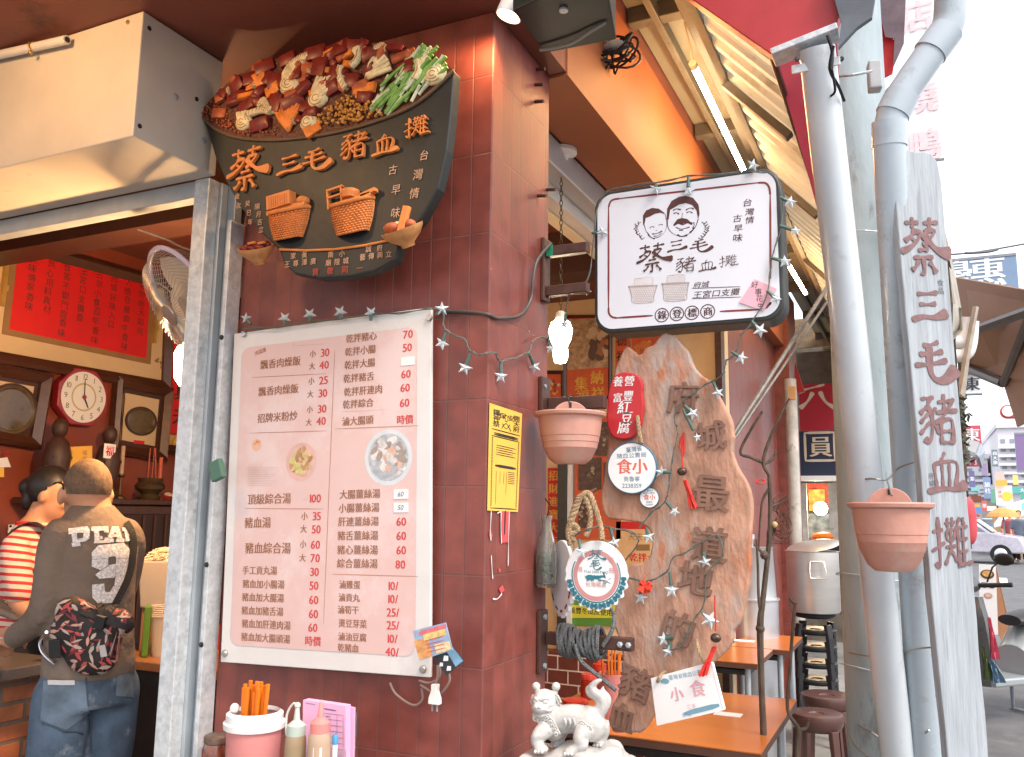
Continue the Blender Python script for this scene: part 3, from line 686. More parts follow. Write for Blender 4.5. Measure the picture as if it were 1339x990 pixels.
for s_, x, y, h_ in (('頂級綜合湯', 193, 87, 36), ('豬血湯', 153, 170, 37), ('豬血綜合湯', 188, 259, 38), ('小', 317, 147, 27), ('大', 314, 192, 27), ('小', 312, 245, 27), ('大', 310, 293, 27), ('手工貢丸湯', 160, 337, 29), ('豬血加小腸湯', 173, 385, 29),
                    ('豬血加大腸湯', 171, 432, 29), ('豬血加豬舌湯', 169, 479, 29), ('豬血加肝連肉湯', 182, 526, 29), ('豬血加大腸頭湯', 180, 573, 29), ('大腸薑絲湯', 510, 70, 32), ('小腸薑絲湯', 507, 118, 32), ('肝連薑絲湯', 505, 166, 32), ('豬舌薑絲湯', 503, 215, 32),
                    ('豬心薑絲湯', 502, 265, 32), ('綜合薑絲湯', 501, 313, 32), ('滷雞蛋', 475, 387, 28), ('滷貢丸', 473, 432, 28), ('滷筍干', 470, 475, 28), ('燙豆芽菜', 485, 523, 28), ('滷油豆腐', 484, 570, 28), ('乾豬血', 470, 608, 28)):
    ptext(tx, F, s_, *z6(x, y), h_ * 1.08 / 2.676, h=.0018, off=.026)
for s_, x, y in (('100', 355, 85), ('35', 360, 147), ('50', 358, 193), ('60', 355, 247), ('70', 354, 294), ('30', 352, 342), ('50', 350, 390), ('60', 349, 440), ('60', 348, 489), ('60', 346, 537), ('時價', 346, 584), ('60', 655, 166), ('60', 655, 216), ('60', 655, 266), ('80', 652, 316),
               ('10/', 628, 391), ('10/', 627, 437), ('25/', 626, 484), ('25/', 626, 529), ('10/', 625, 576), ('40/', 623, 622)):
    ptext(rd, F, s_, *z6(x, y), 35 / 2.676, h=.0018, off=.03)
tx.build('dish_names', brownish, t); rd.build('prices', redink, t)
m = MB()
for a, b in ((z5(190, 395), z5(560, 376)), (z5(180, 672), z5(560, 660)), (z5(604, 651), z5(1020, 634)), (z5(602, 260), z6(384, 525)), (z6(110, 120), z6(385, 122)), (z6(415, 350), z6(715, 358))):
    ribbon(m, F, [F.px(*a), F.px(*b)], .0016, .0018, taper=False)
a, b = F.px(*z5(232, 265))
for s_ in (-1, 1):
    for u in (0, 1):
        hw, hh = .0135, .0052
        if u: ribbon(m, F, [(a - .0135 * 1.1, b + s_ * .0052 - .003), (a + .0135 * 1.1, b + s_ * .0052 + .003)], .001, .0018, taper=False)
        else: ribbon(m, F, [(a + s_ * .0148, b - .0052 + s_ * .003), (a + s_ * .0148, b + .0052 + s_ * .003)], .001, .0018, taper=False)
ptext(m, F, '內用價', *z5(232, 266), 6.4, h=.0018, rot=11)
m.build('rules', mat('thin_ink', (.42, .16, .08), .5), t)
m = MB()
for k in range(9): ribbon(m, F, [F.px(*z5(165, 845 + k * 11)), F.px(*z5(315 - (k % 3) * 14, 842 + k * 11))], .0011, .0016, taper=False)
ribbon(m, F, [F.px(*z5(390, 238)), F.px(*z5(575, 226))], .0012, .0016, taper=False); ribbon(m, F, [F.px(*z5(635, 565)), F.px(*z5(865, 555))], .0012, .0016, taper=False)
m.build('fine_print', mat('faint_ink', (.55, .38, .34), .5), t)
# pictures on the menu
def blotch(F, cx, cy, rx, ry, cols_, n, h, seed, smin=.1, smax=.25):
    rnd = random.Random(seed); out = {}
    for i in range(n):
        u = rnd.uniform(0, 6.28); q = math.sqrt(rnd.random()) * .85; s_ = rnd.uniform(smin, smax); k = rnd.randrange(len(cols_))
        ca, cb = cx + rx * q * math.cos(u), cy + ry * q * math.sin(u); rot = rnd.uniform(0, 3.1)
        poly = []
        for j in range(9):
            w_ = 6.283 * j / 9; e = rnd.uniform(.7, 1.15); x, y = math.cos(w_) * rx * s_ * 1.4 * e, math.sin(w_) * ry * s_ * .8 * e
            poly.append((ca + x * math.cos(rot) - y * math.sin(rot), cb + x * math.sin(rot) + y * math.cos(rot)))
        out.setdefault(k, MB()).flat(poly, F, h + i * .00001)
    return out
def picture(name, px, py, rpx, plate, cols_, seed, n=40, inner=None):
    a, b = F.px(px, py); r_ = F.sz(px, py, rpx)
    m = MB(); m.flat(disc(a, b, r_), F, .0015); o = m.build(name, mat(name + '_plate', plate, .35, var=.1, scale=20), t)
    if inner:
        m = MB(); m.flat(disc(a, b, r_ * .84), F, .0017); m.build('soup', mat(name + '_soup', inner, .35, var=.25, scale=60), o)
    for k, mm in blotch(F, a, b, r_ * .8, r_ * .8, cols_, n, .0019, seed).items(): mm.build('food_print', mat('print_%d_%d' % (seed, k), cols_[k], .4, var=.2, scale=80), o)
picture('soup_photo', 508, 598, 37, (.62, .63, .64), [(.60, .55, .52), (.42, .42, .44), (.65, .40, .30), (.70, .66, .62), (.35, .28, .24)], 3, 60, (.44, .46, .49))
picture('noodle_photo', 394, 604, 25, (.66, .40, .35), [(.66, .48, .22), (.50, .26, .12), (.60, .40, .24), (.56, .50, .18), (.40, .2, .1)], 5, 60)
picture('sauce_photo', 336, 582, 8, (.70, .42, .3), [(.75, .25, .05), (.8, .35, .08)], 8, 10)
m = MB()
for a, b in ((965, 313),): ca, cb = F.px(*z5(a, b)); m.fbox(F, ca, cb, .044, .024, .0015, .0026)
for q in ((655, 70), (655, 117)): ca, cb = F.px(*z6(*q)); m.fbox(F, ca, cb, .046, .026, .0015, .0028)
o = m.build('price_sticker', mat('white_paper', (.80, .79, .78), .6, var=.03), t)
m = MB(); ptext(m, F, '60', *z6(655, 70), 8, h=.0031, slant=.25); ptext(m, F, '50', *z6(655, 117), 8, h=.0031, slant=.25); m.build('handwriting', mat('pen_ink', (.05, .05, .06), .5), o)
M_stud = mat('stud_steel', (.5, .48, .44), .3, .8, var=.15, scale=40)
for q in ((320, 437), (562, 416), (295, 854), (554, 875)):
    a, b = F.px(*q); m = MB(); m.lathe([(.010, 0), (.010, .006), (.008, .009), (.001, .0095)], F.p(a, b, .0005), F.n, 18); m.build('stud', M_stud, t, smooth=True)

# hanging cards, cable and plug by the menu's lower corner
F2 = facing(ony(568, 842, -.09), -8)
t = thing('flyer', F2.p(0, -.05), 'colourful orange and blue flyer clipped over lower menu corner', 'flyer')
q = [F2.px(*p) for p in ((540, 825), (583, 814), (592, 850), (549, 864))]
m = MB(); m.prism(q, F2, -.001, .0005); m.build('sheet', mat('flyer_blue', (.32, .42, .58), .4, var=.2, scale=30), t)
for k, (c, poly) in enumerate((((.70, .33, .12), ((541, 838), (560, 834), (566, 858), (549, 863))), ((.75, .55, .2), ((553, 830), (582, 822), (584, 830), (555, 838))), ((.7, .16, .18), ((548, 826), (583, 816), (584, 821), (549, 831))), ((.75, .6, .35), ((568, 843), (588, 838), (591, 849), (571, 855))))):
    m = MB(); m.flat([F2.px(*p) for p in poly], F2, .0008 + k * .0003); m.build('print', mat('flyer_print%d' % k, c, .4, var=.3, scale=60), t)
m = MB()
for k in range(4): ribbon(m, F2, [F2.px(556 + k, 838 + k * 5.0), F2.px(580 + k, 832 + k * 5.0)], .002, .0022, taper=False)
m.build('print_lines', mat('flyer_ink', (.6, .08, .1), .5), t)
F3 = facing(ony(590, 860, -.07), 10)
t = thing('card', F3.p(0, -.05), 'black and blue card hanging behind the colourful flyer', 'card')
m = MB(); m.prism([F3.px(*p) for p in ((566, 858), (590, 843), (607, 864), (584, 884))], F3, -.001, .0005); m.build('sheet', mat('card_black', (.03, .03, .035), .35), t)
m = MB(); m.flat([F3.px(*p) for p in ((582, 848), (590, 843.5), (606, 864), (596, 872))], F3, .001); m.build('photo', mat('card_blue', (.16, .3, .42), .35, var=.3, scale=30), t)
m = MB()
for p in ((583, 861, 7), (577, 869, 5), (587, 874, 6)): a, b = F3.px(p[0], p[1]); s_ = F3.sz(p[0], p[1], p[2]) / 2; m.flat([(a - s_, b - s_), (a + s_, b - s_ * .8), (a + s_, b + s_), (a - s_ * .7, b + s_)], F3, .0012)
m.build('print', mat('card_white', (.7, .7, .7), .4), t)
t = thing('power_cable', ony(569, 915, -.05), 'beige cable looping under the menu to a white two pin plug', 'cable')
m = MB(); m.tube(spline([ony(*p, -.02) for p in ((510, 893), (518, 908), (540, 922), (552, 915), (551, 900))], 6), .0032, 8); m.tube(spline([ony(*p, -.03) for p in ((548, 890), (562, 893), (575, 884), (573, 862)) ], 6), .0032, 8)
m.tube(spline([ony(*p, -.03) for p in ((586, 876), (588, 890), (580, 903), (571, 908), (550, 896))], 6), .0032, 8); m.tube(spline([ony(*p, -.045) for p in ((572, 870), (572, 885), (569, 895))], 4), .0032, 8)
m.build('cable', mat('grey_beige_cable', (.25, .17, .14), .5), t, smooth=True)
c = ony(569, 906, -.05); ax = axes(0)
m = MB(); m.loft([[c + V((sx_ * wx, sy_ * .008, hz)) for sx_, sy_ in ((-1, -1), (1, -1), (1, 1), (-1, 1))] for wx, hz in ((.006, .022), (.009, .020), (.008, .006), (.015, -.012), (.016, -.026), (.0155, -.0275))]); m.build('plug', mat('plug_white', (.75, .72, .66), .4), t, bevel=.002)
m = MB()
for s_ in (-1, 1): m.box(c + V((s_ * .007, 0, -.036)), (.0015, .005, .018))
m.build('pins', M_steel, t)

# yellow notice on the side of the wall, torn red paper below it
F = planex(.003)
t = thing('notice', F.p(*F.px(655, 668), 0), 'tall yellow temple notice taped to side of the tiled wall', 'notice')
q = [F.px(*p) for p in ((640, 527), (682.5, 541), (677, 669.5), (637, 667.5))]
m = MB(); m.prism(q, F, 0, .0008); m.build('paper', mat('yellow_paper', (.78, .47, .08), .6, var=.05), t)
def uv(u, v):
    a = [q[0][i] * (1 - u) + q[1][i] * u for i in (0, 1)]; b = [q[3][i] * (1 - u) + q[2][i] * u for i in (0, 1)]
    return (a[0] * (1 - v) + b[0] * v, a[1] * (1 - v) + b[1] * v)
m = MB()
H_ = abs(q[0][1] - q[3][1]); W_ = abs(q[1][0] - q[0][0])
for ch, u, v, s_ in (('鑼', .2, .07, .12), ('神', .2, .125, .11), ('祭', .2, .18, .11), ('開', .82, .07, .12), ('天', .82, .125, .11), ('府', .82, .18, .11), ('保', .38, .085, .07), ('安', .64, .085, .07)):
    a, b = uv(u, v); text(m, F, ch, a, b, H_ * .062, h=.0012, off=.02, sx=W_ / H_ * 3.4)
for v in (.235, .30, .975): ribbon(m, F, [uv(.07, v), uv(.95, v)], .003, .0012, taper=False)
ribbon(m, F, [uv(.2, .575), uv(.86, .575)], .008, .0012, taper=False)
for v in (.268, .283): ribbon(m, F, [uv(.14, v), uv(.9, v)], .004, .0012, taper=False)
for i in range(21):
    for u in (.1, .92):
        a, b = uv(u, .325 + i * .031); ring(m, F, a, b, .0022, .0042, .0012, 8)
for i in range(8):
    for u in (.26 + .0 * i,):
        pass
for i in range(5): ribbon(m, F, [uv(.22, .38 + i * .022), uv(.84 - (i % 2) * .1, .38 + i * .022)], .0022, .0012, taper=False)
for u in (.24, .36, .48, .56): ribbon(m, F, [uv(u, .62), uv(u, .74 + .2 * (u < .3) + .1 * (u > .5))], .0026, .0012, taper=False)
for i in range(7): ribbon(m, F, [uv(.6, .62 + i * .018), uv(.84, .62 + i * .018)], .0018, .0012, taper=False)
ring(m, F, *uv(.5, .1), .008, .0105, .0012, 14); ribbon(m, F, [uv(.38, .16), uv(.5, .2), uv(.62, .15)], .004, .0012); ribbon(m, F, [uv(.36, .21), uv(.5, .15), uv(.66, .215)], .005, .0012)
m.build('print', mat('black_ink', (.03, .025, .02), .6), t)
t = thing('torn_paper', F.p(*F.px(656, 790), 0), 'torn red paper scraps with white tape below the yellow notice', 'paper scraps')
m = MB(); m.prism([F.px(*p) for p in ((655, 668), (667, 669), (665, 709), (655, 710))], F, 0, .0006); m.prism([F.px(*p) for p in ((640, 692), (644, 700), (641, 706), (639.5, 700))], F, 0, .0006)
m.prism([F.px(*p) for p in ((652, 742), (655, 746), (652, 749))], F, 0, .0006); m.prism([F.px(*p) for p in ((657, 765), (660, 772), (655, 776), (652, 770))], F, 0, .0006); m.build('red_scraps', mat('red_paper', (.6, .08, .09), .6), t)
m = MB(); m.prism([F.px(*p) for p in ((659.5, 668), (661.5, 668), (660, 698), (658.5, 700))], F, .0008, .001); m.build('black_strip', MC['black_ink'], t)
m = MB()
for p in (((642, 668), (641, 690), (641.5, 707)), ((665.5, 669), (664.5, 708), (664, 740)), ((642, 726), (643, 745), (644, 757)), ((655, 668), (654.5, 690), (655.5, 711)), ((644, 783), (650, 783), (656, 776)), ((650, 671), (655, 669))): ribbon(m, F, [F.px(*q_) for q_ in p], .006, .0012, taper=True)
m.build('tape_strips', mat('white_tape', (.72, .66, .64), .6), t)

# ================================================================== things on the table under the menu
TZ = .765
t = thing('side_table', (-.45, -.24, .03), 'small steel topped table under the menu', 'table')
m = MB(); m.bb((-.92, -.42, TZ - .03), (-.2, -.13, TZ)); m.build('table_top', M_steel, t, bevel=.004)
for x in (-.88, -.24):
    for y in (-.39, -.16):
        m = MB(); m.bb((x - .015, y - .015, .03), (x + .015, y + .015, TZ - .031)); m.build('leg', M_steel, t)
c = ony(332, 960, -.27); c.z = TZ
t = thing('chopstick_cup', c, 'pink cup with white lid rim holding orange chopsticks', 'cup')
zt = ony(332, 945, -.27).z - TZ; rr = (ony(357, 960, -.27) - ony(302, 960, -.27)).length / 2
M_pk = mat('pink_plastic', (.72, .28, .26), .35, var=.05, transl=.2)
m = MB(); m.lathe([(.001, .001), (rr * .86, 0), (rr * .9, .004), (rr, zt), (rr * .95, zt), (rr * .84, .008), (.001, .008)], c, n=36); m.build('cup', M_pk, t, smooth=True)
m = MB(); m.lathe([(rr * .96, zt - .012), (rr * 1.1, zt - .01), (rr * 1.12, zt + .004), (rr * 1.03, zt + .006), (rr * 1.03, zt + .024), (rr * .9, zt + .03), (rr * .88, zt + .02)], c, n=36)
m.ball(c + V((-rr * .72, -rr * .3, zt + .032)), (.012, .012, .014)); m.build('lid_rim', mat('white_plastic', (.76, .74, .72), .35, var=.04), t, smooth=True)
M_chop = mat('orange_plastic', (.85, .22, .015), .38, var=.08, transl=.15)
for i in range(18):
    u = random.uniform(0, 6.28); q = rr * random.uniform(.1, .72); b0 = c + V((math.cos(u) * q * .6, math.sin(u) * q * .6, .02)); tp_ = c + V((math.cos(u) * q * .75 + .006 + jit(.006), math.sin(u) * q * .6, zt + random.uniform(.075, .10)))
    m = MB(); d = (tp_ - b0).normalized(); x = d.cross(V((0, 1, 0))).normalized(); y = d.cross(x)
    m.loft([[b0 + x * .0026 * i_ + y * .0026 * j_ for i_, j_ in ((-1, -1), (1, -1), (1, 1), (-1, 1))], [tp_ + x * .0038 * i_ + y * .0038 * j_ for i_, j_ in ((-1, -1), (1, -1), (1, 1), (-1, 1))]]); m.build('chopstick', M_chop, t, bevel=.0008)
def bottle(px, py, wpx, ztop, capc, bodyc, label, nozzle):
    c = ony(px, py, -.3); c.z = TZ; r_ = F_.sz(px, py, wpx / 2)
    t = thing('squeeze_bottle', c, label, 'bottle')
    m = MB(); m.lathe([(.001, .0), (r_, 0), (r_, ztop - .03), (r_ * .96, ztop - .012), (r_ * .8, ztop), (.001, ztop)], c, n=28); m.build('body', mat('bottle_' + nozzle, bodyc, .25, var=.04, transl=.35), t, smooth=True)
    m = MB(); m.lathe([(r_ * .86, ztop - .006), (r_ * .88, ztop + .018), (r_ * .5, ztop + .026), (.008, ztop + .03), (.0045, ztop + .062), (.003, ztop + .064), (.001, ztop + .064)], c, n=24); m.build('cap', mat('cap_' + nozzle, capc, .35, var=.05), t, smooth=True)
    return t, c, r_
F_ = planey(-.3)
zt1 = ony(385, 958, -.3).z - TZ; zt2 = ony(418, 955, -.3).z - TZ
t, c, r_ = bottle(386, 985, 28, zt1, (.42, .48, .42), (.45, .33, .2), 'squeeze bottle with grey green cap and curled nozzle cover', 'green')
m = MB(); m.tube(spline([c + V((0, 0, zt1 + .06)), c + V((-.012, 0, zt1 + .066)), c + V((-.03, 0, zt1 + .04)), c + V((-.03, 0, zt1 + .0)), c + V((-.022, 0, zt1 - .02))], 5), .0028, 8); m.ball(c + V((0, 0, zt1 + .063)), .0075); m.build('nozzle_cover', mat('clear_cover', (.6, .6, .55), .3), t, smooth=True)
t, c, r_ = bottle(417, 985, 30, zt2, (.72, .22, .2), (.62, .45, .32), 'squeeze bottle of pale sauce with pink cap', 'pink')
m = MB(); F5 = facing(c + V((0, -r_ - .0005, 0)), 25); m.fbox(F5, r_ * .5, zt2 * .78, .02, .03, 0, .001); m.build('label_sticker', MC['white_paper'], t)
c = ony(284, 968, -.22); c.z = TZ
t = thing('sauce_jar', c, 'small glass jar of dark chilli sauce at the table edge', 'jar')
zj = ony(284, 962, -.22).z - TZ
m = MB(); m.lathe([(.001, 0), (.034, 0), (.037, .006), (.037, zj * .78), (.03, zj * .9), (.001, zj * .9)], c, n=26); m.build('jar', mat('chilli', (.16, .035, .012), .25, var=.5, scale=60, coat=.8), t, smooth=True)
m = MB(); m.lathe([(.031, zj * .88), (.034, zj * .9), (.034, zj), (.03, zj + .003), (.001, zj + .003)], c, n=26); m.build('lid', mat('dull_lid', (.18, .12, .09), .4, .5, var=.3, scale=40), t, smooth=True)
# acrylic holder with order slips, and the pen
F6 = facing(ony(427, 950, -.2), 4); a0, b0 = F6.px(397, 922); a1, _ = F6.px(456, 925)
t = thing('slip_holder', F6.p((a0 + a1) / 2, TZ - F6.o.z), 'clear acrylic stand full of pink order slips', 'stand')
zb = TZ - F6.o.z
M_acr = mat('clear_acrylic', (.9, .9, .92), .05, var=.01, trans=.92)
m = MB(); m.prism([(a0 - .012, zb), (a1 + .006, zb), (a1 + .006, b0 - .012), (a0 - .012, b0 - .012)], F6, -.032, -.029); m.prism([(a0 - .012, zb), (a1 + .006, zb), (a1 + .006, b0 - .09), (a0 - .012, b0 - .09)], F6, .014, .016)
m.build('acrylic_plates', M_acr, t)
m = MB(); q = [F6.px(*p) for p in ((397.5, 915), (453, 923), (455, 990), (398, 992))]; m.prism([q[0], q[1], (q[2][0], zb + .003), (q[3][0], zb + .003)], F6, -.02, .004)
q = [F6.px(*p) for p in ((405, 917), (457, 928), (457, 990), (405, 992))]; m.prism([q[0], q[1], (q[2][0], zb + .003), (q[3][0], zb + .003)], F6, -.028, -.021); m.build('order_slips', mat('pink_paper', (.72, .38, .55), .6, var=.04), t)
m = MB()
for k in range(7): ribbon(m, F6, [F6.px(425, 932 + k * 7.5), F6.px(450, 935 + k * 7.5)], .0011, .0048, taper=False)
for p in (425, 433, 442, 450): ribbon(m, F6, [F6.px(p, 932 + (p - 425) * .12), F6.px(p, 978)], .001, .0048, taper=False)
ribbon(m, F6, [F6.px(424, 926), F6.px(441, 929)], .003, .0048, taper=False)
for k in range(5): ribbon(m, F6, [F6.px(427, 936 + k * 7.5), F6.px(432, 937 + k * 7.5)], .0022, .0048, taper=False)
ribbon(m, F6, [F6.px(401, 919), F6.px(414, 921)], .0015, .0048, taper=False)
m.build('slip_print', mat('purple_ink', (.22, .1, .2), .6), t)
c = ony(438, 975, -.28); c.z = TZ
t = thing('marker_pen', c, 'slim white marker pen with blue cap standing before the slips', 'pen')
zp = ony(438, 966, -.28).z - TZ
m = MB(); m.lathe([(.001, 0), (.006, 0), (.0065, zp), (.001, zp)], c, n=14); m.build('barrel', mat('white_plastic', (.76, .74, .72)), t, smooth=True)
m = MB(); m.lathe([(.0072, zp - .012), (.0072, zp + .006), (.005, zp + .01), (.001, zp + .01)], c, n=14); m.build('cap', mat('blue_plastic', (.06, .28, .5), .35), t, smooth=True)
# ================================================================== inside the shop, left opening
F = planex(-2.985)
M_frame = mat('frame_wood', (.075, .026, .014), .35, var=.25, scale=8, stretch=(4, 1, 4), coat=.3)
M_mat = mat('cream_mat', (.62, .45, .25), .6, var=.04)
M_red = mat('red_paper_bright', (.62, .012, .012), .55, var=.06)
M_ink = mat('black_ink', (.03, .025, .02), .6)
M_gold = mat('gold', (.6, .38, .1), .4, .6)
def frame_bar(mb, F, poly, wd, h0, h1):
    n = len(poly); cx = sum(p[0] for p in poly) / n; cy = sum(p[1] for p in poly) / n
    inner = []
    for i in range(n):
        p = V(poly[i]); a = V(poly[i - 1]); b = V(poly[(i + 1) % n]); d = ((a - p).normalized() + (b - p).normalized())
        k = wd / max(.2, math.sqrt(max(1e-4, 1 - ((a - p).normalized().dot((b - p).normalized()) + 1) / 2))); inner.append(tuple(p + d.normalized() * k))
    O0 = [F.p(*p, h0) for p in poly]; O1 = [F.p(*p, h1 * .7) for p in poly]
    mid = [tuple(V(p).lerp(V(q), .35)) for p, q in zip(poly, inner)]
    Mi = [F.p(*p, h1) for p in mid]; I1 = [F.p(*p, h1 * .55) for p in inner]; I0 = [F.p(*p, h0) for p in inner]
    mb.loft([O0, O1, Mi, I1, I0], caps=False); return inner
# framed red calligraphy
t = thing('framed_calligraphy', F.p(*F.px(110, 460), 0), 'wide framed red paper with black calligraphy columns, highest on the wall', 'picture')
q = [F.px(*p) for p in ((-45, 300), (226, 346), (219, 513), (-60, 446))]
y0 = q[0][0]; q = [(q[0][0], 2.80), (q[1][0], 2.835), (q[2][0], q[2][1]), (q[3][0], q[2][1])]
m = MB(); inn = frame_bar(m, F, q, .06, 0, .05); m.build('frame', M_frame, t)
m = MB(); m.prism(inn, F, .003, .010); m.build('mount', M_mat, t)
r4 = [F.px(*p) for p in ((22, 324), (195, 366), (189, 469), (10, 431))]
m = MB(); big = [(a + (-.035 if i in (0, 3) else .035), b + (.03 if i < 2 else -.03)) for i, (a, b) in enumerate(r4)]; m.prism(big, F, .0105, .013); m.build('inner_border', mat('tan_border', (.28, .15, .06), .6), t)
m = MB(); m.prism(r4, F, .0135, .015); m.build('red_paper', M_red, t)
m = MB(); cols_ = ['歲物明天如何', '人情在豬血中', '府城好味入口', '古早小食百年', '王宮口支攤香', '食客不斷門庭', '良心用料真材', '美味傳家']
for k, s_ in enumerate(cols_):
    u = .93 - k * .118
    for i, ch in enumerate(s_ + ('香味' if k % 2 else '')):
        v = .1 + i * .115
        a = (r4[0][0] * (1 - u) + r4[1][0] * u) * (1 - v) + (r4[3][0] * (1 - u) + r4[2][0] * u) * v
        b = (r4[0][1] * (1 - u) + r4[1][1] * u) * (1 - v) + (r4[3][1] * (1 - u) + r4[2][1] * u) * v
        text(m, F, ch, a, b, .047, h=.0155, wob=.08)
m.build('calligraphy', M_ink, t)
for px, py in ((200, 425), (2, 372)):
    m = MB(); a, b = F.px(px, py); m.fbox(F, a, b, .02, .22, .0105, .03); m.fbox(F, a, b - .02, .03, .03, .031, .036); m.build('scroll_end', M_gold, t)
m = MB(); a, b = F.px(205, 478)
for i in range(10): m.fbox(F, a + random.uniform(-.03, .03), b + random.uniform(-.02, .05), .012, .012, .0105, .0125 + i * .0002)
m.build('corner_ornament', MC['tan_border'], t)
# octagonal clock
a, b = F.px(101, 520); rc = .150
t = thing('wall_clock', F.p(a, b - rc, 0), 'octagonal red wall clock with white dial', 'clock')
oct_ = [(a + rc * 1.08 * math.cos(R(22.5 + 45 * i)), b + rc * 1.08 * math.sin(R(22.5 + 45 * i))) for i in range(8)]
m = MB(); m.prism(oct_, F, 0, .05); m.build('case', mat('clock_red', (.28, .015, .02), .3, coat=.4), t, bevel=.006)
m = MB(); m.flat(disc(a, b, rc * .9, 40), F, .0515); m.build('dial', mat('dial_white', (.75, .72, .66), .4, var=.02), t)
m = MB(); ring(m, F, a, b, rc * .44, rc * .5, .052); m.build('dial_ring', mat('dial_gold', (.5, .42, .2), .4), t)
m = MB()
for k in range(1, 13):
    u = R(90 - 30 * k); text(m, F, str(k), a + rc * .72 * math.cos(u), b + rc * .72 * math.sin(u), .036, h=.0525)
m.build('numerals', mat('grey_ink', (.12, .1, .09), .5), t)
def hand(u, L, wd, nm_, h):
    m = MB(); u = R(90 - u); ribbon(m, F, [(a - L * .15 * math.cos(u), b - L * .15 * math.sin(u)), (a + L * math.cos(u), b + L * math.sin(u))], wd, h, .001, taper=False); m.build(nm_, M_ink, t)
hand(152, rc * .42, .008, 'hour_hand', .0535); hand(357, rc * .62, .005, 'minute_hand', .0552)
m = MB(); m.lathe([(.012, 0), (.010, .004), (.001, .005)], F.p(a, b, .0565), F.n, 14); m.build('hub', mat('clock_red', (.28, .015, .02)), t)
# framed plates
def framed_plate(quad, oc, orx, ory, label, plate_col):
    q = [F.px(*p) for p in quad]
    t = thing('framed_plate', F.p((q[2][0] + q[3][0]) / 2, q[2][1], 0), label, 'picture', 'framed plates on the shop wall')
    m = MB(); inn = frame_bar(m, F, q, .055, 0, .06); m.build('frame', M_frame, t)
    m = MB(); m.prism(inn, F, .002, .012); m.build('liner', mat('liner_dark', (.06, .025, .015), .5), t)
    cx = sum(p[0] for p in inn) / 4; cy = sum(p[1] for p in inn) / 4
    mm = [(cx + (p[0] - cx) * .84, cy + (p[1] - cy) * .84) for p in inn]
    m = MB(); m.prism(mm, F, .0125, .016); m.build('mount', M_mat, t, bevel=.002)
    a, b = F.px(*oc)
    m = MB(); ring(m, F, a, b, orx * .9, orx * 1.06, .018); 
    m = MB(); m.lathe([(orx * 1.06, 0), (orx * 1.06, .01), (orx * .92, .013), (orx * .85, .004), (.001, .006)], F.p(a, b, .0165), F.n, 36, sx=ory / orx); m.build('plate', mat('plate_' + label[:6], plate_col, .3, var=.35, scale=14, coat=.3), t, smooth=True)
    m = MB(); m.lathe([(orx * 1.10, 0), (orx * 1.10, .012), (orx * 1.0, .013), (orx * 1.0, .0)], F.p(a, b, .0165), F.n, 36, sx=ory / orx); m.build('oval_bead', mat('bead_dark', (.05, .02, .012), .4), t, smooth=True)
    return t, mm
tt, mm = framed_plate(((148, 492), (221, 508), (212, 604), (140, 592)), (181, 551), .075, .098, 'dark framed oval bronze plate right of the clock', (.11, .075, .035))
m = MB(); cx = (mm[2][0] + mm[3][0]) / 2; m.fbox(F, cx, mm[2][1] + .014, .075, .02, .0162, .018); m.build('caption_plate', M_red, tt)
tt, mm = framed_plate(((-40, 470), (64, 490), (47, 588), (-50, 572)), (12, 536), .118, .122, 'dark framed round pale plate left of the clock', (.46, .38, .25))
m = MB(); cx = (mm[2][0] + mm[3][0]) / 2; m.fbox(F, cx + .05, mm[2][1] + .02, .14, .022, .0162, .018); m.build('caption_plate', M_red, tt)
# red hanging scroll
F8 = planex(-2.97)
a, b = F8.px(238, 500)
t = thing('red_scroll', F8.p(a, 1.9, 0), 'long red paper couplet with black characters behind the fan', 'scroll')
zt, zb = 2.62, F8.px(236, 570)[1]
m = MB(); m.prism([(a - .095, zb), (a + .10, zb), (a + .10, zt), (a - .095, zt)], F8, 0, .004); m.build('paper', M_red, t)
m = MB(); m.fbox(F8, a, zb - .03, .2, .06, 0, .008); m.build('bottom_roll', mat('scroll_end', (.55, .36, .14), .5), t)
m = MB()
for i, ch in enumerate('人信真未味'): text(m, F8, ch, a, zt - .12 - i * .155, .125, h=.0045, off=.03)
m.build('characters', M_ink, t)
# paper notes at the left edge, altar shelf with its things
t = thing('paper_note', F.p(*F.px(10, 620), 0), 'pale paper slips pinned on the wall left of the woman', 'note')
m = MB(); m.prism([F.px(*p) for p in ((-5, 600), (9, 598), (14, 611), (-5, 611))], F, 0, .003); m.build('upper_slip', MC['white_paper'], t)
m = MB(); m.prism([F.px(*p) for p in ((-5, 611.5), (5, 611), (5, 624), (-5, 624))], F, 0, .002); m.build('lower_slip', MC['yellow_paper'], t)
m = MB()
for k in range(3): ribbon(m, F, [F.px(4, 592 + k * 2), F.px(12, 590 + k * 3)], .006, .0045)
m.build('stamp', M_red, t)
t = thing('note_card', F.p(*F.px(20, 695), .0), 'small white card pinned on the wall behind the woman', 'card')
m = MB(); m.prism([F.px(*p) for p in ((11, 686), (30, 686), (30, 697), (10, 697))], F, 0, .003); m.build('card', MC['white_paper'], t)
m = MB(); a, b = F.px(13, 688); m.ball(F.p(a, b, .005), .006); m.build('pin', M_black, t)
SX0, SX1 = -2.98, -2.72
SH = (ony(190, 655, 1.0)); zs = onx(190, 653, -2.75).z
t = thing('altar_shelf', (-2.85, 1.3, zs - .05), 'dark wooden altar shelf and cabinet along the left wall', 'shelf')
m = MB(); m.bb((SX0, .75, zs - .03), (SX1, 2.3, zs)); m.build('shelf_board', M_dkwood, t, bevel=.004)
m = MB(); m.bb((SX0, 1.0, zs - .75), (SX1 + .02, 2.3, zs - .035)); m.build('cabinet', mat('cabinet_wood', (.03, .012, .008), .5), t, bevel=.004)
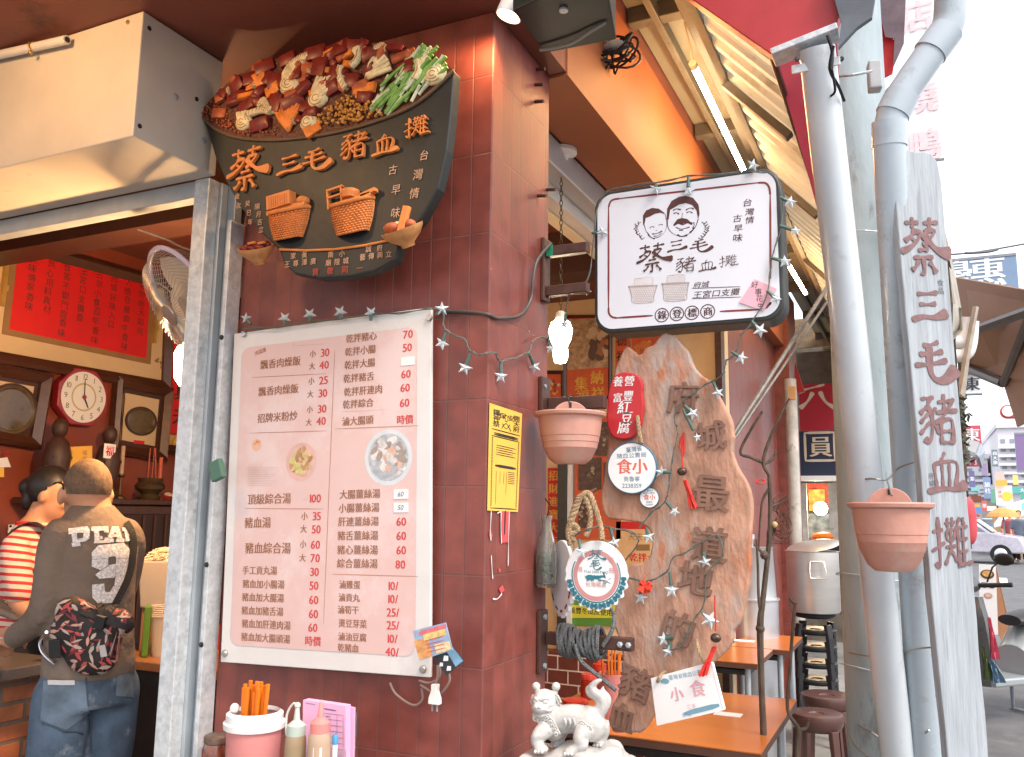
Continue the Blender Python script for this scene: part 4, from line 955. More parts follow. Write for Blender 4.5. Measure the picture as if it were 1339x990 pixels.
m = MB(); m.bb((SX1 - .0, 1.02, zs - .08), (SX1 + .026, 2.3, zs - .04)); m.build('cabinet_rail', M_dkwood, t, bevel=.003)
for k in range(7):
    m = MB(); y = 1.3 + k * .075; m.bb((SX1 + .0205, y - .007, zs - .7), (SX1 + .03, y + .007, zs - .085)); m.build('cabinet_bar', M_dkwood, t)
m = MB(); m.bb((SX0, 1.95, zs - .0), (SX1, 2.02, zs + .28)); m.bb((SX0, 1.65, zs + .28), (SX1, 2.3, zs + .31)); m.build('upper_tier', M_dkwood, t, bevel=.003)
def on_shelf(px, z=None): 
    p = onx(px, 650, -2.80); return V((-2.80, p.y, zs + .001 if z is None else z))
def zof(px, py): return onx(px, py, -2.80).z
M_brz = mat('old_bronze', (.10, .065, .03), .4, .5, var=.3, scale=20)
c = on_shelf(195); t = thing('incense_burner', c, 'squat bronze incense burner on the altar shelf', 'incense burner')
m = MB(); m.lathe([(.001, 0), (.055, 0), (.06, .012), (.04, .03), (.075, .055), (.08, .075), (.062, .095), (.07, .115), (.065, .115), (.05, .1), (.001, .1)], c, n=26); m.build('bowl', M_brz, t, smooth=True)
for k in range(3):
    m = MB(); m.tube([c + V((.01 * k, .02 * k - .02, .1)), c + V((.01 * k, .02 * k - .02 + jit(.02), .28))], .003, 6); m.build('incense_stick', mat('incense', (.5, .1, .06), .6), t)
c = on_shelf(220); t = thing('offering_tray', c, 'low tray of pale offerings on right end of the altar shelf', 'tray')
m = MB(); m.lathe([(.001, 0), (.07, 0), (.085, .018), (.08, .018), (.065, .004), (.001, .004)], c, n=22); m.build('tray', mat('red_lacquer', (.3, .03, .02), .3), t, smooth=True)
for k in range(6):
    m = MB(); m.ball(c + V((jit(.04), jit(.045), .022 + .008 * (k % 2))), (.02, .024, .012)); m.build('offering', mat('pale_offering', (.65, .5, .4), .5), t, smooth=True)
def statue(px, hpx, label, kind):
    c = on_shelf(px); top_ = zof(px, hpx) - zs; t = thing('wood_statue', c, label, 'statue')
    s_ = top_
    m = MB(); m.lathe([(.001, 0), (.05 * s_ / .3, 0), (.045 * s_ / .3, .1 * s_), (.03 * s_ / .3, .15 * s_), (.042 * s_ / .3, .3 * s_), (.05 * s_ / .3, .5 * s_), (.038 * s_ / .3, .68 * s_), (.016 * s_ / .3, .76 * s_)], c, n=16)
    m.build('body', mat('statue_wood', (.05, .022, .014), .5, var=.3), t, smooth=True)
    m = MB(); m.ball(c + V((0, 0, .86 * s_)), (.03 * s_ / .3, .028 * s_ / .3, .13 * s_)); m.build('head', MC['statue_wood'], t, smooth=True)
    m = MB(); m.tube([c + V((.03, -.05, .5 * s_)), c + V((.05, 0, .45 * s_)), c + V((.03, .05, .5 * s_))], .012, 8); m.build('arms', MC['statue_wood'], t, smooth=True)
statue(70, 545, 'dark carved wooden statue left of the yellow plaque', 0)
statue(137, 555, 'dark carved wooden figure right of the yellow plaque', 1)
c = on_shelf(101); t = thing('yellow_plaque', c, 'yellow paper plaque standing behind the bald man', 'plaque')
Fp = planex(c.x + .02); q = [Fp.px(*p) for p in ((82, 585), (119, 583), (119, 640), (82, 640))]
m = MB(); m.prism([q[0], q[1], (q[2][0], zs + .001), (q[3][0], zs + .001)], Fp, -.01, .01); m.build('board', mat('plaque_yellow', (.75, .40, .05), .5), t)
m = MB()
for px in (90, 109):
    for k, ch in enumerate('福祿'): ptext(m, Fp, ch, px, 592 + k * 8, 7, h=.0105)
m.build('characters', MC['tan_border'], t)
def candle(px, py0, label, col=(.5, .02, .015)):
    c = on_shelf(px); t = thing('candlestick', c, label, 'candlestick'); hh = zof(px, py0) - zs
    m = MB(); m.lathe([(.001, 0), (.03, 0), (.03, .01), (.008, .02), (.008, hh * .4), (.022, hh * .44), (.022, hh * .47), (.001, hh * .47)], c, n=16); m.build('holder', M_brz, t, smooth=True)
    m = MB(); m.lathe([(.012, hh * .471), (.011, hh), (.001, hh)], c, n=12); m.build('candle', mat('cand_%s' % px, col, .5), t, smooth=True)
candle(60, 592, 'thin candle stand at left end of the altar shelf'); candle(128, 600, 'red candle stand beside the yellow plaque', (.55, .02, .02)); candle(156, 583, 'tall pale candle stand on the middle of the shelf', (.45, .3, .2)); candle(207, 598, 'slim candle stand right of the incense burner', (.5, .1, .05))
c = on_shelf(138, zs + .12); 
t = thing('gold_cup', on_shelf(134), 'small gold cup with paper tag on the altar shelf', 'cup')
m = MB(); c = on_shelf(134); m.lathe([(.001, 0), (.028, 0), (.01, .02), (.01, .1), (.035, .13), (.04, .21), (.036, .21), (.001, .14)], c, n=18); m.build('cup', M_gold, t, smooth=True)
m = MB(); Fq = planex(c.x + .05); a, b = Fq.px(143, 590); m.fbox(Fq, a, b, .07, .075, 0, .003); o = m.build('tag', MC['white_paper'], t)
m = MB(); text(m, Fq, '福', a, b, .055, h=.0035, off=.03); m.build('tag_character', M_red, o)
c = on_shelf(110); t = thing('red_vase', on_shelf(118), 'small red vase beside the gold cup on the altar shelf', 'vase'); c = on_shelf(118)
m = MB(); m.lathe([(.001, 0), (.02, 0), (.03, .05), (.015, .09), (.018, .13), (.001, .13)], c, n=18); m.build('vase', mat('red_glaze', (.4, .03, .03), .2, coat=.5), t, smooth=True)
c = on_shelf(238, zs + .312); c.y = onx(240, 615, -2.8).y
t = thing('yellow_gourd', c, 'small yellow dome of netted fruit with wooden handle on the upper shelf', 'ornament')
m = MB(); m.lathe([(.001, 0), (.07, 0), (.075, .02), (.06, .06), (.03, .085), (.001, .09)], c, n=20); m.build('dome', mat('net_yellow', (.65, .38, .06), .6, var=.3, scale=60, bump=.6, bscale=90), t, smooth=True)
m = MB(); m.tube([c + V((0, 0, .085)), c + V((.0, .03, .2)), c + V((.02, .09, .42))], .014, 8); m.build('handle', mat('stick_wood', (.25, .12, .06), .6), t, smooth=True)

# wall fan
c = at(246, 400, 2.95)
fx = CR; fy = CU
nn = (CR * -.66 + CU * -.50 - CF * .62).normalized()
t = thing('wall_fan', c, 'round caged electric fan with pale lavender rim', 'fan')
px_ = nn.cross(V((0, 0, 1))).normalized(); py_ = nn.cross(px_); RF = .215
def circ(r, h, n=40): return [c + nn * h + px_ * r * math.cos(2 * math.pi * i / n) + py_ * r * math.sin(2 * math.pi * i / n) for i in range(n + 1)]
m = MB(); m.tube(circ(RF, 0), .0085, 8, caps=False); m.build('rim', mat('lavender_plastic', (.42, .38, .55), .4), t, smooth=True)
M_wire = mat('cage_wire', (.42, .38, .33), .35, .6)
m = MB()
for k in range(64):
    u = 2 * math.pi * k / 64; d = px_ * math.cos(u) + py_ * math.sin(u); d2 = px_ * math.cos(u + .35) + py_ * math.sin(u + .35)
    m.tube([c + d * RF, c + nn * .05 + d2 * RF * .85, c + nn * .07 + d2 * RF * .4, c + nn * .07 + d2 * .03], .0013, 4, caps=False)
m.tube(circ(RF * .55, .068), .0015, 4, caps=False); m.lathe([(.04, .066), (.038, .076), (.001, .08)], c, nn, 20); m.build('front_cage', M_wire, t)
m = MB()
for k in range(64):
    u = 2 * math.pi * k / 64; d = px_ * math.cos(u) + py_ * math.sin(u)
    m.tube([c + d * RF, c - nn * .055 + d * RF * .86, c - nn * .095 + d * .06], .0013, 4, caps=False)
m.tube(circ(RF * .6, -.077), .0015, 4, caps=False); m.build('rear_cage', M_wire, t)
for k in range(3):
    m = MB(); u0 = 2.1 * k; rings = []
    for j in range(6):
        r_ = .04 + (RF * .85 - .04) * j / 5; sp_ = .35 + .35 * math.sin(math.pi * (j / 5) ** .8); row = []
        for i in range(7):
            u = u0 + (i / 6 - .5) * sp_ * 2; row.append(c + (px_ * math.cos(u) + py_ * math.sin(u)) * r_ + nn * (-.01 + (i / 6 - .5) * .045))
        rings.append(row)
    m.loft(rings, caps=False, closed=False); m.build('blade', mat('fan_blade', (.62, .55, .45), .35, transl=.2), t, smooth=True)
m = MB(); m.lathe([(.001, .015), (.04, .012), (.042, -.03), (.055, -.10), (.062, -.16), (.045, -.21), (.001, -.215)], c, nn, 22); m.build('motor', mat('motor_grey', (.35, .3, .28), .4), t, smooth=True)
m = MB(); q0 = c - nn * .17; m.tube([q0, q0 + V((0, .02, .12)), V((q0.x, q0.y + .05, 2.7)), V((q0.x, q0.y + .05, 2.922))], .016, 10); m.build('bracket', mat('fan_bracket', (.05, .025, .02), .5), t, smooth=True)
t = thing('ceiling_wire', at(200, 318, 3.3), 'thin pale wire sagging from the beam to the fan', 'wire')
m = MB(); m.tube(spline([at(*p, 3.0) for p in ((180, 300), (215, 312), (240, 324), (262, 330))], 5), .003, 6); m.build('wire', mat('pale_wire', (.4, .33, .26), .5), t)
# glowing lamp near the post
c = at(249, 478, 3.25)
t = thing('pendant_lamp', c, 'glowing white globe lamp half hidden behind the steel post', 'lamp')
M_glow = mat('lit_globe', (.9, .85, .7), .4, emit=(1, .82, .58), es=16)
m = MB(); m.lathe([(.001, -.085), (.035, -.08), (.055, -.05), (.058, 0), (.062, .04), (.05, .07), (.03, .085), (.001, .086)], c, n=22); m.build('globe', M_glow, t, smooth=True)
m = MB(); m.lathe([(.032, .086), (.03, .12), (.012, .14), (.001, .14)], c, n=18); m.build('socket', mat('cap_plastic', (.6, .55, .45)), t, smooth=True)
m = MB(); m.tube([c + V((0, 0, .14)), V((c.x, c.y, 2.922))], .004, 6); m.build('cord', M_black, t)
lamp('lamp_glow', c + V((-.05, 0, -.0)), 85, (1, .55, .22), .05)

# counters and what stands on them
zc = .915
t = thing('brick_counter', (-2.2, .1, .03), 'brick counter with dark grey top in front of the woman', 'counter')
m = MB(); m.bb((-2.95, -.25, .03), (-2.02, .30, zc - .04)); m.build('brick_front', M_brick, t)
m = MB(); m.bb((-2.019, -.26, .03), (-1.965, -.19, zc - .04)); m.build('corner_post', mat('counter_post', (.09, .05, .035), .6), t, bevel=.003)
m = MB(); m.bb((-2.98, -.28, zc - .039), (-1.94, .33, zc + .004)); m.build('counter_top', mat('counter_grey', (.10, .085, .08), .35, var=.15), t, bevel=.004)
t = thing('bowl', (-2.1, .02, zc + .005), 'steel bowl near the left picture edge on the grey counter', 'bowl'); c = V((-2.11, -.02, zc + .005))
m = MB(); m.lathe([(.001, 0), (.05, .0), (.085, .05), (.09, .055), (.08, .05), (.045, .006), (.001, .006)], c, n=24); m.build('bowl', M_steel, t, smooth=True)
zw = .90
t = thing('wooden_counter', (-1.5, .75, .03), 'low wooden topped counter behind the man with dark front', 'counter')
m = MB(); m.bb((-1.98, .50, zw - .035), (-.90, 1.15, zw)); m.build('counter_top', mat('warm_wood', (.30, .12, .045), .4, var=.2, stretch=(2, 12, 12), coat=.2), t, bevel=.004)
m = MB(); m.bb((-1.95, .56, .03), (-.92, 1.12, zw - .036)); m.build('front', mat('counter_dark', (.03, .02, .016), .6, var=.4), t)
c = onz(213, 857, zw + .001)
def zatx(c, px, py): 
    d = (c - CAM).dot(CF); return at(px, py, d).z - c.z
sc_ = (c - CAM).dot(CF) / FP
t = thing('plastic_cups', c, 'tall stack of clear plastic drinking cups on the wooden counter', 'cup stack')
M_cup = mat('cloudy_cup', (.80, .70, .58), .25, var=.05, transl=.4)
hc = zatx(c, 210, 790)
m = MB(); m.lathe([(.001, 0), (sc_ * 14, 0), (sc_ * 18, hc * .75)], c, n=24)
for k in range(6): m.lathe([(sc_ * 18, hc * (.75 + .04 * k)), (sc_ * 19, hc * (.762 + .04 * k)), (sc_ * 18.2, hc * (.785 + .04 * k))], c, n=24)
m.build('cups', M_cup, t, smooth=True, angle=60)
m = MB(); Fc = facing(c + V((.0, 0, 0)), -52).off(sc_ * 16.5)
for k in range(2): text(m, Fc, '果の茶', 0, hc * (.5 - .17 * k), sc_ * 9, h=.001)
m.build('print', mat('brown_ink', (.26, .1, .05)), t)
c2 = onz(185, 858, zw + .001)
t = thing('green_packet', c2, 'green printed packet leaning beside the cup stack', 'packet')
Fg = facing(c2, -45); m = MB(); m.prism([(-.045, 0), (.04, 0), (.045, .20), (-.04, .20)], Fg, -.025, .0); m.build('pack', mat('packet_green', (.12, .26, .03), .35), t, bevel=.006)
m = MB(); text(m, Fg, '木', 0, .10, .06, h=.001, off=.02); m.build('print', M_ink, t)
# box of noodles held on the cup stack's rear: a tapered tub on a stand
c3 = onz(190, 857, zw + .001) + V((-.08, .14, 0))
sc3 = (c3 - CAM).dot(CF) / FP
t = thing('noodle_tub', c3, 'tall translucent tub heaped with pale noodles behind the cups', 'tub')
h0 = zatx(c3, 200, 793); h1 = zatx(c3, 200, 733)
Fd = facing(c3, -52)
def sq(hw, hd, z): return [Fd.p(s_ * hw, z, t_ * hd) for s_, t_ in ((-1, -1), (1, -1), (1, 1), (-1, 1))]
m = MB(); m.loft([sq(sc3 * 20, sc3 * 20, 0), sq(sc3 * 20, sc3 * 20, h0 * .98)]); m.build('stand', mat('carton_brown', (.28, .14, .06), .6), t)
m = MB(); m.loft([sq(sc3 * 24, sc3 * 22, h0), sq(sc3 * 31, sc3 * 27, h1)]); m.build('tub', mat('tub_plastic', (.66, .56, .46), .35, var=.05, transl=.35), t, bevel=.006)
m = MB()
for i in range(170):
    u = random.uniform(0, 6.28); q_ = math.sqrt(random.random()); x, y = math.cos(u) * q_ * sc3 * 28, math.sin(u) * q_ * sc3 * 23; z = h1 + sc3 * 15 * (1 - q_ ** 2)
    p = Fd.p(x, z, y); v = random.uniform(0, 6.28); d = (Fd.x * math.cos(v) + Fd.n * math.sin(v)) * sc3 * 7
    m.tube([p - d, p + V((0, 0, jit(.006))), p + d + V((0, 0, -.006))], .0042, 5)
m.ball(Fd.p(0, h1 - .002, 0), (sc3 * 26, sc3 * 22, sc3 * 12)); m.build('noodles', mat('noodle', (.74, .60, .42), .5, var=.06), t, smooth=True)
c4 = c3 + V((-.05, .22, 0))
t = thing('tea_tin', c4, 'green tea tin with white curled handle behind the noodle tub', 'tin')
ht = zatx(c4, 195, 702); Fe = facing(c4, -50)
m = MB(); m.prism([(-.09, 0), (.12, 0), (.12, ht), (-.09, ht)], Fe, -.08, 0); m.build('tin', mat('tin_green', (.14, .2, .06), .35), t, bevel=.004)
m = MB(); m.fbox(Fe, -.05, ht + .008, .1, .014, -.06, -.01); m.build('white_lid', MC['white_plastic'], t)
m = MB(); m.tube([Fe.p(.03 + .035 * math.cos(u), ht + .005 + .03 * math.sin(u), .004) for u in [i * .35 - .6 for i in range(12)]], .006, 8); m.build('handle', MC['white_plastic'], t, smooth=True)
m = MB(); m.lathe([(.001, 0), (.03, 0), (.028, .1), (.001, .1)], onz(238, 850, zw + .001) + V((.1, .1, 0)), n=14); tag(m.build('red_can', mat('red_glaze', (.4, .03, .03)), smooth=True), 'small red can at right end of the wooden counter', 'can')
# ================================================================== people
def remesh(mb, voxel, smooth=6):
    me = bpy.data.meshes.new('tmp'); me.from_pydata(mb.v, [], mb.f)
    bm = bmesh.new(); bm.from_mesh(me); bmesh.ops.recalc_face_normals(bm, faces=bm.faces); bm.to_mesh(me); bm.free()
    ob = bpy.data.objects.new('tmp', me); COL.objects.link(ob)
    md = ob.modifiers.new('r', 'REMESH'); md.mode = 'VOXEL'; md.voxel_size = voxel
    ms = ob.modifiers.new('s', 'SMOOTH'); ms.iterations = smooth; ms.factor = .5
    ev = ob.evaluated_get(bpy.context.evaluated_depsgraph_get()); m2 = ev.to_mesh()
    out = MB(); out.v = [v.co.copy() for v in m2.vertices]; out.f = [tuple(p.vertices) for p in m2.polygons]
    ev.to_mesh_clear(); bpy.data.objects.remove(ob); bpy.data.meshes.remove(me)
    return out
class Body:
    def __init__(s, o, az):
        a = R(az); s.o = V(o); s.f = V((math.sin(a), math.cos(a), 0)); s.r = V((math.cos(a), -math.sin(a), 0)); s.u = V((0, 0, 1)); s.lean = 0
    def p(s, x, y, z): return s.o + s.r * x + s.f * (y + s.lean * max(0, z - .9)) + s.u * z
    def ell(s, c, rx, ry, n=20):      # horizontal ring
        return [s.p(c[0] + rx * math.cos(2 * math.pi * i / n), c[1] + ry * math.sin(2 * math.pi * i / n), c[2]) for i in range(n)]
    def limb(s, mb, pts, rs, n=12):
        P = spline([s.p(*q) for q in pts], 5); m = len(pts) - 1; rr = []
        for i in range(len(P)):
            u = i / 5; k = min(int(u), m - 1); rr.append(rs[k] + (rs[k + 1] - rs[k]) * (u - k))
        mb.tube(P, rr, n)
        for q, r_ in zip(pts, rs): mb.ball(s.p(*q), r_ * .99, 12, 8)
    def hand(s, mb, w_, d, nrm, L=.17):
        """palm from the wrist along d, fingers curled towards nrm"""
        d = d.normalized(); side = d.cross(nrm).normalized(); nrm = side.cross(d)
        mb.ball(w_ + d * .048, (.05, .04, .017), 12, 8, (d, side, nrm))
        mb.tube([w_ - d * .02, w_ + d * .02], [.026, .027], 10)
        for i, (off, ln) in enumerate(((-.030, .066), (-.010, .078), (.011, .073), (.030, .056))):
            b0 = w_ + d * .085 + side * off; b1 = b0 + d * ln * .5 + nrm * ln * .12; b2 = b1 + d * ln * .3 + nrm * ln * .28; b3 = b2 + d * ln * .08 + nrm * ln * .25
            mb.tube([b0 - d * .02, b0, b1, b2, b3], [.0095, .0095, .0088, .0082, .006], 8)
        b0 = w_ + d * .025 - side * .034; mb.tube([b0, b0 + d * .03 - side * .022 + nrm * .01, b0 + d * .058 - side * .024 + nrm * .024], [.012, .0105, .008], 8)
M_skin = mat('skin', (.52, .25, .14), .5, var=.06, scale=12)
M_hairk = mat('black_hair', (.012, .010, .010), .45, var=.3, scale=50)

# ------------------------------------------------------------------ the man, seen from behind
G = .03
B = Body((-1.648 + .075, .082 + .035, G), -78); B.lean = .11
t = thing('person', B.o, 'cropped hair man from behind in grey long sleeved PEAK 9 shirt and jeans', 'person')
b = MB()
hx, hy = -.012, .04      # head bowed and turned
b.loft([B.ell((0, 0, .86), .125, .10), B.ell((0, 0, .95), .13, .10), B.ell((0, 0, 1.1), .125, .095), B.ell((0, .0, 1.28), .13, .10), B.ell((0, -.005, 1.38), .12, .085), B.ell((0, .0, 1.43), .09, .07), B.ell((0, .005, 1.46), .062, .062)])
b.tube([B.p(0, -.005, 1.40), B.p(-.004, .012, 1.47), B.p(-.01, .035, 1.50)], [.07, .064, .060], 16)
HC = B.p(hx, hy, 1.515)
hf = (B.f * .99 + B.r * .12).normalized(); hu = (V((0, 0, 1)) + hf * .12).normalized(); hr = hf.cross(hu).normalized(); hu = hr.cross(hf)
def hp(x, y, z): return HC + hr * x + hf * y + hu * z
b.ball(hp(0, -.012, .022), (.076, .094, .098), 22, 14, (hr, hf, hu))
b.ball(hp(0, .03, -.045), (.058, .062, .075), 18, 12, (hr, hf, hu))
b.ball(hp(0, .055, -.085), (.034, .034, .028), 12, 8, (hr, hf, hu))
b.tube([hp(0, .09, .015), hp(0, .108, -.022), hp(0, .09, -.032)], [.01, .017, .012], 10)
for s_ in (-1, 1):
    b.ball(hp(s_ * .083, .0, -.014), (.014, .022, .036), 12, 8, (hr, (hf * .95 - hr * s_ * .3).normalized(), hu))
    b.ball(hp(s_ * .03, .085, .008), (.014, .010, .010), 10, 6, (hr, hf, hu))
    b.ball(hp(s_ * .028, .082, -.02), (.02, .02, .016), 10, 6, (hr, hf, hu))
b.ball(hp(0, .09, -.058), (.024, .012, .007), 10, 6, (hr, hf, hu)); b.ball(hp(0, .088, -.07), (.02, .012, .007), 10, 6, (hr, hf, hu))
LA = [(-.128, -.005, 1.375), (-.150, .02, 1.12), (-.15, .25, 1.0)]; RA = [(.128, .0, 1.375), (.155, .11, 1.13), (.10, .29, 1.04)]
B.limb(b, LA, [.042, .038, .030]); B.limb(b, RA, [.042, .038, .030])
for A in (LA, RA): B.hand(b, B.p(*A[2]), B.f * .9 - B.u * .2 + B.r * (.2 if A is LA else -.2), -B.u)
LL = [(-.082, 0, .90), (-.095, .02, .50), (-.105, -.02, .09)]; RL = [(.082, .0, .90), (.095, .02, .50), (.11, -.02, .09)]
for A in (LL, RL):
    B.limb(b, A, [.066, .052, .042]); b.ball(B.p(A[2][0], .05, .045), (.045, .13, .045), 12, 8, (B.r, B.f, B.u))
body = remesh(b, .0095, 4).build('body', M_skin, t, smooth=True)
# cropped hair cap
m = MB(); rings = []
hs = MB(); hs.ball(hp(0, -.012, .022), (.0788, .0968, .1005), 30, 22, (hr, hf, hu))
keep = []
for f_ in hs.f:
    c = sum((hs.v[i] for i in f_), V()) / len(f_) - HC; x, y, z = c.dot(hr), c.dot(hf), c.dot(hu)
    if z > -.012 + (.055 if y > .05 else 0) + max(0, y) * .6 and len(f_) == 4: keep.append(f_)
m.v = hs.v; m.f = keep
used = sorted({i for f_ in keep for i in f_}); mp_ = {k: i for i, k in enumerate(used)}; m.v = [hs.v[i] for i in used]; m.f = [tuple(mp_[i] for i in f_) for f_ in keep]
m.build('hair', mat('cropped_hair', (.135, .082, .05), .8, var=.4, scale=55, bump=.4, bscale=300), t, smooth=True)
m = MB(); m.tube(spline([hp(-.081, .095, .03), hp(-.083, .04, .034), hp(-.085, -.008, .028), hp(-.084, -.022, .01)], 4), .0035, 8); m.build('glasses_arm', M_black, t, smooth=True)
# shirt
s = MB()
s.loft([B.ell((0, .0, .885), .150, .122), B.ell((0, .0, .92), .155, .126), B.ell((0, .0, 1.05), .146, .12), B.ell((0, .0, 1.2), .148, .12), B.ell((0, -.005, 1.30), .150, .118), B.ell((0, -.005, 1.375), .138, .105), B.ell((0, .0, 1.425), .110, .088), B.ell((0, .008, 1.455), .084, .076), B.ell((0, .012, 1.472), .07, .07)])
def sl(A, r0): 
    B.limb(s, [(A[0][0] * .93, A[0][1], A[0][2] - .0), (A[0][0] * 1.06, A[0][1], A[0][2] - .06), A[1], (A[1][0] * .15 + A[2][0] * .85, A[1][1] * .15 + A[2][1] * .85, A[1][2] * .15 + A[2][2] * .85)], [.054, .057, .052, .042])
sl(LA, 0); sl(RA, 0)
for k in range(5): s.limb if False else s.tube([B.p(-.245 - .0 * k, -.03 + .03 * k, 1.10 + .012 * k), B.p(-.30, .01 + .03 * k, 1.13 + .01 * k)], [.012, .016], 8)
shirt = remesh(s, .0105, 7)
M_shirt = mat('taupe_jersey', (.165, .122, .095), .85, var=.14, scale=6, bump=.55, bscale=11, bdist=.04)
so_ = shirt.build('shirt', M_shirt, t, smooth=True)
bvh = BVHTree.FromPolygons(shirt.v, shirt.f)
def hit(bv, px, py, off):
    d = ray(px, py).normalized(); r_ = bv.ray_cast(CAM, d)
    if r_[0] is None:
        r_ = bv.find_nearest(CAM + d * 3.0)
    n_ = r_[1] if r_[1].dot(d) < 0 else -r_[1]
    return r_[0] + n_ * off
def decal(bv, polys, off, dens=2.6):
    """pixel polygons cut fine and laid on a surface"""
    mb = MB()
    for poly in polys:
        bm = bmesh.new(); vs = [bm.verts.new((x, y, 0)) for x, y in poly]; bm.faces.new(vs)
        x0, x1 = min(p[0] for p in poly), max(p[0] for p in poly); y0, y1 = min(p[1] for p in poly), max(p[1] for p in poly)
        for ax_, lo, hi in ((0, x0, x1), (1, y0, y1)):
            k = lo + dens
            while k < hi:
                co = (k, 0, 0) if ax_ == 0 else (0, k, 0); no = (1, 0, 0) if ax_ == 0 else (0, 1, 0)
                bmesh.ops.bisect_plane(bm, geom=bm.verts[:] + bm.edges[:] + bm.faces[:], plane_co=co, plane_no=no); k += dens
        bm.verts.index_update()
        mb.add([hit(bv, v.co.x, v.co.y, off) for v in bm.verts], [tuple(v.index for v in f_.verts) for f_ in bm.faces]); bm.free()
    return mb
def z4(x, y): return (x / 2.415, 580 + y / 2.415)
def zp(*pts): return [z4(*q) for q in pts]
M_flock = mat('white_flock', (.60, .58, .58), .8, var=.45, scale=20, stretch=(1, 7, 7))
L = []
# P
L += [zp((215, 270), (275, 263), (283, 273), (282, 300), (270, 310), (245, 313), (246, 302), (262, 299), (264, 283), (243, 284), (216, 288)), zp((226, 287), (243, 285), (247, 314), (230, 314)), zp((226, 315), (252, 312), (256, 324), (229, 328))]
# E
L += [zp((288, 264), (340, 262), (342, 282), (328, 282), (326, 276), (312, 277), (312, 284), (312, 285), (296, 285), (295, 278), (288, 278)), zp((297, 286), (312, 285), (313, 294), (322, 294), (322, 302), (313, 302), (314, 306), (298, 308)), zp((298, 309), (314, 307), (328, 306), (330, 298), (344, 298), (345, 314), (294, 316))]
# A
L += [zp((352, 263), (372, 263), (384, 300), (368, 300), (361, 278), (352, 300), (338, 300)), zp((356, 288), (366, 288), (368, 296), (353, 296)), zp((335, 301), (357, 301), (357, 313), (335, 313)), zp((364, 301), (390, 301), (390, 312), (364, 312))]
# K
L += [zp((384, 266), (404, 266), (403, 278), (401, 284), (416, 270), (420, 278), (404, 294), (410, 308), (392, 310), (394, 300), (392, 296), (391, 278), (384, 278))]
# 9
L += [zp((310, 322), (388, 314), (408, 336), (404, 362), (364, 362), (362, 356), (342, 358), (341, 362), (290, 366), (289, 345)), zp((290, 367), (340, 363), (340, 382), (341, 384), (316, 400), (289, 388)),
      zp((365, 363), (404, 363), (400, 400), (391, 450), (358, 450), (363, 420), (362, 402), (346, 402), (342, 384), (364, 380)), zp((317, 401), (342, 386), (346, 403), (361, 403), (362, 418), (357, 424), (312, 427), (300, 414)),
      zp((290, 446), (328, 442), (330, 468), (344, 470), (356, 451), (391, 451), (384, 476), (364, 502), (310, 507), (291, 486))]
decal(bvh, L, .004).build('shirt_print', M_flock, so_)
# jeans
j = MB()
j.loft([B.ell((0, 0, .80), .165, .13), B.ell((0, 0, .88), .155, .122), B.ell((0, 0, .96), .145, .115)])
for A in (LL, RL): B.limb(j, [(A[0][0] * 1.02, 0, .84), (A[0][0] * 1.08, .005, .66), A[1], (A[2][0], A[2][1], .14)], [.096, .09, .078, .07])
jm = remesh(j, .012, 6)
M_den = mat('washed_denim', (.065, .10, .15), .8, var=.55, scale=4.5, bump=.4, bscale=14, stain=(.27, .32, .37), sscale=3.6, sthr=.54, bdist=.02)
jo = jm.build('jeans', M_den, t, smooth=True)
bj = BVHTree.FromPolygons(jm.v, jm.f)
def zq(x, y): return (x * 140 / 1066, 860 + y * 130 / 990)
decal(bj, [[zq(440, 235), zq(840, 225), zq(890, 540), zq(660, 720), zq(410, 620)]], .004).build('back_pocket', mat('pocket_denim', (.10, .14, .19), .8, var=.5, scale=7, bump=.3, bscale=20), jo)
decal(bj, [[(152, 884), (170, 880), (174, 912), (150, 910)]], .004).build('back_pocket', MC['pocket_denim'], jo)
decal(bj, [[zq(490, 225), zq(745, 225), zq(748, 272), zq(490, 278)]], .008).build('leather_patch', mat('patch', (.45, .44, .46), .7), jo)
m = MB(); m.tube([hit(bj, *zq(*q), .006) for q in ((425, 640), (640, 725), (820, 745))], .003, 6); m.tube([hit(bj, 112 + k, 886 + k * 12, .004) for k in range(9)], .003, 6); m.build('seams', mat('seam_blue', (.05, .07, .10), .8), jo)
# sling bag with leaf print, its strap, buckle and straps
sc_b = (hit(bvh, 110, 825, 0) - CAM).dot(CF) / FP
bt = thing('sling_bag', at(112, 880, 2.7), 'dark sling bag with red and pink leaf print on the man\'s hip', 'bag')
bagc = hit(bvh, 112, 830, .03); ux_ = (CR * .96 - CU * .26).normalized(); un = -CF; uy_ = (CU - ux_ * CU.dot(ux_)).normalized()
bg_ = MB()
bg_.ball(bagc, (sc_b * 47, sc_b * 38, .055), 26, 16, (ux_, uy_, un)); bg_.ball(bagc + ux_ * sc_b * 12 - uy_ * sc_b * 22, (sc_b * 36, sc_b * 28, .05), 20, 12, (ux_, uy_, un)); bg_.ball(bagc + ux_ * sc_b * 30 + uy_ * sc_b * 26, (sc_b * 28, sc_b * 18, .045), 16, 10, (ux_, uy_, un)); bg_.ball(bagc - ux_ * sc_b * 25 + uy_ * sc_b * 25, (sc_b * 22, sc_b * 20, .042), 16, 10, (ux_, uy_, un))
bgm = remesh(bg_, .009, 4); bgo = bgm.build('pouch', mat('bag_black', (.022, .016, .016), .7, var=.3, scale=20, bump=.4, bscale=25), bt, smooth=True)
bb_ = BVHTree.FromPolygons(bgm.v, bgm.f)
rl = random.Random(4); lf = {0: [], 1: [], 2: [], 3: []}
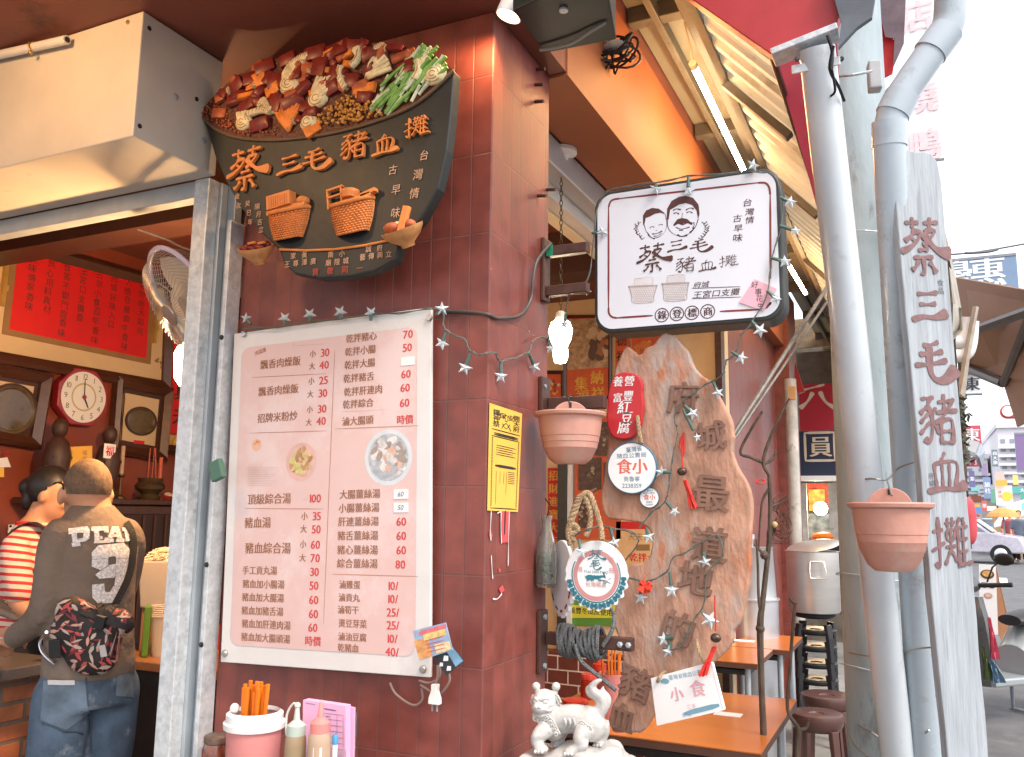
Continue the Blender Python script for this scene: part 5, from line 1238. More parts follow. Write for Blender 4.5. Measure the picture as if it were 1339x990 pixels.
for i in range(120):
    x, y = rl.uniform(66, 168), rl.uniform(786, 882); u = rl.uniform(0, 3.14); L_, w_ = rl.uniform(5, 10), rl.uniform(1.4, 2.6)
    d = ray(x, y).normalized(); 
    if bb_.ray_cast(CAM, d)[0] is None: continue
    dx, dy = math.cos(u), math.sin(u); lf[i % 4].append([(x - dx * L_, y - dy * L_), (x - dy * w_ - dx * 2, y + dx * w_ - dy * 2), (x - dy * w_ * .8 + dx * 3, y + dx * w_ * .8 + dy * 3), (x + dx * L_, y + dy * L_), (x + dy * w_ * .8 + dx * 3, y - dx * w_ * .8 + dy * 3), (x + dy * w_ - dx * 2, y - dx * w_ - dy * 2)])
for k, c in enumerate(((.42, .06, .06), (.50, .25, .19), (.18, .03, .035), (.42, .34, .29))): decal(bb_, lf[k], .0015 + k * .0006, 3).build('leaf_print', mat('leaf%d' % k, c, .7, var=.25, scale=40), bgo)
allv = BVHTree.FromPolygons(shirt.v + [v for v in bgm.v], shirt.f + [tuple(i + len(shirt.v) for i in f_) for f_ in bgm.f])
def strap(pts, wpx, name, mt, par, off=.006):
    P = spline([V((x, y, 0)) for x, y in pts], 8); polys = []
    for i in range(len(P) - 1):
        d = (P[i + 1] - P[i]).normalized(); nn_ = V((-d.y, d.x, 0)) * wpx / 2
        polys.append((P[i] + nn_, P[i + 1] + nn_, P[i + 1] - nn_, P[i] - nn_))
    mb = MB()
    for q in polys: mb.add([hit(allv, v.x, v.y, off) for v in q] , [(0, 1, 2, 3)])
    return mb.build(name, mt, par)
M_web = mat('webbing', (.016, .015, .016), .7, bump=.3, bscale=200)
so2 = strap(((163, 684), (172, 700), (172, 725), (166, 755), (152, 785), (137, 812)), 9, 'shoulder_strap', M_web, bt)
decal(allv, [[(179 + 0, 700), (182, 700), (182, 735), (179, 735)]], .01).build('strap_print', M_flock, bt) if False else None
strap(((128, 790), (138, 805), (150, 812)), 9, 'buckle_strap', M_web, bt, .012); strap(((104, 800), (126, 808), (150, 815), (166, 820)), 6, 'compression_strap', M_web, bt, .011)
m = MB(); p0_ = hit(allv, 134, 813, .014); m.box(p0_, (.035, .045, .016), (ux_, uy_, un)); m.build('buckle', M_black, bt, bevel=.004)
m = MB(); p0_ = hit(allv, 135, 850, .006); m.box(p0_, (.02, .038, .004), ((ux_ * .9 + uy_ * .43).normalized(), (uy_ * .9 - ux_ * .43).normalized(), un)); m.build('tag_patch', mat('grey_patch', (.4, .36, .36), .6), bt)
m = MB(); m.tube(spline([hit(allv, *q, .012) for q in ((66, 826), (58, 838), (60, 852), (70, 864), (75, 868))], 5), .0055, 8); m.build('carabiner', mat('bright_metal', (.6, .6, .62), .25, .9), bt, smooth=True)
m = MB(); p0_ = hit(allv, 76, 846, .012); m.box(p0_, (.04, .06, .008), ((ux_ * .95 + uy_ * .3).normalized(), (uy_ * .95 - ux_ * .3).normalized(), un)); m.build('key_pouch', M_web, bt, bevel=.004)

# ------------------------------------------------------------------ the woman behind the counter
B = Body((-2.445, .495, G), 58)
t = thing('person', B.o, 'dark haired woman in red striped shirt and black apron facing the man', 'person')
b = MB()
b.loft([B.ell((0, 0, .80), .15, .11), B.ell((0, 0, .95), .16, .115), B.ell((0, 0, 1.08), .13, .10), B.ell((0, .01, 1.22), .145, .115), B.ell((0, .0, 1.32), .145, .09), B.ell((0, .0, 1.38), .08, .065), B.ell((0, .0, 1.41), .055, .055)])
b.tube([B.p(0, 0, 1.35), B.p(0, .015, 1.42), B.p(0, .04, 1.48)], [.06, .052, .05], 14)
HC = B.p(0, .055, 1.515); hf = (B.f * .94 - V((0, 0, 1)) * .26).normalized(); hr = B.r; hu = hr.cross(hf)
b.ball(hp(0, -.01, .02), (.070, .088, .093), 20, 12, (hr, hf, hu)); b.ball(hp(0, .03, -.045), (.054, .058, .07), 16, 10, (hr, hf, hu)); b.ball(hp(0, .055, -.085), (.028, .03, .024), 10, 8, (hr, hf, hu))
b.tube([hp(0, .085, .012), hp(0, .102, -.022), hp(0, .085, -.03)], [.008, .014, .01], 8); b.ball(hp(0, .085, -.056), (.022, .011, .007), 10, 6, (hr, hf, hu)); b.ball(hp(0, .083, -.067), (.019, .011, .007), 10, 6, (hr, hf, hu))
for s_ in (-1, 1):
    b.ball(hp(s_ * .073, -.002, -.012), (.010, .018, .030), 10, 8, (hr, hf, hu)); b.ball(hp(s_ * .028, .078, .008), (.013, .01, .009), 10, 6, (hr, hf, hu)); b.ball(hp(s_ * .03, .07, -.025), (.022, .02, .018), 10, 6, (hr, hf, hu))
LA = [(-.165, .0, 1.30), (-.20, .06, 1.06), (-.10, .27, .99)]; RA = [(.165, .0, 1.30), (.205, .06, 1.06), (.12, .27, .98)]
B.limb(b, LA, [.048, .040, .028]); B.limb(b, RA, [.048, .040, .028])
for A in (LA, RA): B.hand(b, B.p(*A[2]), B.f * .9 - B.u * .25, -B.u)
for x in (-.085, .085):
    B.limb(b, [(x, 0, .84), (x, .015, .47), (x, -.01, .09)], [.085, .055, .04]); b.ball(B.p(x, .05, .04), (.04, .12, .04), 12, 8, (B.r, B.f, B.u))
remesh(b, .0095, 4).build('body', M_skin, t, smooth=True)
h = MB(); h.ball(hp(0, -.018, .03), (.078, .094, .096), 20, 12, (hr, hf, hu)); h.ball(hp(0, -.095, .005), (.045, .045, .045), 14, 10, (hr, hf, hu)); h.ball(hp(0, -.075, -.045), (.05, .035, .05), 12, 8, (hr, hf, hu))
hm = remesh(h, .008, 2)
kv = [v for v in hm.v]; kf = []
for f_ in hm.f:
    c = sum((kv[i] for i in f_), V()) / len(f_) - HC; y, z, x = c.dot(hf), c.dot(hu), c.dot(hr)
    if not (y > .005 + max(0, (z - .035)) * 1.1 and z < .085) : kf.append(f_)
us = sorted({i for f_ in kf for i in f_}); mp_ = {k: i for i, k in enumerate(us)}
m = MB(); m.v = [kv[i] for i in us]; m.f = [tuple(mp_[i] for i in f_) for f_ in kf]; m.build('hair', M_hairk, t, smooth=True)
s = MB(); s.loft([B.ell((0, 0, .86), .168, .128), B.ell((0, 0, 1.08), .142, .115), B.ell((0, .01, 1.22), .158, .128), B.ell((0, 0, 1.32), .155, .1), B.ell((0, 0, 1.37), .11, .08), B.ell((0, .005, 1.395), .085, .075)])
for A in (LA, RA): B.limb(s, [A[0], (A[0][0] * 1.08, .01, 1.24), (A[1][0] * 1.0, A[1][1] * .8, 1.12)], [.056, .06, .058])
sm = remesh(s, .0105, 6)
M_stripe = bpy.data.materials.new('striped_cotton'); M_stripe.use_nodes = True
n_ = M_stripe.node_tree.nodes; l_ = M_stripe.node_tree.links; tc_ = n_.new('ShaderNodeTexCoord'); mp2 = n_.new('ShaderNodeMapping'); mp2.inputs['Rotation'].default_value = (R(8), 0, 0); wv = n_.new('ShaderNodeTexWave'); wv.bands_direction = 'Z'; wv.inputs['Scale'].default_value = 10.5; wv.inputs['Distortion'].default_value = 1.2; wv.inputs['Detail Scale'].default_value = .6
rp = n_.new('ShaderNodeValToRGB'); rp.color_ramp.interpolation = 'CONSTANT'; rp.color_ramp.elements[0].color = (.66, .55, .46, 1); rp.color_ramp.elements[1].position = .62; rp.color_ramp.elements[1].color = (.55, .035, .03, 1)
l_.new(tc_.outputs['Object'], mp2.inputs[0]); l_.new(mp2.outputs[0], wv.inputs[0]); l_.new(wv.outputs[0], rp.inputs[0]); l_.new(rp.outputs[0], n_['Principled BSDF'].inputs[0]); n_['Principled BSDF'].inputs['Roughness'].default_value = .85
sh = sm.build('shirt', M_stripe, t, smooth=True)
m = MB(); m.tube([B.p(.082 * math.cos(2 * math.pi * i / 24), .012 + .078 * math.sin(2 * math.pi * i / 24), 1.392 - .035 * max(0, math.sin(2 * math.pi * i / 24))) for i in range(25)], .008, 8, caps=False); m.build('neck_band', mat('red_knit', (.55, .035, .03), .8), sh, smooth=True)
bw = BVHTree.FromPolygons(sm.v, sm.f)
ap = MB(); rings = []
for k in range(10):
    z = .62 + k * .065; hw = 1.15 if z < 1.08 else 1.15 - (z - 1.08) * 1.9
    rx, ry = (.19, .145) if z < .98 else (.178, .152)
    rings.append([B.p(rx * math.sin(hw * (i / 8 - .5) * 2.4), ry * math.cos(hw * (i / 8 - .5) * 2.4) + .004, z) for i in range(9)])
ap.loft(rings, caps=False, closed=False); a_ = ap.build('apron', mat('black_apron', (.018, .017, .018), .75, var=.25), t, smooth=True)
for s_ in (-1, 1):
    m = MB(); P = spline([B.p(s_ * .075, .138, 1.2), B.p(s_ * .098, .105, 1.33), B.p(s_ * .095, .02, 1.392), B.p(s_ * .075, -.085, 1.30), B.p(s_ * -.02, -.135, 1.1)], 6)
    rr_ = [[p + B.r * .018, p + B.r * .018 + (B.f if k < 14 else -B.f) * .004 + V((0, 0, .006)), p - B.r * .018 + (B.f if k < 14 else -B.f) * .004 + V((0, 0, .006)), p - B.r * .018] for k, p in enumerate(P)]
    m.loft(rr_); m.build('apron_strap', MC['black_apron'], a_)
tr = MB()
tr.loft([B.ell((0, 0, .74), .17, .13), B.ell((0, 0, .88), .165, .125)])
for x in (-.085, .085): B.limb(tr, [(x, 0, .80), (x, .015, .47), (x, -.01, .13)], [.1, .075, .065])
remesh(tr, .013, 4).build('trousers', mat('dark_trousers', (.03, .03, .035), .8), t, smooth=True)
# ================================================================== hung between the wall corner and the lane
YB = .42
F = planey(YB)
M_sgw = mat('sign_white', (.70, .71, .76), .3, var=.03, scale=3, coat=.3, stain=(.64, .64, .66), sscale=4, sthr=.6)
M_dfr = mat('dark_sign_frame', (.035, .036, .034), .45, var=.2, scale=30)
M_mar = mat('maroon_vinyl', (.20, .035, .03), .45)
M_tex = mat('brown_vinyl', (.085, .028, .022), .45)
def zs_(x, y): return (760 + x / 4.127, 210 + y / 4.127)
qa = F.px(781, 250.7); qb = F.px(1017, 229); qc = F.px(1018, 417.4); qd = F.px(783, 427.8)
xa, xb = (qa[0] + qd[0]) / 2, (qb[0] + qc[0]) / 2; za, zb_ = (qd[1] + qc[1]) / 2, (qa[1] + qb[1]) / 2
t = thing('sign_box', F.p((xa + xb) / 2, za, -.05), 'white rounded double faced shop sign with two smiling faces', 'sign')
m = MB(); m.prism(rrect(xa - .012, za - .012, xb + .012, zb_ + .012, .058, 8), F, -.105, 0); m.build('case', M_dfr, t, bevel=.005)
m = MB(); m.prism(rrect(xa, za, xb, zb_, .05, 8), F, .0005, .004); m.build('face_panel', M_sgw, t)
hF = .0045
def bt_(mb, pts, wd, **k): ribbon(mb, F, [F.px(*zs_(*q)) for q in pts], F.sz(900, 330, wd / 4.127), hF, **k)
def bp_(mb, pts, e=0): mb.flat([F.px(*zs_(*q)) for q in pts], F, hF + e)
m = MB()
for pts in (((150, 250), (150, 800)), ((205, 208), (960, 122)), ((1021, 185), (1023, 640)), ((190, 851), (388, 838)), ((750, 816), (960, 806)), ((1024, 765), (1020, 780))): bt_(m, pts, 11, taper=False)
for pts in (((150, 255), (160, 225), (180, 212), (208, 208)), ((955, 123), (995, 124), (1016, 150), (1021, 188)), ((150, 795), (152, 825), (168, 845), (195, 851)), ((955, 806), (1000, 795), (1022, 770))): bt_(m, pts, 11, taper=False)
m.build('border_line', M_mar, t)
m = MB()
bp_(m, ((463, 320), (466, 262), (490, 220), (530, 198), (565, 193), (605, 203), (635, 240), (641, 290), (633, 320), (624, 272), (600, 242), (566, 232), (530, 240), (505, 256), (482, 268), (474, 320)))
bp_(m, ((336, 350), (335, 300), (352, 272), (385, 258), (420, 262), (448, 282), (456, 292), (430, 284), (400, 290), (372, 305), (350, 312), (343, 352)))
for pts, wd in ((((468, 315), (470, 360), (492, 392), (535, 410), (585, 396), (618, 360), (634, 315)), 5), (((456, 292), (464, 345), (452, 388), (425, 412), (392, 422)), 4), (((343, 350), (352, 380), (370, 405)), 6), (((498, 272), (515, 263), (540, 268)), 9), (((566, 270), (590, 258), (610, 264)), 9), (((500, 290), (515, 283), (530, 292)), 8), (((570, 285), (586, 278), (603, 285)), 8),
                (((548, 285), (545, 310), (540, 322)), 5), (((500, 352), (525, 340), (550, 348), (578, 336), (602, 345)), 14), (((512, 362), (545, 372), (588, 360)), 7), (((530, 378), (552, 378)), 8), (((520, 402), (545, 412), (575, 404)), 12), (((588, 392), (604, 376), (608, 362)), 14), (((608, 335), (612, 350), (606, 360)), 8), (((372, 366), (384, 358), (396, 362)), 6), (((420, 352), (432, 346), (442, 350)), 6), (((384, 398), (410, 396), (440, 382)), 8), (((392, 410), (415, 408), (436, 394)), 5), (((362, 402), (385, 420), (400, 424)), 9), (((404, 378), (412, 380)), 4)): bt_(m, pts, wd)
bp_(m, ((502, 345), (520, 320), (545, 312), (575, 318), (600, 342), (575, 334), (548, 345), (520, 340)), .0001)
for sx_, ox in ((1, 345), (-1, 632)):
    for k in range(8):
        x, y = ox - sx_ * (14 + 34 * math.sin(k * .36)), 428 - k * 12; u = .9 if sx_ > 0 else 2.25
        bt_(m, ((x, y), (x - 16 * math.cos(u + .6 * (k % 2)) * 1, y - 16 * math.sin(u))), 9); bt_(m, ((x, y), (x + 12 * sx_, y - 10)), 7)
m.build('faces_emblem', M_tex, t)
m = MB()
for ch, x, y, s_, sx in (('蔡', 385, 528, 135, 1.05), ('三', 520, 468, 78, 1.3), ('毛', 640, 470, 82, 1.25), ('豬', 565, 568, 84, 1.2), ('血', 680, 572, 62, 1.2), ('攤', 795, 548, 66, 1.4)): pbrush(m, F, ch, *zs_(x, y), s_ / 4.127, wd=.125, h=hF, sx=sx)
for ch, x, y, s_ in (('台', 897, 230, 46), ('灣', 910, 278, 44), ('情', 912, 324, 42), ('古', 845, 314, 44), ('早', 850, 368, 44), ('味', 845, 420, 48)): ptext(m, F, ch, *zs_(x, y), s_ / 4.127, h=hF, slant=.12, wob=.03, off=.008, sx=1.15)
for s_, x, y, h_ in (('府城', 650, 672, 36), ('王宮口支攤', 730, 718, 42)): ptext(m, F, s_, *zs_(x, y), h_ / 4.127, h=hF, slant=.2, rot=-1, sx=1.2, off=.01)
bt_(m, ((600, 692), (862, 682)), 4, taper=False); bt_(m, ((598, 747), (865, 738)), 4, taper=False)
for ch, x, y in (('錄', 437, 836), ('登', 518, 829), ('標', 599, 823), ('商', 684, 816)):
    a, b = F.px(*zs_(x, y)); r_ = F.sz(900, 410, 40 / 4.127); ring(m, F, a, b, r_ * .86, r_, hF, 28); text(m, F, ch, a, b, r_ * 1.3, h=hF, off=.035)
m.build('lettering', M_tex, t)
m = MB(); dk = MB()
for cx, cy, w0, w1, hh in ((335, 715, 160, 100, 88), (510, 702, 150, 105, 92)):
    bp_(m, ((cx - w0 / 2, cy - hh / 2 + 6), (cx + w0 / 2, cy - hh / 2), (cx + w1 / 2 + 12, cy + hh * .2), (cx + w1 / 2, cy + hh * .6), (cx - w1 / 2, cy + hh * .64), (cx - w1 / 2 - 12, cy + hh * .22)))
    bp_(m, ((cx - w0 * .28, cy - hh * .85), (cx + w0 * .3, cy - hh * .92), (cx + w0 * .32, cy - hh * .5), (cx - w0 * .3, cy - hh * .45)))
    for j in range(7):
        for i in range(11):
            hw = (w0 / 2 * (1 - j / 7) + w1 / 2 * j / 7) * .92; x = cx - hw + 2 * hw * (i + .5 * (j % 2)) / 10.5; y = cy - hh * .33 + j * hh * .135
            if i < 10 or j % 2 == 0:
                bt_(dk, ((x - 2, y), (x + 7, y + 8)), 4)
    for yy in (-.46, -.40): bt_(dk, ((cx - w0 / 2, cy + hh * yy + 6), (cx + w0 / 2, cy + hh * yy)), 4, taper=False)
    bt_(dk, ((cx - w0 * .28, cy - hh * .85), (cx + w0 * .3, cy - hh * .92), (cx + w0 * .32, cy - hh * .5)), 2.5); bt_(dk, ((cx - w0 * .28, cy - hh * .85), (cx - w0 * .3, cy - hh * .45)), 2.5)
    bt_(dk, ((cx - w0 / 2 + 6, cy - hh / 2 + 8), (cx - w1 / 2 - 10, cy + hh * .2), (cx - w1 / 2, cy + hh * .62), (cx + w1 / 2, cy + hh * .58), (cx + w1 / 2 + 10, cy + hh * .18), (cx + w0 / 2 - 4, cy - hh / 2 + 4)), 5)
m.build('basket_print', mat('pale_sepia', (.66, .62, .62), .4), t)
for k in range(len(dk.v)): dk.v[k] = dk.v[k] + F.n * .0003
dk.build('basket_lines', mat('sepia_line', (.40, .30, .28), .5), t)
Fn = F.off(.0065)
t2 = thing('sticky_note', Fn.p(*Fn.px(987, 385)), 'pink handwritten note stuck on lower right of the white sign', 'note')
m = MB(); m.prism([Fn.px(*zs_(*q)) for q in ((937, 640), (1055, 692), (985, 812), (852, 765))], Fn, -.0008, .0012); m.build('paper', mat('note_pink', (.78, .42, .50), .6, var=.05), t2)
m = MB()
for ch, x, y in (('好', 938, 672), ('事', 955, 708), ('花', 962, 745), ('生', 968, 785)): ptext(m, Fn, ch, *zs_(x, y), 40 / 4.127, h=.0016, rot=-6, wob=.05)
m.build('handwriting', MC['pen_ink'], t2)
# iron bracket that carries the sign
def flat_bar(mb, a, b, wd, th, n=V((0, 1, 0))):
    a = V(a); b = V(b); d = (b - a).normalized(); s_ = d.cross(n).normalized(); mb.box((a + b) / 2, ((b - a).length, th, wd), (d, n, s_))
t = thing('sign_bracket', V((0, YB, 2.1)), 'brown iron bracket holding the white sign to the tiled wall', 'bracket')
Fb = planey(YB - .04)
m = MB(); z0, z1 = ony(704, 388, .37).z, ony(704, 322, .37).z; m.bb((.0015, .345, z0 - .02), (.014, .395, z1 + .02)); m.build('wall_plate', M_rust, t, bevel=.003)
for py in (326, 378):
    m = MB(); z = ony(740, py - .0, YB - .06).z; flat_bar(m, (.0145, YB - .05, z), (xa - .013, YB - .05, z), .032, .03); m.build('arm', M_rust, t, bevel=.003)
m = MB(); m.fbox(planey(YB - .0505), .028, ony(725, 328, YB - .06).z, .022, .035, .0155, .018); m.build('green_tape', mat('green_tape', (.01, .22, .12), .5), t)
t = thing('wall_cord_run', V((0, .3, 2.2)), 'dark cord drooping across the tiles from the menu to the sign bracket', 'cord')
pts = [ony(575, 407, -.006), ony(612, 408, -.006), ony(637, 411, -.006), V((.006, .02, onx(640, 412, .006).z)), onx(655, 416, .008), onx(680, 412, .008), onx(694, 392, .012), onx(697, 365, .016), onx(703, 340, .02), V((.03, .36, z1))]
m = MB(); m.tube(spline(pts, 6), .005, 8); m.build('cord', mat('dark_cord', (.07, .055, .05), .5), t, smooth=True)

# ---- driftwood board
FS = planey(.44)
out = [(803, 487), (807, 474), (818, 453), (826, 457), (836, 464), (843, 455), (855, 450), (858, 444), (870, 435.5), (885, 441), (892, 452), (900, 460), (907, 479), (922, 494), (933, 501), (944, 526), (955, 547), (959, 572), (957, 591), (968, 616), (980, 640), (983, 662), (982, 700), (981, 720), (980, 751), (974, 790), (968, 811), (959, 826), (956, 842), (931, 869), (915, 885), (900, 890), (880, 905), (862, 930), (851, 941), (840, 957), (825, 958), (801, 957), (798, 930), (807, 908), (813, 872), (812, 848), (803, 820), (800, 811), (805, 790), (812, 762), (822, 739), (835, 737), (848, 730), (852, 712), (850, 695), (838, 685), (815, 680), (795, 678), (786, 660), (787, 640), (791, 610), (797, 560), (800, 520)]
M_drift = mat('driftwood', (.42, .225, .15), .75, var=.3, scale=7, stretch=(2.2, 1, .9), bump=.38, bscale=22, stain=(.40, .30, .25), sscale=2.6, sthr=.5, bdist=.02)
nd = M_drift.node_tree.nodes; ld_ = M_drift.node_tree.links
n5 = nd.new('ShaderNodeTexNoise'); n5.inputs['Scale'].default_value = 6; n5.inputs['Detail'].default_value = 8; n5.inputs['Distortion'].default_value = 1.5
mpn = [q for q in nd if q.type == 'MAPPING'][0]; ld_.new(mpn.outputs[0], n5.inputs['Vector'])
r5 = nd.new('ShaderNodeValToRGB'); r5.color_ramp.elements[0].position = .56; r5.color_ramp.elements[1].position = .7; ld_.new(n5.outputs[0], r5.inputs[0])
mx5 = nd.new('ShaderNodeMixRGB'); mx5.inputs[2].default_value = (.42, .15, .07, 1); lk = nd['Principled BSDF'].inputs['Base Color'].links[0]; src = lk.from_socket
ld_.new(r5.outputs[0], mx5.inputs[0]); ld_.new(src, mx5.inputs[1]); ld_.new(mx5.outputs[0], nd['Principled BSDF'].inputs['Base Color'])
t = thing('driftwood_board', FS.p(*FS.px(830, 958), -.02), 'tall weathered driftwood board with raised brown characters', 'board')
pq = [FS.px(*q) for q in out]; sp_ = spline([V((a, b, 0)) for a, b in pq] + [V((*pq[0], 0))], 3)[:-1]
pq = [(q.x + jit(.0015), q.y + jit(.0015)) for q in sp_]
m = MB(); m.prism(pq, FS, -.035, 0); m.build('slab', M_drift, t, bevel=.009, seg=3)
M_chr = mat('brown_wood_letter', (.22, .115, .08), .7, var=.2, scale=30)
for ch, px, py, hp_, rt in (('府', 893, 521, 44, -4), ('城', 929, 570, 40, 4), ('最', 929, 645, 50, -6), ('道', 927, 712, 48, -5), ('地', 909, 757, 46, -8), ('的', 886, 822, 46, -16), ('豬', 832, 893, 46, -18), ('血', 812, 938, 38, -14)):
    m = MB()
    for e in range(4): ptext(m, FS, ch, px, py, hp_, h=.002 + e * .0016, off=.022, rot=rt, wob=.02)
    m.build('character', M_chr, t)
# plaques on the board
Fp = FS.off(.004)
t = thing('red_plaque', Fp.p(*Fp.px(820, 575)), 'red rounded wooden plaque with white calligraphy on the driftwood', 'plaque')
pl_ = [(805, 493), (815, 488), (828, 489), (838, 494), (843, 506), (842, 515), (844, 530), (842, 548), (838, 563), (828, 573), (815, 575), (803, 571), (797, 558), (796, 540), (797, 520), (800, 505)]
m = MB(); m.prism([(q.x, q.y) for q in spline([V((*Fp.px(*q), 0)) for q in pl_ + pl_[:1]], 3)[:-1]], Fp, 0, .018); m.build('board', mat('plaque_red', (.50, .025, .03), .4, var=.06), t, bevel=.004)
m = MB()
def z2b(x, y): return (600 + x / 3.09, 380 + y / 3.09)
for ch, x, y, s_ in (('養', 652, 372, 44), ('營', 696, 370, 44), ('富', 648, 435, 40), ('豐', 692, 428, 44), ('紅', 676, 476, 56), ('豆', 684, 515, 52), ('腐', 672, 556, 54)): ptext(m, Fp, ch, *z2b(x, y), s_ / 3.09, h=.0185, off=.02, slant=.15, wob=.03)
m.build('characters', MC['white_paper'], t)
M_blu = mat('sign_blue', (.05, .16, .25), .45)
Fr = FS.off(.024)
def roundsign(px, py, rpx, label, big):
    a, b = Fr.px(px, py); r_ = Fr.sz(px, py, rpx); t = thing('round_sign', Fr.p(a, b - r_), label, 'sign')
    m = MB(); m.prism(disc(a, b, r_, 40), Fr, -.012 if big else -.008, 0); m.build('disc', M_blu, t, bevel=.002)
    m = MB(); m.flat(disc(a, b, r_ * .95, 40), Fr, .0006); m.build('white_face', MC['white_paper'], t)
    m = MB(); text(m, Fr, '食小', a, b + r_ * .06, r_ * .62, h=.001, off=.03); m.build('red_characters', mat('salmon_red', (.68, .14, .09), .5), t)
    m = MB(); text(m, Fr, '臺灣省', a + r_ * .1, b + r_ * .72, r_ * .22, h=.001, rot=6); text(m, Fr, '豬血公賣局', a, b + r_ * .48, r_ * .21, h=.001, rot=2, sx=1.15)
    text(m, Fr, '商魯寧', a, b - r_ * .42, r_ * .22, h=.001); text(m, Fr, '2238359', a, b - r_ * .68, r_ * .2, h=.001); m.build('blue_print', M_blu, t)
roundsign(826, 612, 34, 'larger round white and blue sign on the driftwood', True)
Fr = FS.off(.010); roundsign(849, 651, 13, 'smaller round white sign under the larger round one', False)
M_rope = mat('hemp_rope', (.42, .29, .17), .85, var=.3, scale=60, bump=.8, bscale=220)
def rope(mb, pts, r_, n=6, tw=3):
    P = spline(pts, 10)
    for k in range(tw):
        Q = []
        for i, p in enumerate(P):
            d = (P[min(i + 1, len(P) - 1)] - P[max(i - 1, 0)]).normalized(); x = d.cross(V((.3, 1, .2))).normalized(); y = d.cross(x); u = i * .75 + 6.283 * k / tw
            Q.append(p + (x * math.cos(u) + y * math.sin(u)) * r_ * .55)
        mb.tube(Q, r_ * .62, n)
t = thing('hemp_tie', Fr.p(*Fr.px(838, 580)), 'short hemp rope tying the round sign to the red plaque', 'rope')
m = MB(); rope(m, [Fr.p(*Fr.px(836, 545), .02), Fr.p(*Fr.px(839, 565), .026), Fr.p(*Fr.px(841, 580), .018)], .006); m.build('rope', M_rope, t)

# ---- bottle-cap shaped sign on a rope
def z3(x, y): return (600 + x / 2.827, 640 + y / 2.827)
FC = Frame(ony(778, 755, .30), (1, .10, 0), (0, .0, 1))
def cap_sign(FC, c, rx, ry, label, full, rot=0):
    t = thing('cap_sign', FC.p(c[0], c[1] - ry), label, 'sign')
    def e(u, k, off=0): return (c[0] + rx * k * math.cos(u), c[1] + ry * k * math.sin(u))
    N = 21; poly = []
    for i in range(N * 6):
        u = 2 * math.pi * i / (N * 6); dn = max(0, min(1, .5 - math.sin(u) * 1.4)); poly.append(e(u, 1 + .045 * dn * math.cos(N * u)))
    m = MB(); m.prism(poly, FC, -.012, 0); m.build('board', MC['white_paper'], t, bevel=.002)
    if not full: return t
    m = MB(); ring_ = [e(u, .86) for u in [R(5 + i * 3.2) + math.pi * .0 for i in range(0)]]
    tl = MB(); pk = MB()
    for i in range(N):
        u = 2 * math.pi * (i + .5) / N
        if math.sin(u) < -.1:
            for du in (-.07, .07): ribbon(tl, FC, [e(u + du, .80), e(u + du * 1.2, .97)], .010, .0012, taper=False)
            ribbon(tl, FC, [e(u - .05, .88), e(u + .05, .88)], .008, .0012, taper=False)
    for i in range(60):
        u0, u1 = R(150 + i * 4), R(154 + i * 4)
        tl.add([FC.p(*e(u0, .755), .001), FC.p(*e(u1, .755), .001), FC.p(*e(u1, .79), .001), FC.p(*e(u0, .79), .001)], [(0, 1, 2, 3)])
    for i in range(90):
        u0, u1 = R(i * 4), R(i * 4 + 4)
        pk.add([FC.p(*e(u0, .60), .001), FC.p(*e(u1, .60), .001), FC.p(*e(u1, .73), .001), FC.p(*e(u0, .73), .001)], [(0, 1, 2, 3)])
    text(pk, FC, '香灣', c[0] - rx * .52, c[1] + ry * .55, rx * .2, h=.0015, vertical=True, pitch=1.6); text(pk, FC, '註冊', c[0] + rx * .50, c[1] + ry * .55, rx * .2, h=.0015, vertical=True, pitch=1.6); text(pk, FC, '台灣豬血', c[0], c[1] - ry * .26, rx * .17, h=.0015)
    pk.build('pink_print', mat('dusty_pink', (.55, .25, .24), .5), t)
    brush(tl, FC, '蔡', c[0], c[1] + ry * .52, rx * .42, wd=.10, h=.0014); brush(tl, FC, '毛', c[0] - rx * .04, c[1] + ry * .26, rx * .32, wd=.10, h=.0014); text(tl, FC, 'TSAI SAN MAO', c[0], c[1] + ry * .1, rx * .1, h=.0014)
    for s_ in (-1, 1):
        px_, py_ = c[0] + s_ * rx * .19, c[1] - ry * .06
        tl.flat(disc(px_, py_, rx * .15, 18, ry * .075), FC, .0015); tl.flat(disc(px_ - s_ * rx * .14, py_ + ry * .01, rx * .07, 12, ry * .06), FC, .0016); tl.flat(disc(px_ - s_ * rx * .2, py_ + ry * .0, rx * .03, 8), FC, .0017)
        for k in (-.09, -.04, .05, .1): ribbon(tl, FC, [(px_ + k * rx, py_ - ry * .05), (px_ + k * rx, py_ - ry * .11)], rx * .035, .0016, taper=False)
        ribbon(tl, FC, [(px_ + s_ * rx * .14, py_), (px_ + s_ * rx * .19, py_ + ry * .05)], rx * .02, .0016)
    tl.build('teal_print', mat('teal_ink', (.03, .17, .22), .5), t)
    return t
c = FC.px(*z3(507, 318)); cap_sign(FC, c, FC.sz(780, 750, 118 / 2.827), FC.sz(780, 750, 126 / 2.827), 'scalloped bottle cap shaped sign with teal pigs, hanging on rope', True)
FC2 = Frame(ony(734, 755, .36), (.70, -.71, 0), (0.0, 0, 1)); a = FC2.px(733, 756)
t2 = cap_sign(FC2, a, .085, .11, 'second bottle cap sign seen edge on behind the first', False)
m = MB(); 
for k in range(9): ribbon(m, FC2, [(a[0] + .074 * math.cos(u), a[1] + .095 * math.sin(u)) for u in (k * .5 + 2.2, k * .5 + 2.45)], .012, .0012)
m.build('maroon_print', M_mar, t2)
t = thing('hanging_rope', FC.p(*FC.px(770, 690)), 'thick twisted hemp rope loop carrying the bottle cap signs', 'rope')
m = MB()
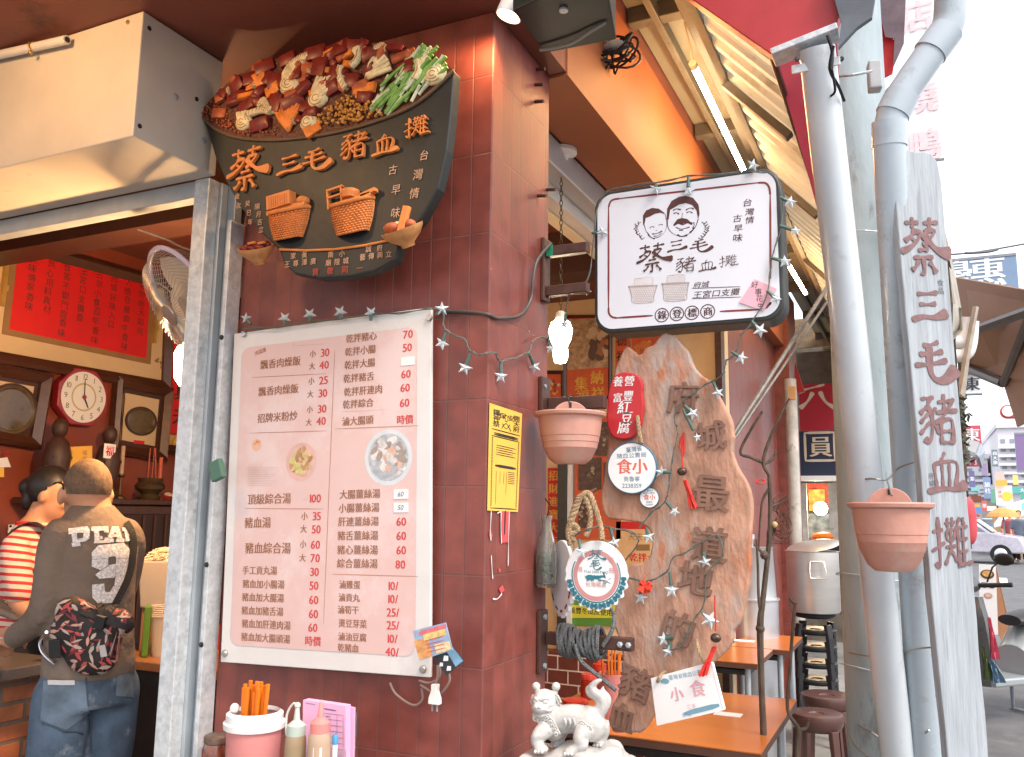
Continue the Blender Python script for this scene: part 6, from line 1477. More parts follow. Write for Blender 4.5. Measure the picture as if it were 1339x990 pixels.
for pts in (((752, 707), (747, 690), (755, 665), (763, 648), (772, 646), (780, 664), (787, 690), (789, 706)), ((747, 712), (745, 694), (750, 672), (758, 652), (766, 650), (774, 668), (772, 690), (768, 700)), ((746, 694), (752, 698), (757, 692), (752, 686), (746, 694))):
    rope(m, [FC.p(*FC.px(*q), .012 + .004 * (i % 2)) for i, q in enumerate(pts)], .0075)
m.build('rope', M_rope, t)
m = MB(); P0 = FC.p(*FC.px(765, 648), -.01); m.tube([P0, V((P0.x, YB - .03, P0.z + .02))], .006, 8); m.build('hook', M_rust, t)
# bottle with pickled plants
Fq = planey(.33); a, b = Fq.px(714, 768); t = thing('glass_bottle', Fq.p(a, b), 'old clear glass bottle with mossy contents hung beside the wall', 'bottle')
c = Fq.p(a, b); hb = Fq.px(712, 674)[1] - b
M_glass = mat('old_glass', (.80, .86, .82), .05, var=.03, trans=.95)
m = MB(); m.lathe([(.001, 0), (.026, 0), (.031, .01), (.032, hb * .42), (.027, hb * .6), (.016, hb * .8), (.014, hb * .93), (.018, hb * .94), (.018, hb), (.013, hb), (.011, hb * .8), (.023, hb * .58), (.028, hb * .42), (.027, .012), (.001, .01)], c, n=26); m.build('glass', M_glass, t, smooth=True)
m = MB()
for i in range(40): u = random.uniform(0, 6.28); q = random.random() * .017; m.ball(c + V((q * math.cos(u), q * math.sin(u), .014 + random.random() * hb * .42)), random.uniform(.005, .009), 7, 5)
m.build('contents', mat('moss', (.09, .085, .025), .7, var=.6, scale=60), t, smooth=True)
m = MB(); m.tube([c + V((0, 0, hb * .96)), c + V((0, .03, hb + .03)), V((.016, .36, c.z + hb + .05))], .002, 5); m.build('wire', M_black, t)

# ---- clay pots
M_clay = mat('clay_plastic', (.52, .26, .20), .55, var=.12, scale=9, bump=.08, bscale=50, stain=(.52, .33, .27), sscale=7, sthr=.56)
def wall_pot(c, r_, hgt, label, dirn):
    """half-round wall pot: rim centre c, flat back away from dirn"""
    t = thing('wall_pot', c - V((0, 0, hgt)), label, 'flower pot', 'clay coloured wall pots')
    dx = V(dirn).normalized(); sx = V((0, 0, 1)).cross(dx)
    prof = [(.001, -hgt), (.42, -hgt), (.60, -hgt * .9), (.74, -hgt * .70), (.755, -hgt * .69), (.785, -hgt * .58), (.80, -hgt * .57), (.82, -hgt * .46), (.835, -hgt * .45), (.90, -hgt * .08), (1.0, -hgt * .05), (1.02, 0), (1.0, .004), (.86, 0), (.80, -hgt * .4), (.6, -hgt * .8), (.001, -hgt * .85)]
    rings = []
    for k in range(40):
        u = 2 * math.pi * k / 40; cx, cy = math.cos(u), math.sin(u)
        if cy < -.35: cy = -.35 - (cy + .35) * -.12
        rings.append((cx, cy))
    m = MB(); m.loft([[c + (sx * x + dx * (y if rr > .01 else 0)) * (r_ * rr) + V((0, 0, z)) for x, y in rings] for rr, z in prof], caps=False); m.build('pot', M_clay, t, smooth=True, angle=35)
    Fp_ = Frame(c - dx * r_ * .36, sx * -1 if False else sx, (0, 0, 1))
    if Fp_.n.dot(dx) < 0: Fp_ = Frame(c - dx * r_ * .36, -sx, (0, 0, 1))
    tab = [(r_ * .52 * math.cos(R(i * 12)), r_ * .46 * math.sin(R(i * 12)) - .005) for i in range(16)]
    m = MB(); m.prism(tab, Fp_, -.004, .004); m.build('hanging_tab', M_clay, t, bevel=.002)
    m = MB(); m.fbox(Fp_, 0, r_ * .30, .008, .016, .0042, .005); m.build('tab_slot', M_black, t)
    return t, Fp_.p(0, r_ * .34, 0)
dv = (V((CAM.x, CAM.y, 0)) - V((.1, .36, 0))).normalized()
a0 = ony(702, 543, .30); a1 = ony(791, 540, .30); c = (a0 + a1) / 2; r1 = (a1 - a0).length / 2 * .97
t, tab1 = wall_pot(c, r1, c.z - ony(744, 607, .30).z, 'clay coloured half pot hung on the bracket left of the driftwood', dv)
t = thing('pot_bracket', V((.02, .38, 1.75)), 'brown iron bracket behind the left clay pot', 'bracket')
zp0, zp1 = ony(708, 545, .37).z, ony(708, 494, .37).z
m = MB(); m.bb((.0015, .335, zp0), (.016, .395, zp1)); m.build('wall_plate', M_rust, t, bevel=.003)
m = MB(); za_ = ony(750, 529, .41).z; flat_bar(m, (.017, .385, za_), (.20, .385, za_), .04, .028); m.build('arm', M_rust, t, bevel=.003)
m = MB(); m.lathe([(.006, 0), (.006, .004), (.001, .005)], (.016, .352, zp1 - .03), (1, 0, 0), 10); m.build('bolt', M_steel, t)
m = MB(); m.tube(spline([tab1 + V((0, -.006, 0)), tab1 + V((-.006, .0, .022)), tab1 + V((-.01, .03, .03)), V((tab1.x - .01, .37, za_ + .02))], 5), .002, 6); m.build('hook_wire', M_black, t)
t = thing('board_bracket', V((.02, .38, 1.1)), 'brown iron bracket wound with rope at foot of the driftwood', 'bracket')
zb0, zb1 = ony(706, 879, .37).z, ony(706, 797, .37).z
m = MB(); m.bb((.0015, .335, zb0), (.014, .395, zb1)); m.build('wall_plate', M_rust, t, bevel=.003)
zr = ony(770, 838, .39).z; m = MB(); xe = ony(829, 843, .39).x; flat_bar(m, (.0145, .385, zr), (xe, .385, zr), .036, .03); m.build('arm', M_rust, t, bevel=.003)
for px in (811, 822): m = MB(); p = ony(px, 843, .37); m.lathe([(.0085, 0), (.0085, .007), (.005, .009), (.001, .009)], V((p.x, .3698, zr)), (0, -1, 0), 6); m.build('bolt', M_steel, t)
for z in (zb0 + .02, zb1 - .02): m = MB(); m.lathe([(.008, 0), (.008, .006), (.001, .007)], (.014, .365, z), (1, 0, 0), 10); m.build('bolt', M_steel, t)
M_gr = mat('grey_rope', (.14, .15, .15), .85, var=.3, scale=80, bump=.8, bscale=200)
t = thing('rope_coil', V((.1, .38, zr)), 'grey rope wound many times round the lower bracket', 'rope')
m = MB(); x0, x1 = ony(733, 840, .385).x, ony(787, 840, .385).x; P = []
for i in range(15 * 14):
    u = i / 14 * 6.283; k = i / (15 * 14); P.append(V((x0 + (x1 - x0) * k + .004 * math.sin(u * 2.3), .385 + .036 * math.cos(u) * (1 + .12 * math.sin(i)), zr + (.040 + .006 * math.sin(k * 9)) * math.sin(u) - .008 * math.sin(k * 3.14))))
m.tube(P, .0058, 6); 
m.tube(spline([ony(788, 845, .36), ony(800, 825, .36), ony(803, 806, .38), ony(799, 796, .40)], 5), .006, 6); m.tube(spline([ony(752, 842, .345), ony(758, 862, .345), ony(775, 878, .36), ony(806, 903, .37)], 6), .006, 6); m.build('rope', M_gr, t, smooth=True)

# ---- white tag on strings, bells, flower
FT = Frame(ony(895, 908, .34), (1, -.12, 0), (0, .0, 1))
t = thing('tag_sign', FT.p(*FT.px(860, 949)), 'white tilted cardboard tag with pink characters tied to the driftwood', 'sign')
m = MB(); m.prism([FT.px(*q) for q in ((851, 887), (928.5, 866), (945, 929), (859, 949))], FT, -.004, 0); m.prism([FT.px(*q) for q in ((929, 866.2), (931.5, 867), (947, 928), (945.5, 929))], FT, -.012, .0); m.build('board', MC['white_paper'], t)
def zl(x, y): return (780 + x / 3.3, 690 + y / 3.3)
m = MB(); ptext(m, FT, '小', *zl(345, 718), 19, h=.001, off=.03, rot=13); ptext(m, FT, '食', *zl(435, 694), 22, h=.001, off=.03, rot=13); ptext(m, FT, '三毛', *zl(410, 772), 7, h=.001, rot=13); m.build('pink_characters', mat('faded_pink', (.68, .36, .40), .5), t)
m = MB(); ptext(m, FT, '臺灣省豬血公賣局', *zl(392, 634), 6.8, h=.001, rot=15); a, b = FT.px(*zl(298, 662)); m.flat(disc(a, b, .011, 14, .007), FT, .001); m.flat(disc(a - .009, b - .002, .005), FT, .0011); ribbon(m, FT, [FT.px(*zl(380, 803)), FT.px(*zl(530, 765))], .012, .001, taper=False); ptext(m, FT, '府城', *zl(390, 806), 6, h=.0012, rot=13); m.build('blue_print', mat('faded_blue', (.16, .33, .42), .5), t)
m = MB(); rope(m, [FT.p(*FT.px(*zl(265, 665)), .002), FT.p(*FT.px(*zl(280, 640)), .01), FS.p(*FS.px(*zl(300, 620)), .012)], .0045); rope(m, [FT.p(*FT.px(*zl(478, 600)), .002), FT.p(*FT.px(*zl(450, 545)), .006), FS.p(*FS.px(*zl(435, 480)), .012)], .0045); m.build('string', M_rope, t)
FS0 = FS; M_cord = mat('red_cord', (.6, .03, .02), .6); M_bell = mat('dark_bell', (.10, .055, .04), .35, .6)
def bell_charm(pts, bell, tas, label, h0=0):
    FS = FS0.off(h0)
    t = thing('bell_charm', FS.p(*FS.px(*bell), .02), label, 'charm', 'red corded bell charms')
    m = MB(); m.tube(spline([FS.p(*FS.px(*q), .012) for q in pts], 5), .0022, 6); m.build('cord', M_cord, t, smooth=True)
    m = MB(); c = FS.p(*FS.px(*bell), .02); m.ball(c, (.0145, .012, .012)); m.build('bell', M_bell, t, smooth=True)
    for k in (-1, 1): m = MB(); m.ball(c + FS.n * .0105 + FS.x * k * .006, (.0028, .002, .004), 8, 6); m.build('bell_hole', M_black, t)
    m = MB()
    for i in range(14): a, b = FS.px(tas[0] + jit(2.5), tas[1]); a1, b1 = FS.px(tas[2] + jit(5), tas[3] + jit(2)); m.tube([FS.p(a, b, .014 + jit(.003)), FS.p((a + a1) / 2 + jit(.003), (b + b1) / 2, .016 + jit(.004)), FS.p(a1, b1, .014 + jit(.005))], .0024, 5)
    m.build('tassel', M_cord, t)
bell_charm(((896, 566), (890, 580), (892, 588), (894, 597), (896, 588), (895, 566), (893, 595), (894, 612)), (894, 617), (897, 628, 908, 664), 'bell charm with red cord high on the driftwood')
bell_charm(((936, 778), (936, 795), (937, 810), (937, 825)), (938, 833), (936, 845, 920, 882), 'pig nosed bell with bright red tassel above the white tag', .115)
t = thing('paper_flower', FS.p(*FS.px(847, 772), .03), 'small red paper flower on the light string', 'flower')
m = MB(); a, b = FS.px(847, 766)
for i in range(26): u = random.uniform(0, 6.28); m.tube([FS.p(a, b, .028), FS.p(a + .022 * math.cos(u) * random.uniform(.6, 1), b + .018 * math.sin(u), .03 + jit(.012))], [.003, .0045], 5)
m.build('petals', mat('flower_red', (.75, .06, .03), .6), t)

# ---- star light strings
M_star = mat('frosted_star', (.62, .68, .70), .3, var=.05, transl=.25, coat=.3); M_sock = mat('green_socket', (.07, .13, .11), .45); M_gw = mat('green_wire', (.10, .115, .10), .5)
def star_mesh(c, ax, r_, name, par):
    x, y, n = ax; vs = [c + n * r_ * .32, c - n * r_ * .32]
    for i in range(10):
        q = r_ if i % 2 == 0 else r_ * .42; u = R(90 + 36 * i); vs.append(c + x * q * math.cos(u) + y * q * math.sin(u))
    fs = []
    for i in range(10): fs += [(0, 2 + i, 2 + (i + 1) % 10), (1, 2 + (i + 1) % 10, 2 + i)]
    m = MB(); m.add(vs, fs); return m.build(name, M_star, par)
def star_string(label, pts, stars, r_=.021, wr=.0017, twin=True):
    t = thing('star_string', pts[0], label, 'string lights', 'strings of star lights')
    m = MB(); P = spline(pts, 7); m.tube(P, wr, 6)
    if twin: m.tube([p + V((jit(.003), jit(.002), .004 * math.sin(i * .8))) for i, p in enumerate(P)], wr, 6)
    m.build('wire', M_gw, t, smooth=True)
    for w_, c, k in stars:
        w_ = V(w_); c = V(c); d = (c - w_).normalized() if (c - w_).length > .004 else V((0, 0, -1)); tilt = jit(.5)
        n = (-CF + V((jit(.5), jit(.3), jit(.4)))).normalized(); y = (-d - n * (-d).dot(n)).normalized(); x = y.cross(n)
        x, y = x * math.cos(tilt * .4) + y * math.sin(tilt * .4), y * math.cos(tilt * .4) - x * math.sin(tilt * .4)
        s_ = star_mesh(c, (x, y, n), r_ * k, 'star', t)
        m = MB(); m.tube([w_, w_.lerp(c, .75)], [.0045, .0055], 8); m.build('socket', M_sock, s_, smooth=True)
W1 = lambda x, y: ony(x, y, -.045)
W2 = lambda x, y: onx(x, y, .014)
st = [(W1(x, y + 10), W1(x, y), 1.0) for x, y in ((372, 416), (405, 411), (445, 408), (485, 409))] + [(W1(328, 424), W1(322, 416), .9), (W1(570, 412), W1(578, 404), 1.0), (W1(583, 435), W1(578, 449), 1.0)]
star_string('string of star lights hanging over the top edge of the menu and across the tiles',
    [W1(318, 430), W1(372, 426), W1(445, 416), W1(520, 409), W1(575, 405), W1(580, 425), W1(586, 434), W1(606, 444), W1(617, 461), W1(632, 463), W2(645, 461), W2(655, 472), W2(672, 468), W2(691, 461), W2(697, 446), W2(708, 441), ony(718, 440, .40)],
    st + [(W1(615, 463), W1(608, 481), 1.0), (W2(655, 474), W2(655, 492), 1.0), (W2(692, 463), W2(699, 480), 1.0), (ony(717, 441, .41), ony(719, 456, .41), .9)])
G1 = lambda x, y: ony(x, y, YB - .016)
G2 = lambda x, y: ony(x, y, .418)
star_string('string of star lights running round the white sign and down to the driftwood',
    [G1(740, 408), G1(745, 385), G1(768, 365), G1(776, 320), G1(782, 270), G1(800, 248), G1(850, 240), G1(900, 231), G1(960, 226), G1(1005, 226), G1(1021, 250), G1(1022, 295), G1(1010, 335), G1(1003, 385), G1(985, 418), G1(968, 442), G1(962, 462), G1(950, 472), G1(945, 490), G2(928, 500), G2(905, 515), G2(892, 525), G2(882, 545), G2(886, 568), G2(879, 600), G2(876, 625), G2(870, 655), G2(855, 668), G2(835, 690)],
    [(G1(769, 372), G1(766, 380), .9), (G1(740, 410), G1(738, 424), .9), (G1(774, 305), G1(788, 303), 1.0), (G1(858, 240), G1(857, 247), 1.0), (G1(900, 231), G1(900, 249), 1.0), (G1(975, 224), G1(985, 216), 1.1), (G1(1020, 258), G1(1033, 264), 1.0), (G1(1020, 295), G1(1040, 302), .8), (G1(1008, 337), G1(1026, 342), 1.0), (G1(1003, 380), G1(1015, 391), .8), (G1(983, 420), G1(994, 432), 1.1), (G1(957, 460), G1(969, 468), 1.0), (G2(932, 499), G2(939, 514), .9), (G2(895, 530), G2(906, 541), 1.0), (G2(878, 618), G2(864, 617), 1.0), (G2(871, 656), G2(882, 669), .8), (G2(893, 535), G2(912, 572), .7)])
star_string('string of star lights crossing the lower driftwood and the bottle cap sign',
    [ony(752, 700, .27), ony(775, 690, .26), ony(800, 690, .38), G2(835, 705), G2(812, 745), G2(838, 760), G2(870, 750), G2(880, 730), G2(905, 718), G2(935, 700), G2(945, 725), G2(925, 750), G2(920, 790), G2(905, 815), G2(890, 845), G2(866, 850)],
    [(ony(757, 705, .27), ony(760, 722, .26), 1.0), (ony(798, 690, .36), ony(803, 710, .36), 1.0), (ony(790, 748, .26), ony(793, 758, .26), 1.0), (G2(838, 762), G2(838, 782), 1.0), (G2(876, 748), G2(878, 772), 1.1), (G2(920, 722), G2(922, 735), 1.0), (G2(918, 800), G2(928, 811), 1.3), (G2(880, 832), G2(868, 836), 1.0), (G2(876, 840), G2(874, 852), 1.0), (G2(845, 690), G2(848, 702), 1.0)])

# ---- white porcelain guardian beast
zL = ony(752, 988, .1).z
Lc = ony(752, 1010, .12); zt_ = ony(752, 974, .12).z
t = thing('guardian_statue', V((Lc.x, .12, zt_ - .1)), 'white ceramic horned guardian beast on a rough white base', 'statue')
s1 = FP and ((V((Lc.x, .12, zt_)) - CAM).dot(CF) / FP)
FL = planey(.12)
def lp(px, py, h=0): a, b = FL.px(px, py); return FL.p(a, b, h)
M_cer = mat('white_ceramic', (.47, .45, .425), .35, var=.25, scale=18, bump=.35, bscale=45, coat=.3, stain=(.23, .20, .18), sscale=14, sthr=.62)
b = MB(); dt = MB()
b.tube(spline([lp(722, 946), lp(735, 941), lp(755, 940), lp(773, 945)], 4), [.033] + [.036] * 11 + [.038], 14); b.ball(lp(724, 944, .0), (.040, .038, .048)); b.ball(lp(772, 946), (.040, .038, .045))
b.tube([lp(724, 940), lp(719, 927), lp(717, 918, .015)], [.038, .031, .028], 12); b.ball(lp(716, 915, .02), (.033, .034, .031), 14, 10); b.ball(lp(715.5, 921, .045), (.022, .022, .016))
def curl(mb, px, py, h, r_):
    mb.tube([lp(px, py, h) + FL.x * r_ * (1 - i / 16) * math.cos(i * .75) + FL.y * r_ * (1 - i / 16) * math.sin(i * .75) + FL.n * r_ * .4 * i / 14 for i in range(15)], r_ * .26, 6)
for s_ in (-1, 1):
    b.tube(spline([lp(716 + s_ * 9, 909, .01), lp(716 + s_ * 12, 903, .01), lp(716 + s_ * 13, 898, .01)], 3), [.009] * 3 + [.0075] * 3 + [.0085], 10); dt.ball(lp(716 + s_ * 13, 897, .01), .0115, 10, 8)
    dt.ball(lp(716 + s_ * 5.5, 913, .046), .0085, 12, 8); dt.tube(spline([lp(716 + s_ * 10, 911, .036), lp(716 + s_ * 6, 908.5, .05), lp(716 + s_ * 1.5, 910.5, .052)], 4), .0045, 8); dt.tube(spline([lp(716 + s_ * 10, 915, .036), lp(716 + s_ * 6, 917, .048), lp(716 + s_ * 2, 916, .05)], 4), .003, 8)
    dt.ball(lp(716 + s_ * 2, 918.5, .062), (.006, .006, .005), 10, 6); dt.tube(spline([lp(716, 922, .061), lp(716 + s_ * 6, 922, .056), lp(716 + s_ * 10, 925, .042), lp(716 + s_ * 12, 922, .032)], 4), .0042, 8)
    for k in range(2): dt.tube([lp(716 + s_ * (2.5 + 4 * k), 924, .056 - .006 * k), lp(716 + s_ * (2.8 + 4 * k), 928, .054 - .006 * k)], [.004, .0006], 6)
    for k in range(6): curl(dt, 716 + s_ * (13 + (k % 2) * 1.5), 912 + k * 4.6, .016 - k * .003, .0115)
dt.tube(spline([lp(707, 928, .036), lp(716, 931, .050), lp(725, 928, .036)], 4), .006, 8)
for k in range(4): curl(dt, 709 + k * 4.6, 935 + 2 * math.sin(k * 1.2), .040, .010)
for k in range(9): x = 731 + k * 5.0; y = 931 - 2 * math.sin(k / 8 * 3.14); dt.tube([lp(x - 1, y + 3), lp(x, y), lp(x + 1.5, y - 8)], [.009, .0075, .0008], 8)
for q in (((722, 948, .03), (714, 957, .05), (712, 964, .055), (720, 972, .06)), ((730, 950, -.03), (729, 962, -.03), (725, 974, -.02)), ((770, 950, .03), (767, 961, .045), (771, 968, .045), (756, 976, .05)), ((782, 950, -.02), (784, 962, -.03), (779, 975, -.03))):
    n_ = 5 * (len(q) - 1); P = spline([lp(*z) for z in q], 5); b.tube(P, [.026 - .012 * min(1, i / (n_ * .6)) for i in range(n_ + 1)], 10); b.ball(lp(*q[-1]), (.019, .02, .010))
    for k in range(3): dt.ball(lp(q[-1][0] - 4 + 4 * k, q[-1][1] + 1.5, q[-1][2] + .016), (.0055, .008, .0055), 8, 6)
for k in range(4): curl(dt, 727 + k * 2.5, 940 + k * 5, .036, .010)
for k in range(3): curl(dt, 768 + k * 4, 943 + k * 3, .040, .011)
for k in range(3): dt.tube(spline([lp(744 + k * 6, 936, .034), lp(747 + k * 6, 942, .038), lp(744 + k * 6, 949, .034)], 4), .003, 6)
tl_ = [spline([lp(778, 940), lp(788, 927), lp(789, 914), lp(778, 906), lp(774, 898), lp(781, 891), lp(787, 889)], 4), spline([lp(780, 938), lp(784, 922), lp(780, 912), lp(771, 908), lp(768, 900), lp(773, 895)], 4), spline([lp(783, 936), lp(793, 924), lp(795, 912), lp(788, 903), lp(790, 897)], 4)]
for P, r_ in zip(tl_, (.015, .011, .010)): b.tube(P, [r_ * (1 - .75 * (i / (len(P) - 1)) ** 2) for i in range(len(P))], 10)
o_ = remesh(b, .0042, 2).build('beast', M_cer, t, smooth=True); dt.build('carved_details', M_cer, o_, smooth=True)
m = MB(); 
for i in range(26): x = random.uniform(706, 806); y = 982 + random.uniform(-4, 22) + abs(x - 756) * .12; m.ball(lp(x, y, jit(.05)), (random.uniform(.025, .055), random.uniform(.03, .05), random.uniform(.014, .03)), 10, 7)
m.box(lp(756, 1003), (.27, .15, .06)); remesh(m, .009, 1).build('rock_base', M_cer, t, smooth=True)
m = MB(); c = lp(756, 1003); m.bb((c.x - .17, c.y - .1, .03), (c.x + .15, c.y + .1, c.z - .03)); tag(m.build('plinth', mat('plinth_stone', (.25, .24, .22), .8, var=.2, bump=.3), bevel=.01), 'square stone plinth under the white ceramic beast', 'plinth')
# ================================================================== back wall posters and lamp seen through the side opening
F = planey(3.292)
def poster(pts, col, name, label, cat, h=.006, frame=None):
    q = [F.px(*p) for p in pts]; t = thing(name, F.p((q[2][0] + q[3][0]) / 2, q[2][1]), label, cat)
    if frame:
        m = MB(); inn = frame_bar(m, F, q, frame, 0, .025); m.build('frame', M_frame, t); q = inn
    m = MB(); m.prism(q, F, .0005, h); m.build('sheet', col, t); return t
M_post = mat('poster_orange', (.62, .10, .03), .5, var=.15, scale=14); M_sep = mat('sepia_print', (.46, .30, .17), .5, var=.5, scale=28); M_dkp = mat('dark_print', (.09, .05, .04), .5, var=.6, scale=30); M_goldp = mat('gold_ink', (.72, .42, .06), .5)
t = poster(((738, 413), (800, 412), (800, 522), (738, 522)), M_post, 'framed_poster', 'framed red poster with old portrait and gold blessing characters', 'poster', frame=.02)
m = MB(); m.prism([F.px(*p) for p in ((742, 418), (800, 416), (800, 480), (742, 484))], F, .0065, .008); m.build('portrait_print', M_sep, t)
for k, mm in blotch(F, *F.px(783, 446), F.sz(783, 446, 15), F.sz(783, 446, 34), [(.12, .07, .05), (.60, .45, .28), (.35, .15, .08), (.55, .16, .05)], 26, .0085, 21, .15, .35).items(): mm.build('figure_print', mat('figp%d' % k, [(.12, .07, .05), (.60, .45, .28), (.35, .15, .08), (.55, .16, .05)][k], .5), t)
m = MB()
for ch, x, y in (('納', 781, 494), ('祥', 782, 515), ('集', 760, 502), ('福', 762, 519)): ptext(m, F, ch, x, y, 19, h=.007, off=.025)
m.build('gold_characters', M_goldp, t)
t = poster(((805, 436), (823, 436), (823, 520), (805, 520)), M_post, 'red_couplet', 'narrow red couplet with black characters right of the framed poster', 'couplet')
m = MB()
for i, ch in enumerate('德福東來'): ptext(m, F, ch, 813, 446 + i * 20, 15, h=.0065, off=.02)
m.build('characters', M_ink, t)
t = poster(((826, 440), (866, 440), (866, 500), (826, 500)), M_post, 'red_poster', 'bright red poster with pale flowers behind top of the driftwood', 'poster')
for k, mm in blotch(F, *F.px(845, 465), F.sz(845, 465, 18), F.sz(845, 465, 26), [(.7, .55, .3), (.65, .2, .05)], 20, .0065, 31, .1, .25).items(): mm.build('flower_print', mat('flp%d' % k, [(.7, .55, .3), (.65, .2, .05)][k], .5), t)
t = poster(((708, 485), (739, 485), (739, 526), (708, 526)), M_post, 'framed_photo', 'small framed red picture just behind the wall corner', 'picture', frame=.025)
for k, mm in blotch(F, *F.px(725, 506), F.sz(725, 506, 9), F.sz(725, 506, 13), [(.65, .5, .3), (.3, .05, .03), (.75, .3, .08)], 18, .0065, 33).items(): mm.build('picture_print', mat('smp%d' % k, [(.65, .5, .3), (.3, .05, .03), (.75, .3, .08)][k], .5), t)
t = poster(((752, 540), (812, 540), (812, 705), (752, 705)), M_post, 'photo_board', 'tall red board with dark old photographs behind the round sign', 'photo board')
for pts in (((778, 552), (800, 552), (800, 596), (778, 596)), ((757, 600), (787, 598), (787, 640), (757, 641)), ((757, 650), (770, 650), (770, 690), (757, 690)), ((790, 605), (808, 605), (808, 640), (790, 640))):
    m = MB(); m.prism([F.px(*p) for p in pts], F, .0065, .012); o = m.build('photo', M_dkp, t)
    cx = sum(p[0] for p in pts) / 4; cy = sum(p[1] for p in pts) / 4
    for k, mm in blotch(F, *F.px(cx, cy), F.sz(cx, cy, 8), F.sz(cx, cy, 15), [(.4, .3, .22), (.16, .1, .08)], 12, .0125, int(cx)).items(): mm.build('photo_print', mat('php%d' % k, [(.4, .3, .22), (.16, .1, .08)][k], .5), o)
t = poster(((717, 612), (731, 612), (731, 722), (717, 722)), M_red, 'festival_banner', 'red and gold festival banner hanging left of the dark jamb', 'banner')
m = MB()
for i, ch in enumerate('招財進寶大吉'): ptext(m, F, ch, 724, 622 + i * 17, 14, h=.0065, off=.03)
m.build('gold_characters', M_goldp, t)
t = thing('door_jamb', F.p(*F.px(740, 860)), 'dark jamb with a white edge strip on the back wall', 'jamb')
m = MB(); m.prism([F.px(*p) for p in ((733, 606), (744, 606), (742, 872), (732, 872))], F, .0005, .05); m.build('jamb', M_dfr, t)
m = MB(); m.prism([F.px(*p) for p in ((744.2, 606), (750, 606), (748, 872), (742.4, 872))], F, .0005, .03); m.build('edge_strip', MC['white_plastic'], t)
t = poster(((742, 776), (806, 776), (806, 818), (742, 818)), mat('green_print', (.10, .26, .04), .5), 'green_banner', 'green banner with yellow band of black characters under the cap sign', 'banner')
m = MB(); m.prism([F.px(*p) for p in ((742, 791), (806, 791), (806, 808), (742, 808))], F, .0065, .008); m.build('yellow_band', mat('band_yellow', (.65, .62, .05), .5), t)
m = MB(); ptext(m, F, '義豐冬瓜皮使用', 773, 799.5, 8.6, h=.0085, off=.02); m.build('characters', M_ink, t)
t = poster(((806, 692), (852, 692), (852, 742), (806, 742)), mat('card_cream', (.70, .45, .22), .5), 'price_card', 'cream price card with red characters seen through notch of the driftwood', 'card')
m = MB(); ptext(m, F, '乾拌大', 840, 729, 12, h=.0065, off=.03); m.prism([F.px(*p) for p in ((806, 682), (852, 682), (852, 692), (806, 692))], F, .0005, .006); m.build('red_characters', M_red, t)
m = MB(); ptext(m, F, '天天有', 836, 702, 10, h=.0065); m.prism([F.px(*p) for p in ((832, 712), (850, 712), (850, 720), (832, 720))], F, .0065, .007); m.build('brown_characters', MC['tan_border'], t)
m = MB(); m.bb((-.06, 3.2, .03), (-.021, 3.292, 2.92)); tag(m.build('door_frame', M_dkwood), 'dark wooden door frame where the cream wall meets the tiles', 'door frame')
# pendant bulb on its chain
c = ony(733, 447, .95); t = thing('pendant_bulb', c, 'glowing white bulb on a chain beside the wall corner', 'lamp')
m = MB(); m.lathe([(.001, -.085), (.022, -.08), (.03, -.05), (.026, -.02), (.040, .01), (.046, .045), (.036, .075), (.02, .085), (.001, .086)], c, n=22); m.build('bulb', M_glow, t, smooth=True)
m = MB(); m.lathe([(.022, .086), (.02, .11), (.010, .12), (.001, .12)], c, n=16); m.build('socket', mat('cap_plastic', (.6, .55, .45)), t, smooth=True)
m = MB(); z = c.z + .12; k = 0
while z < 2.88:
    ax_ = V((1, 0, 0)) if k % 2 else V((0, 1, 0)); m.tube([V((c.x, c.y, z + .014)) + ax_ * .006 * math.cos(u) + V((0, 0, .012 * math.sin(u))) for u in [i * .785 for i in range(9)]], .0018, 5, caps=False); z += .02; k += 1
m.build('chain', M_brz, t)
m = MB(); m.lathe([(.012, -.045), (.025, -.04), (.03, -.025), (.062, -.015), (.062, 0), (.001, .0)], V((c.x, c.y, 2.913)), n=26); m.build('ceiling_rose', MC['white_plastic'], t, smooth=True)
lamp('bulb_glow', c, 12, (1, .68, .38), .04)
# ceiling spotlight, speaker box, coil of cables overhead
c = onz(665, 2, 2.90); t = thing('ceiling_spotlight', c, 'small white lit spotlight under the ceiling above the wall corner', 'spotlight')
dn = V((-.35, -.1, -1)).normalized()
m = MB(); m.lathe([(.001, .075), (.03, .075), (.034, .06), (.037, 0), (.034, 0), (.03, .02), (.001, .02)], c - V((0, 0, .045)), -dn, 24); m.build('can', mat('white_plastic', (.76, .74, .72)), t, smooth=True)
m = MB(); m.lathe([(.029, .012), (.001, .008)], c - V((0, 0, .045)), -dn, 20); m.build('lens', mat('lit_lens', (.9, .8, .6), .4, emit=(1, .78, .5), es=10), t)
lamp('spot_glow', c + dn * .06, 5.5, (1, .58, .27), .03, 110, c + dn + V((-.5, .2, 0)), .6)
c = V((-1.12, -1.15, 2.86)); t = thing('ceiling_spotlight', c, 'second ceiling spotlight in front of the shutter box, above the picture', 'spotlight'); dn = (V((-.75, 0, 2.35)) - c).normalized()
m = MB(); m.lathe([(.001, .075), (.03, .075), (.034, .06), (.037, 0), (.034, 0), (.03, .02), (.001, .02)], c, -dn, 24); m.build('can', MC['white_plastic'], t, smooth=True)
lamp('spot_glow', c + dn * .05, 14, (1, .56, .24), .09, 160, c + dn, .5)
def at_z(px, py, z): return onz(px, py, z)
t = thing('speaker_box', onz(735, 40, 2.75), 'dark green black box hung under the lane ceiling', 'box')
q = [onz(670, 14, 2.80), onz(712, 70, 2.80), onz(806, 52, 2.80), onz(790, -40, 2.80)]
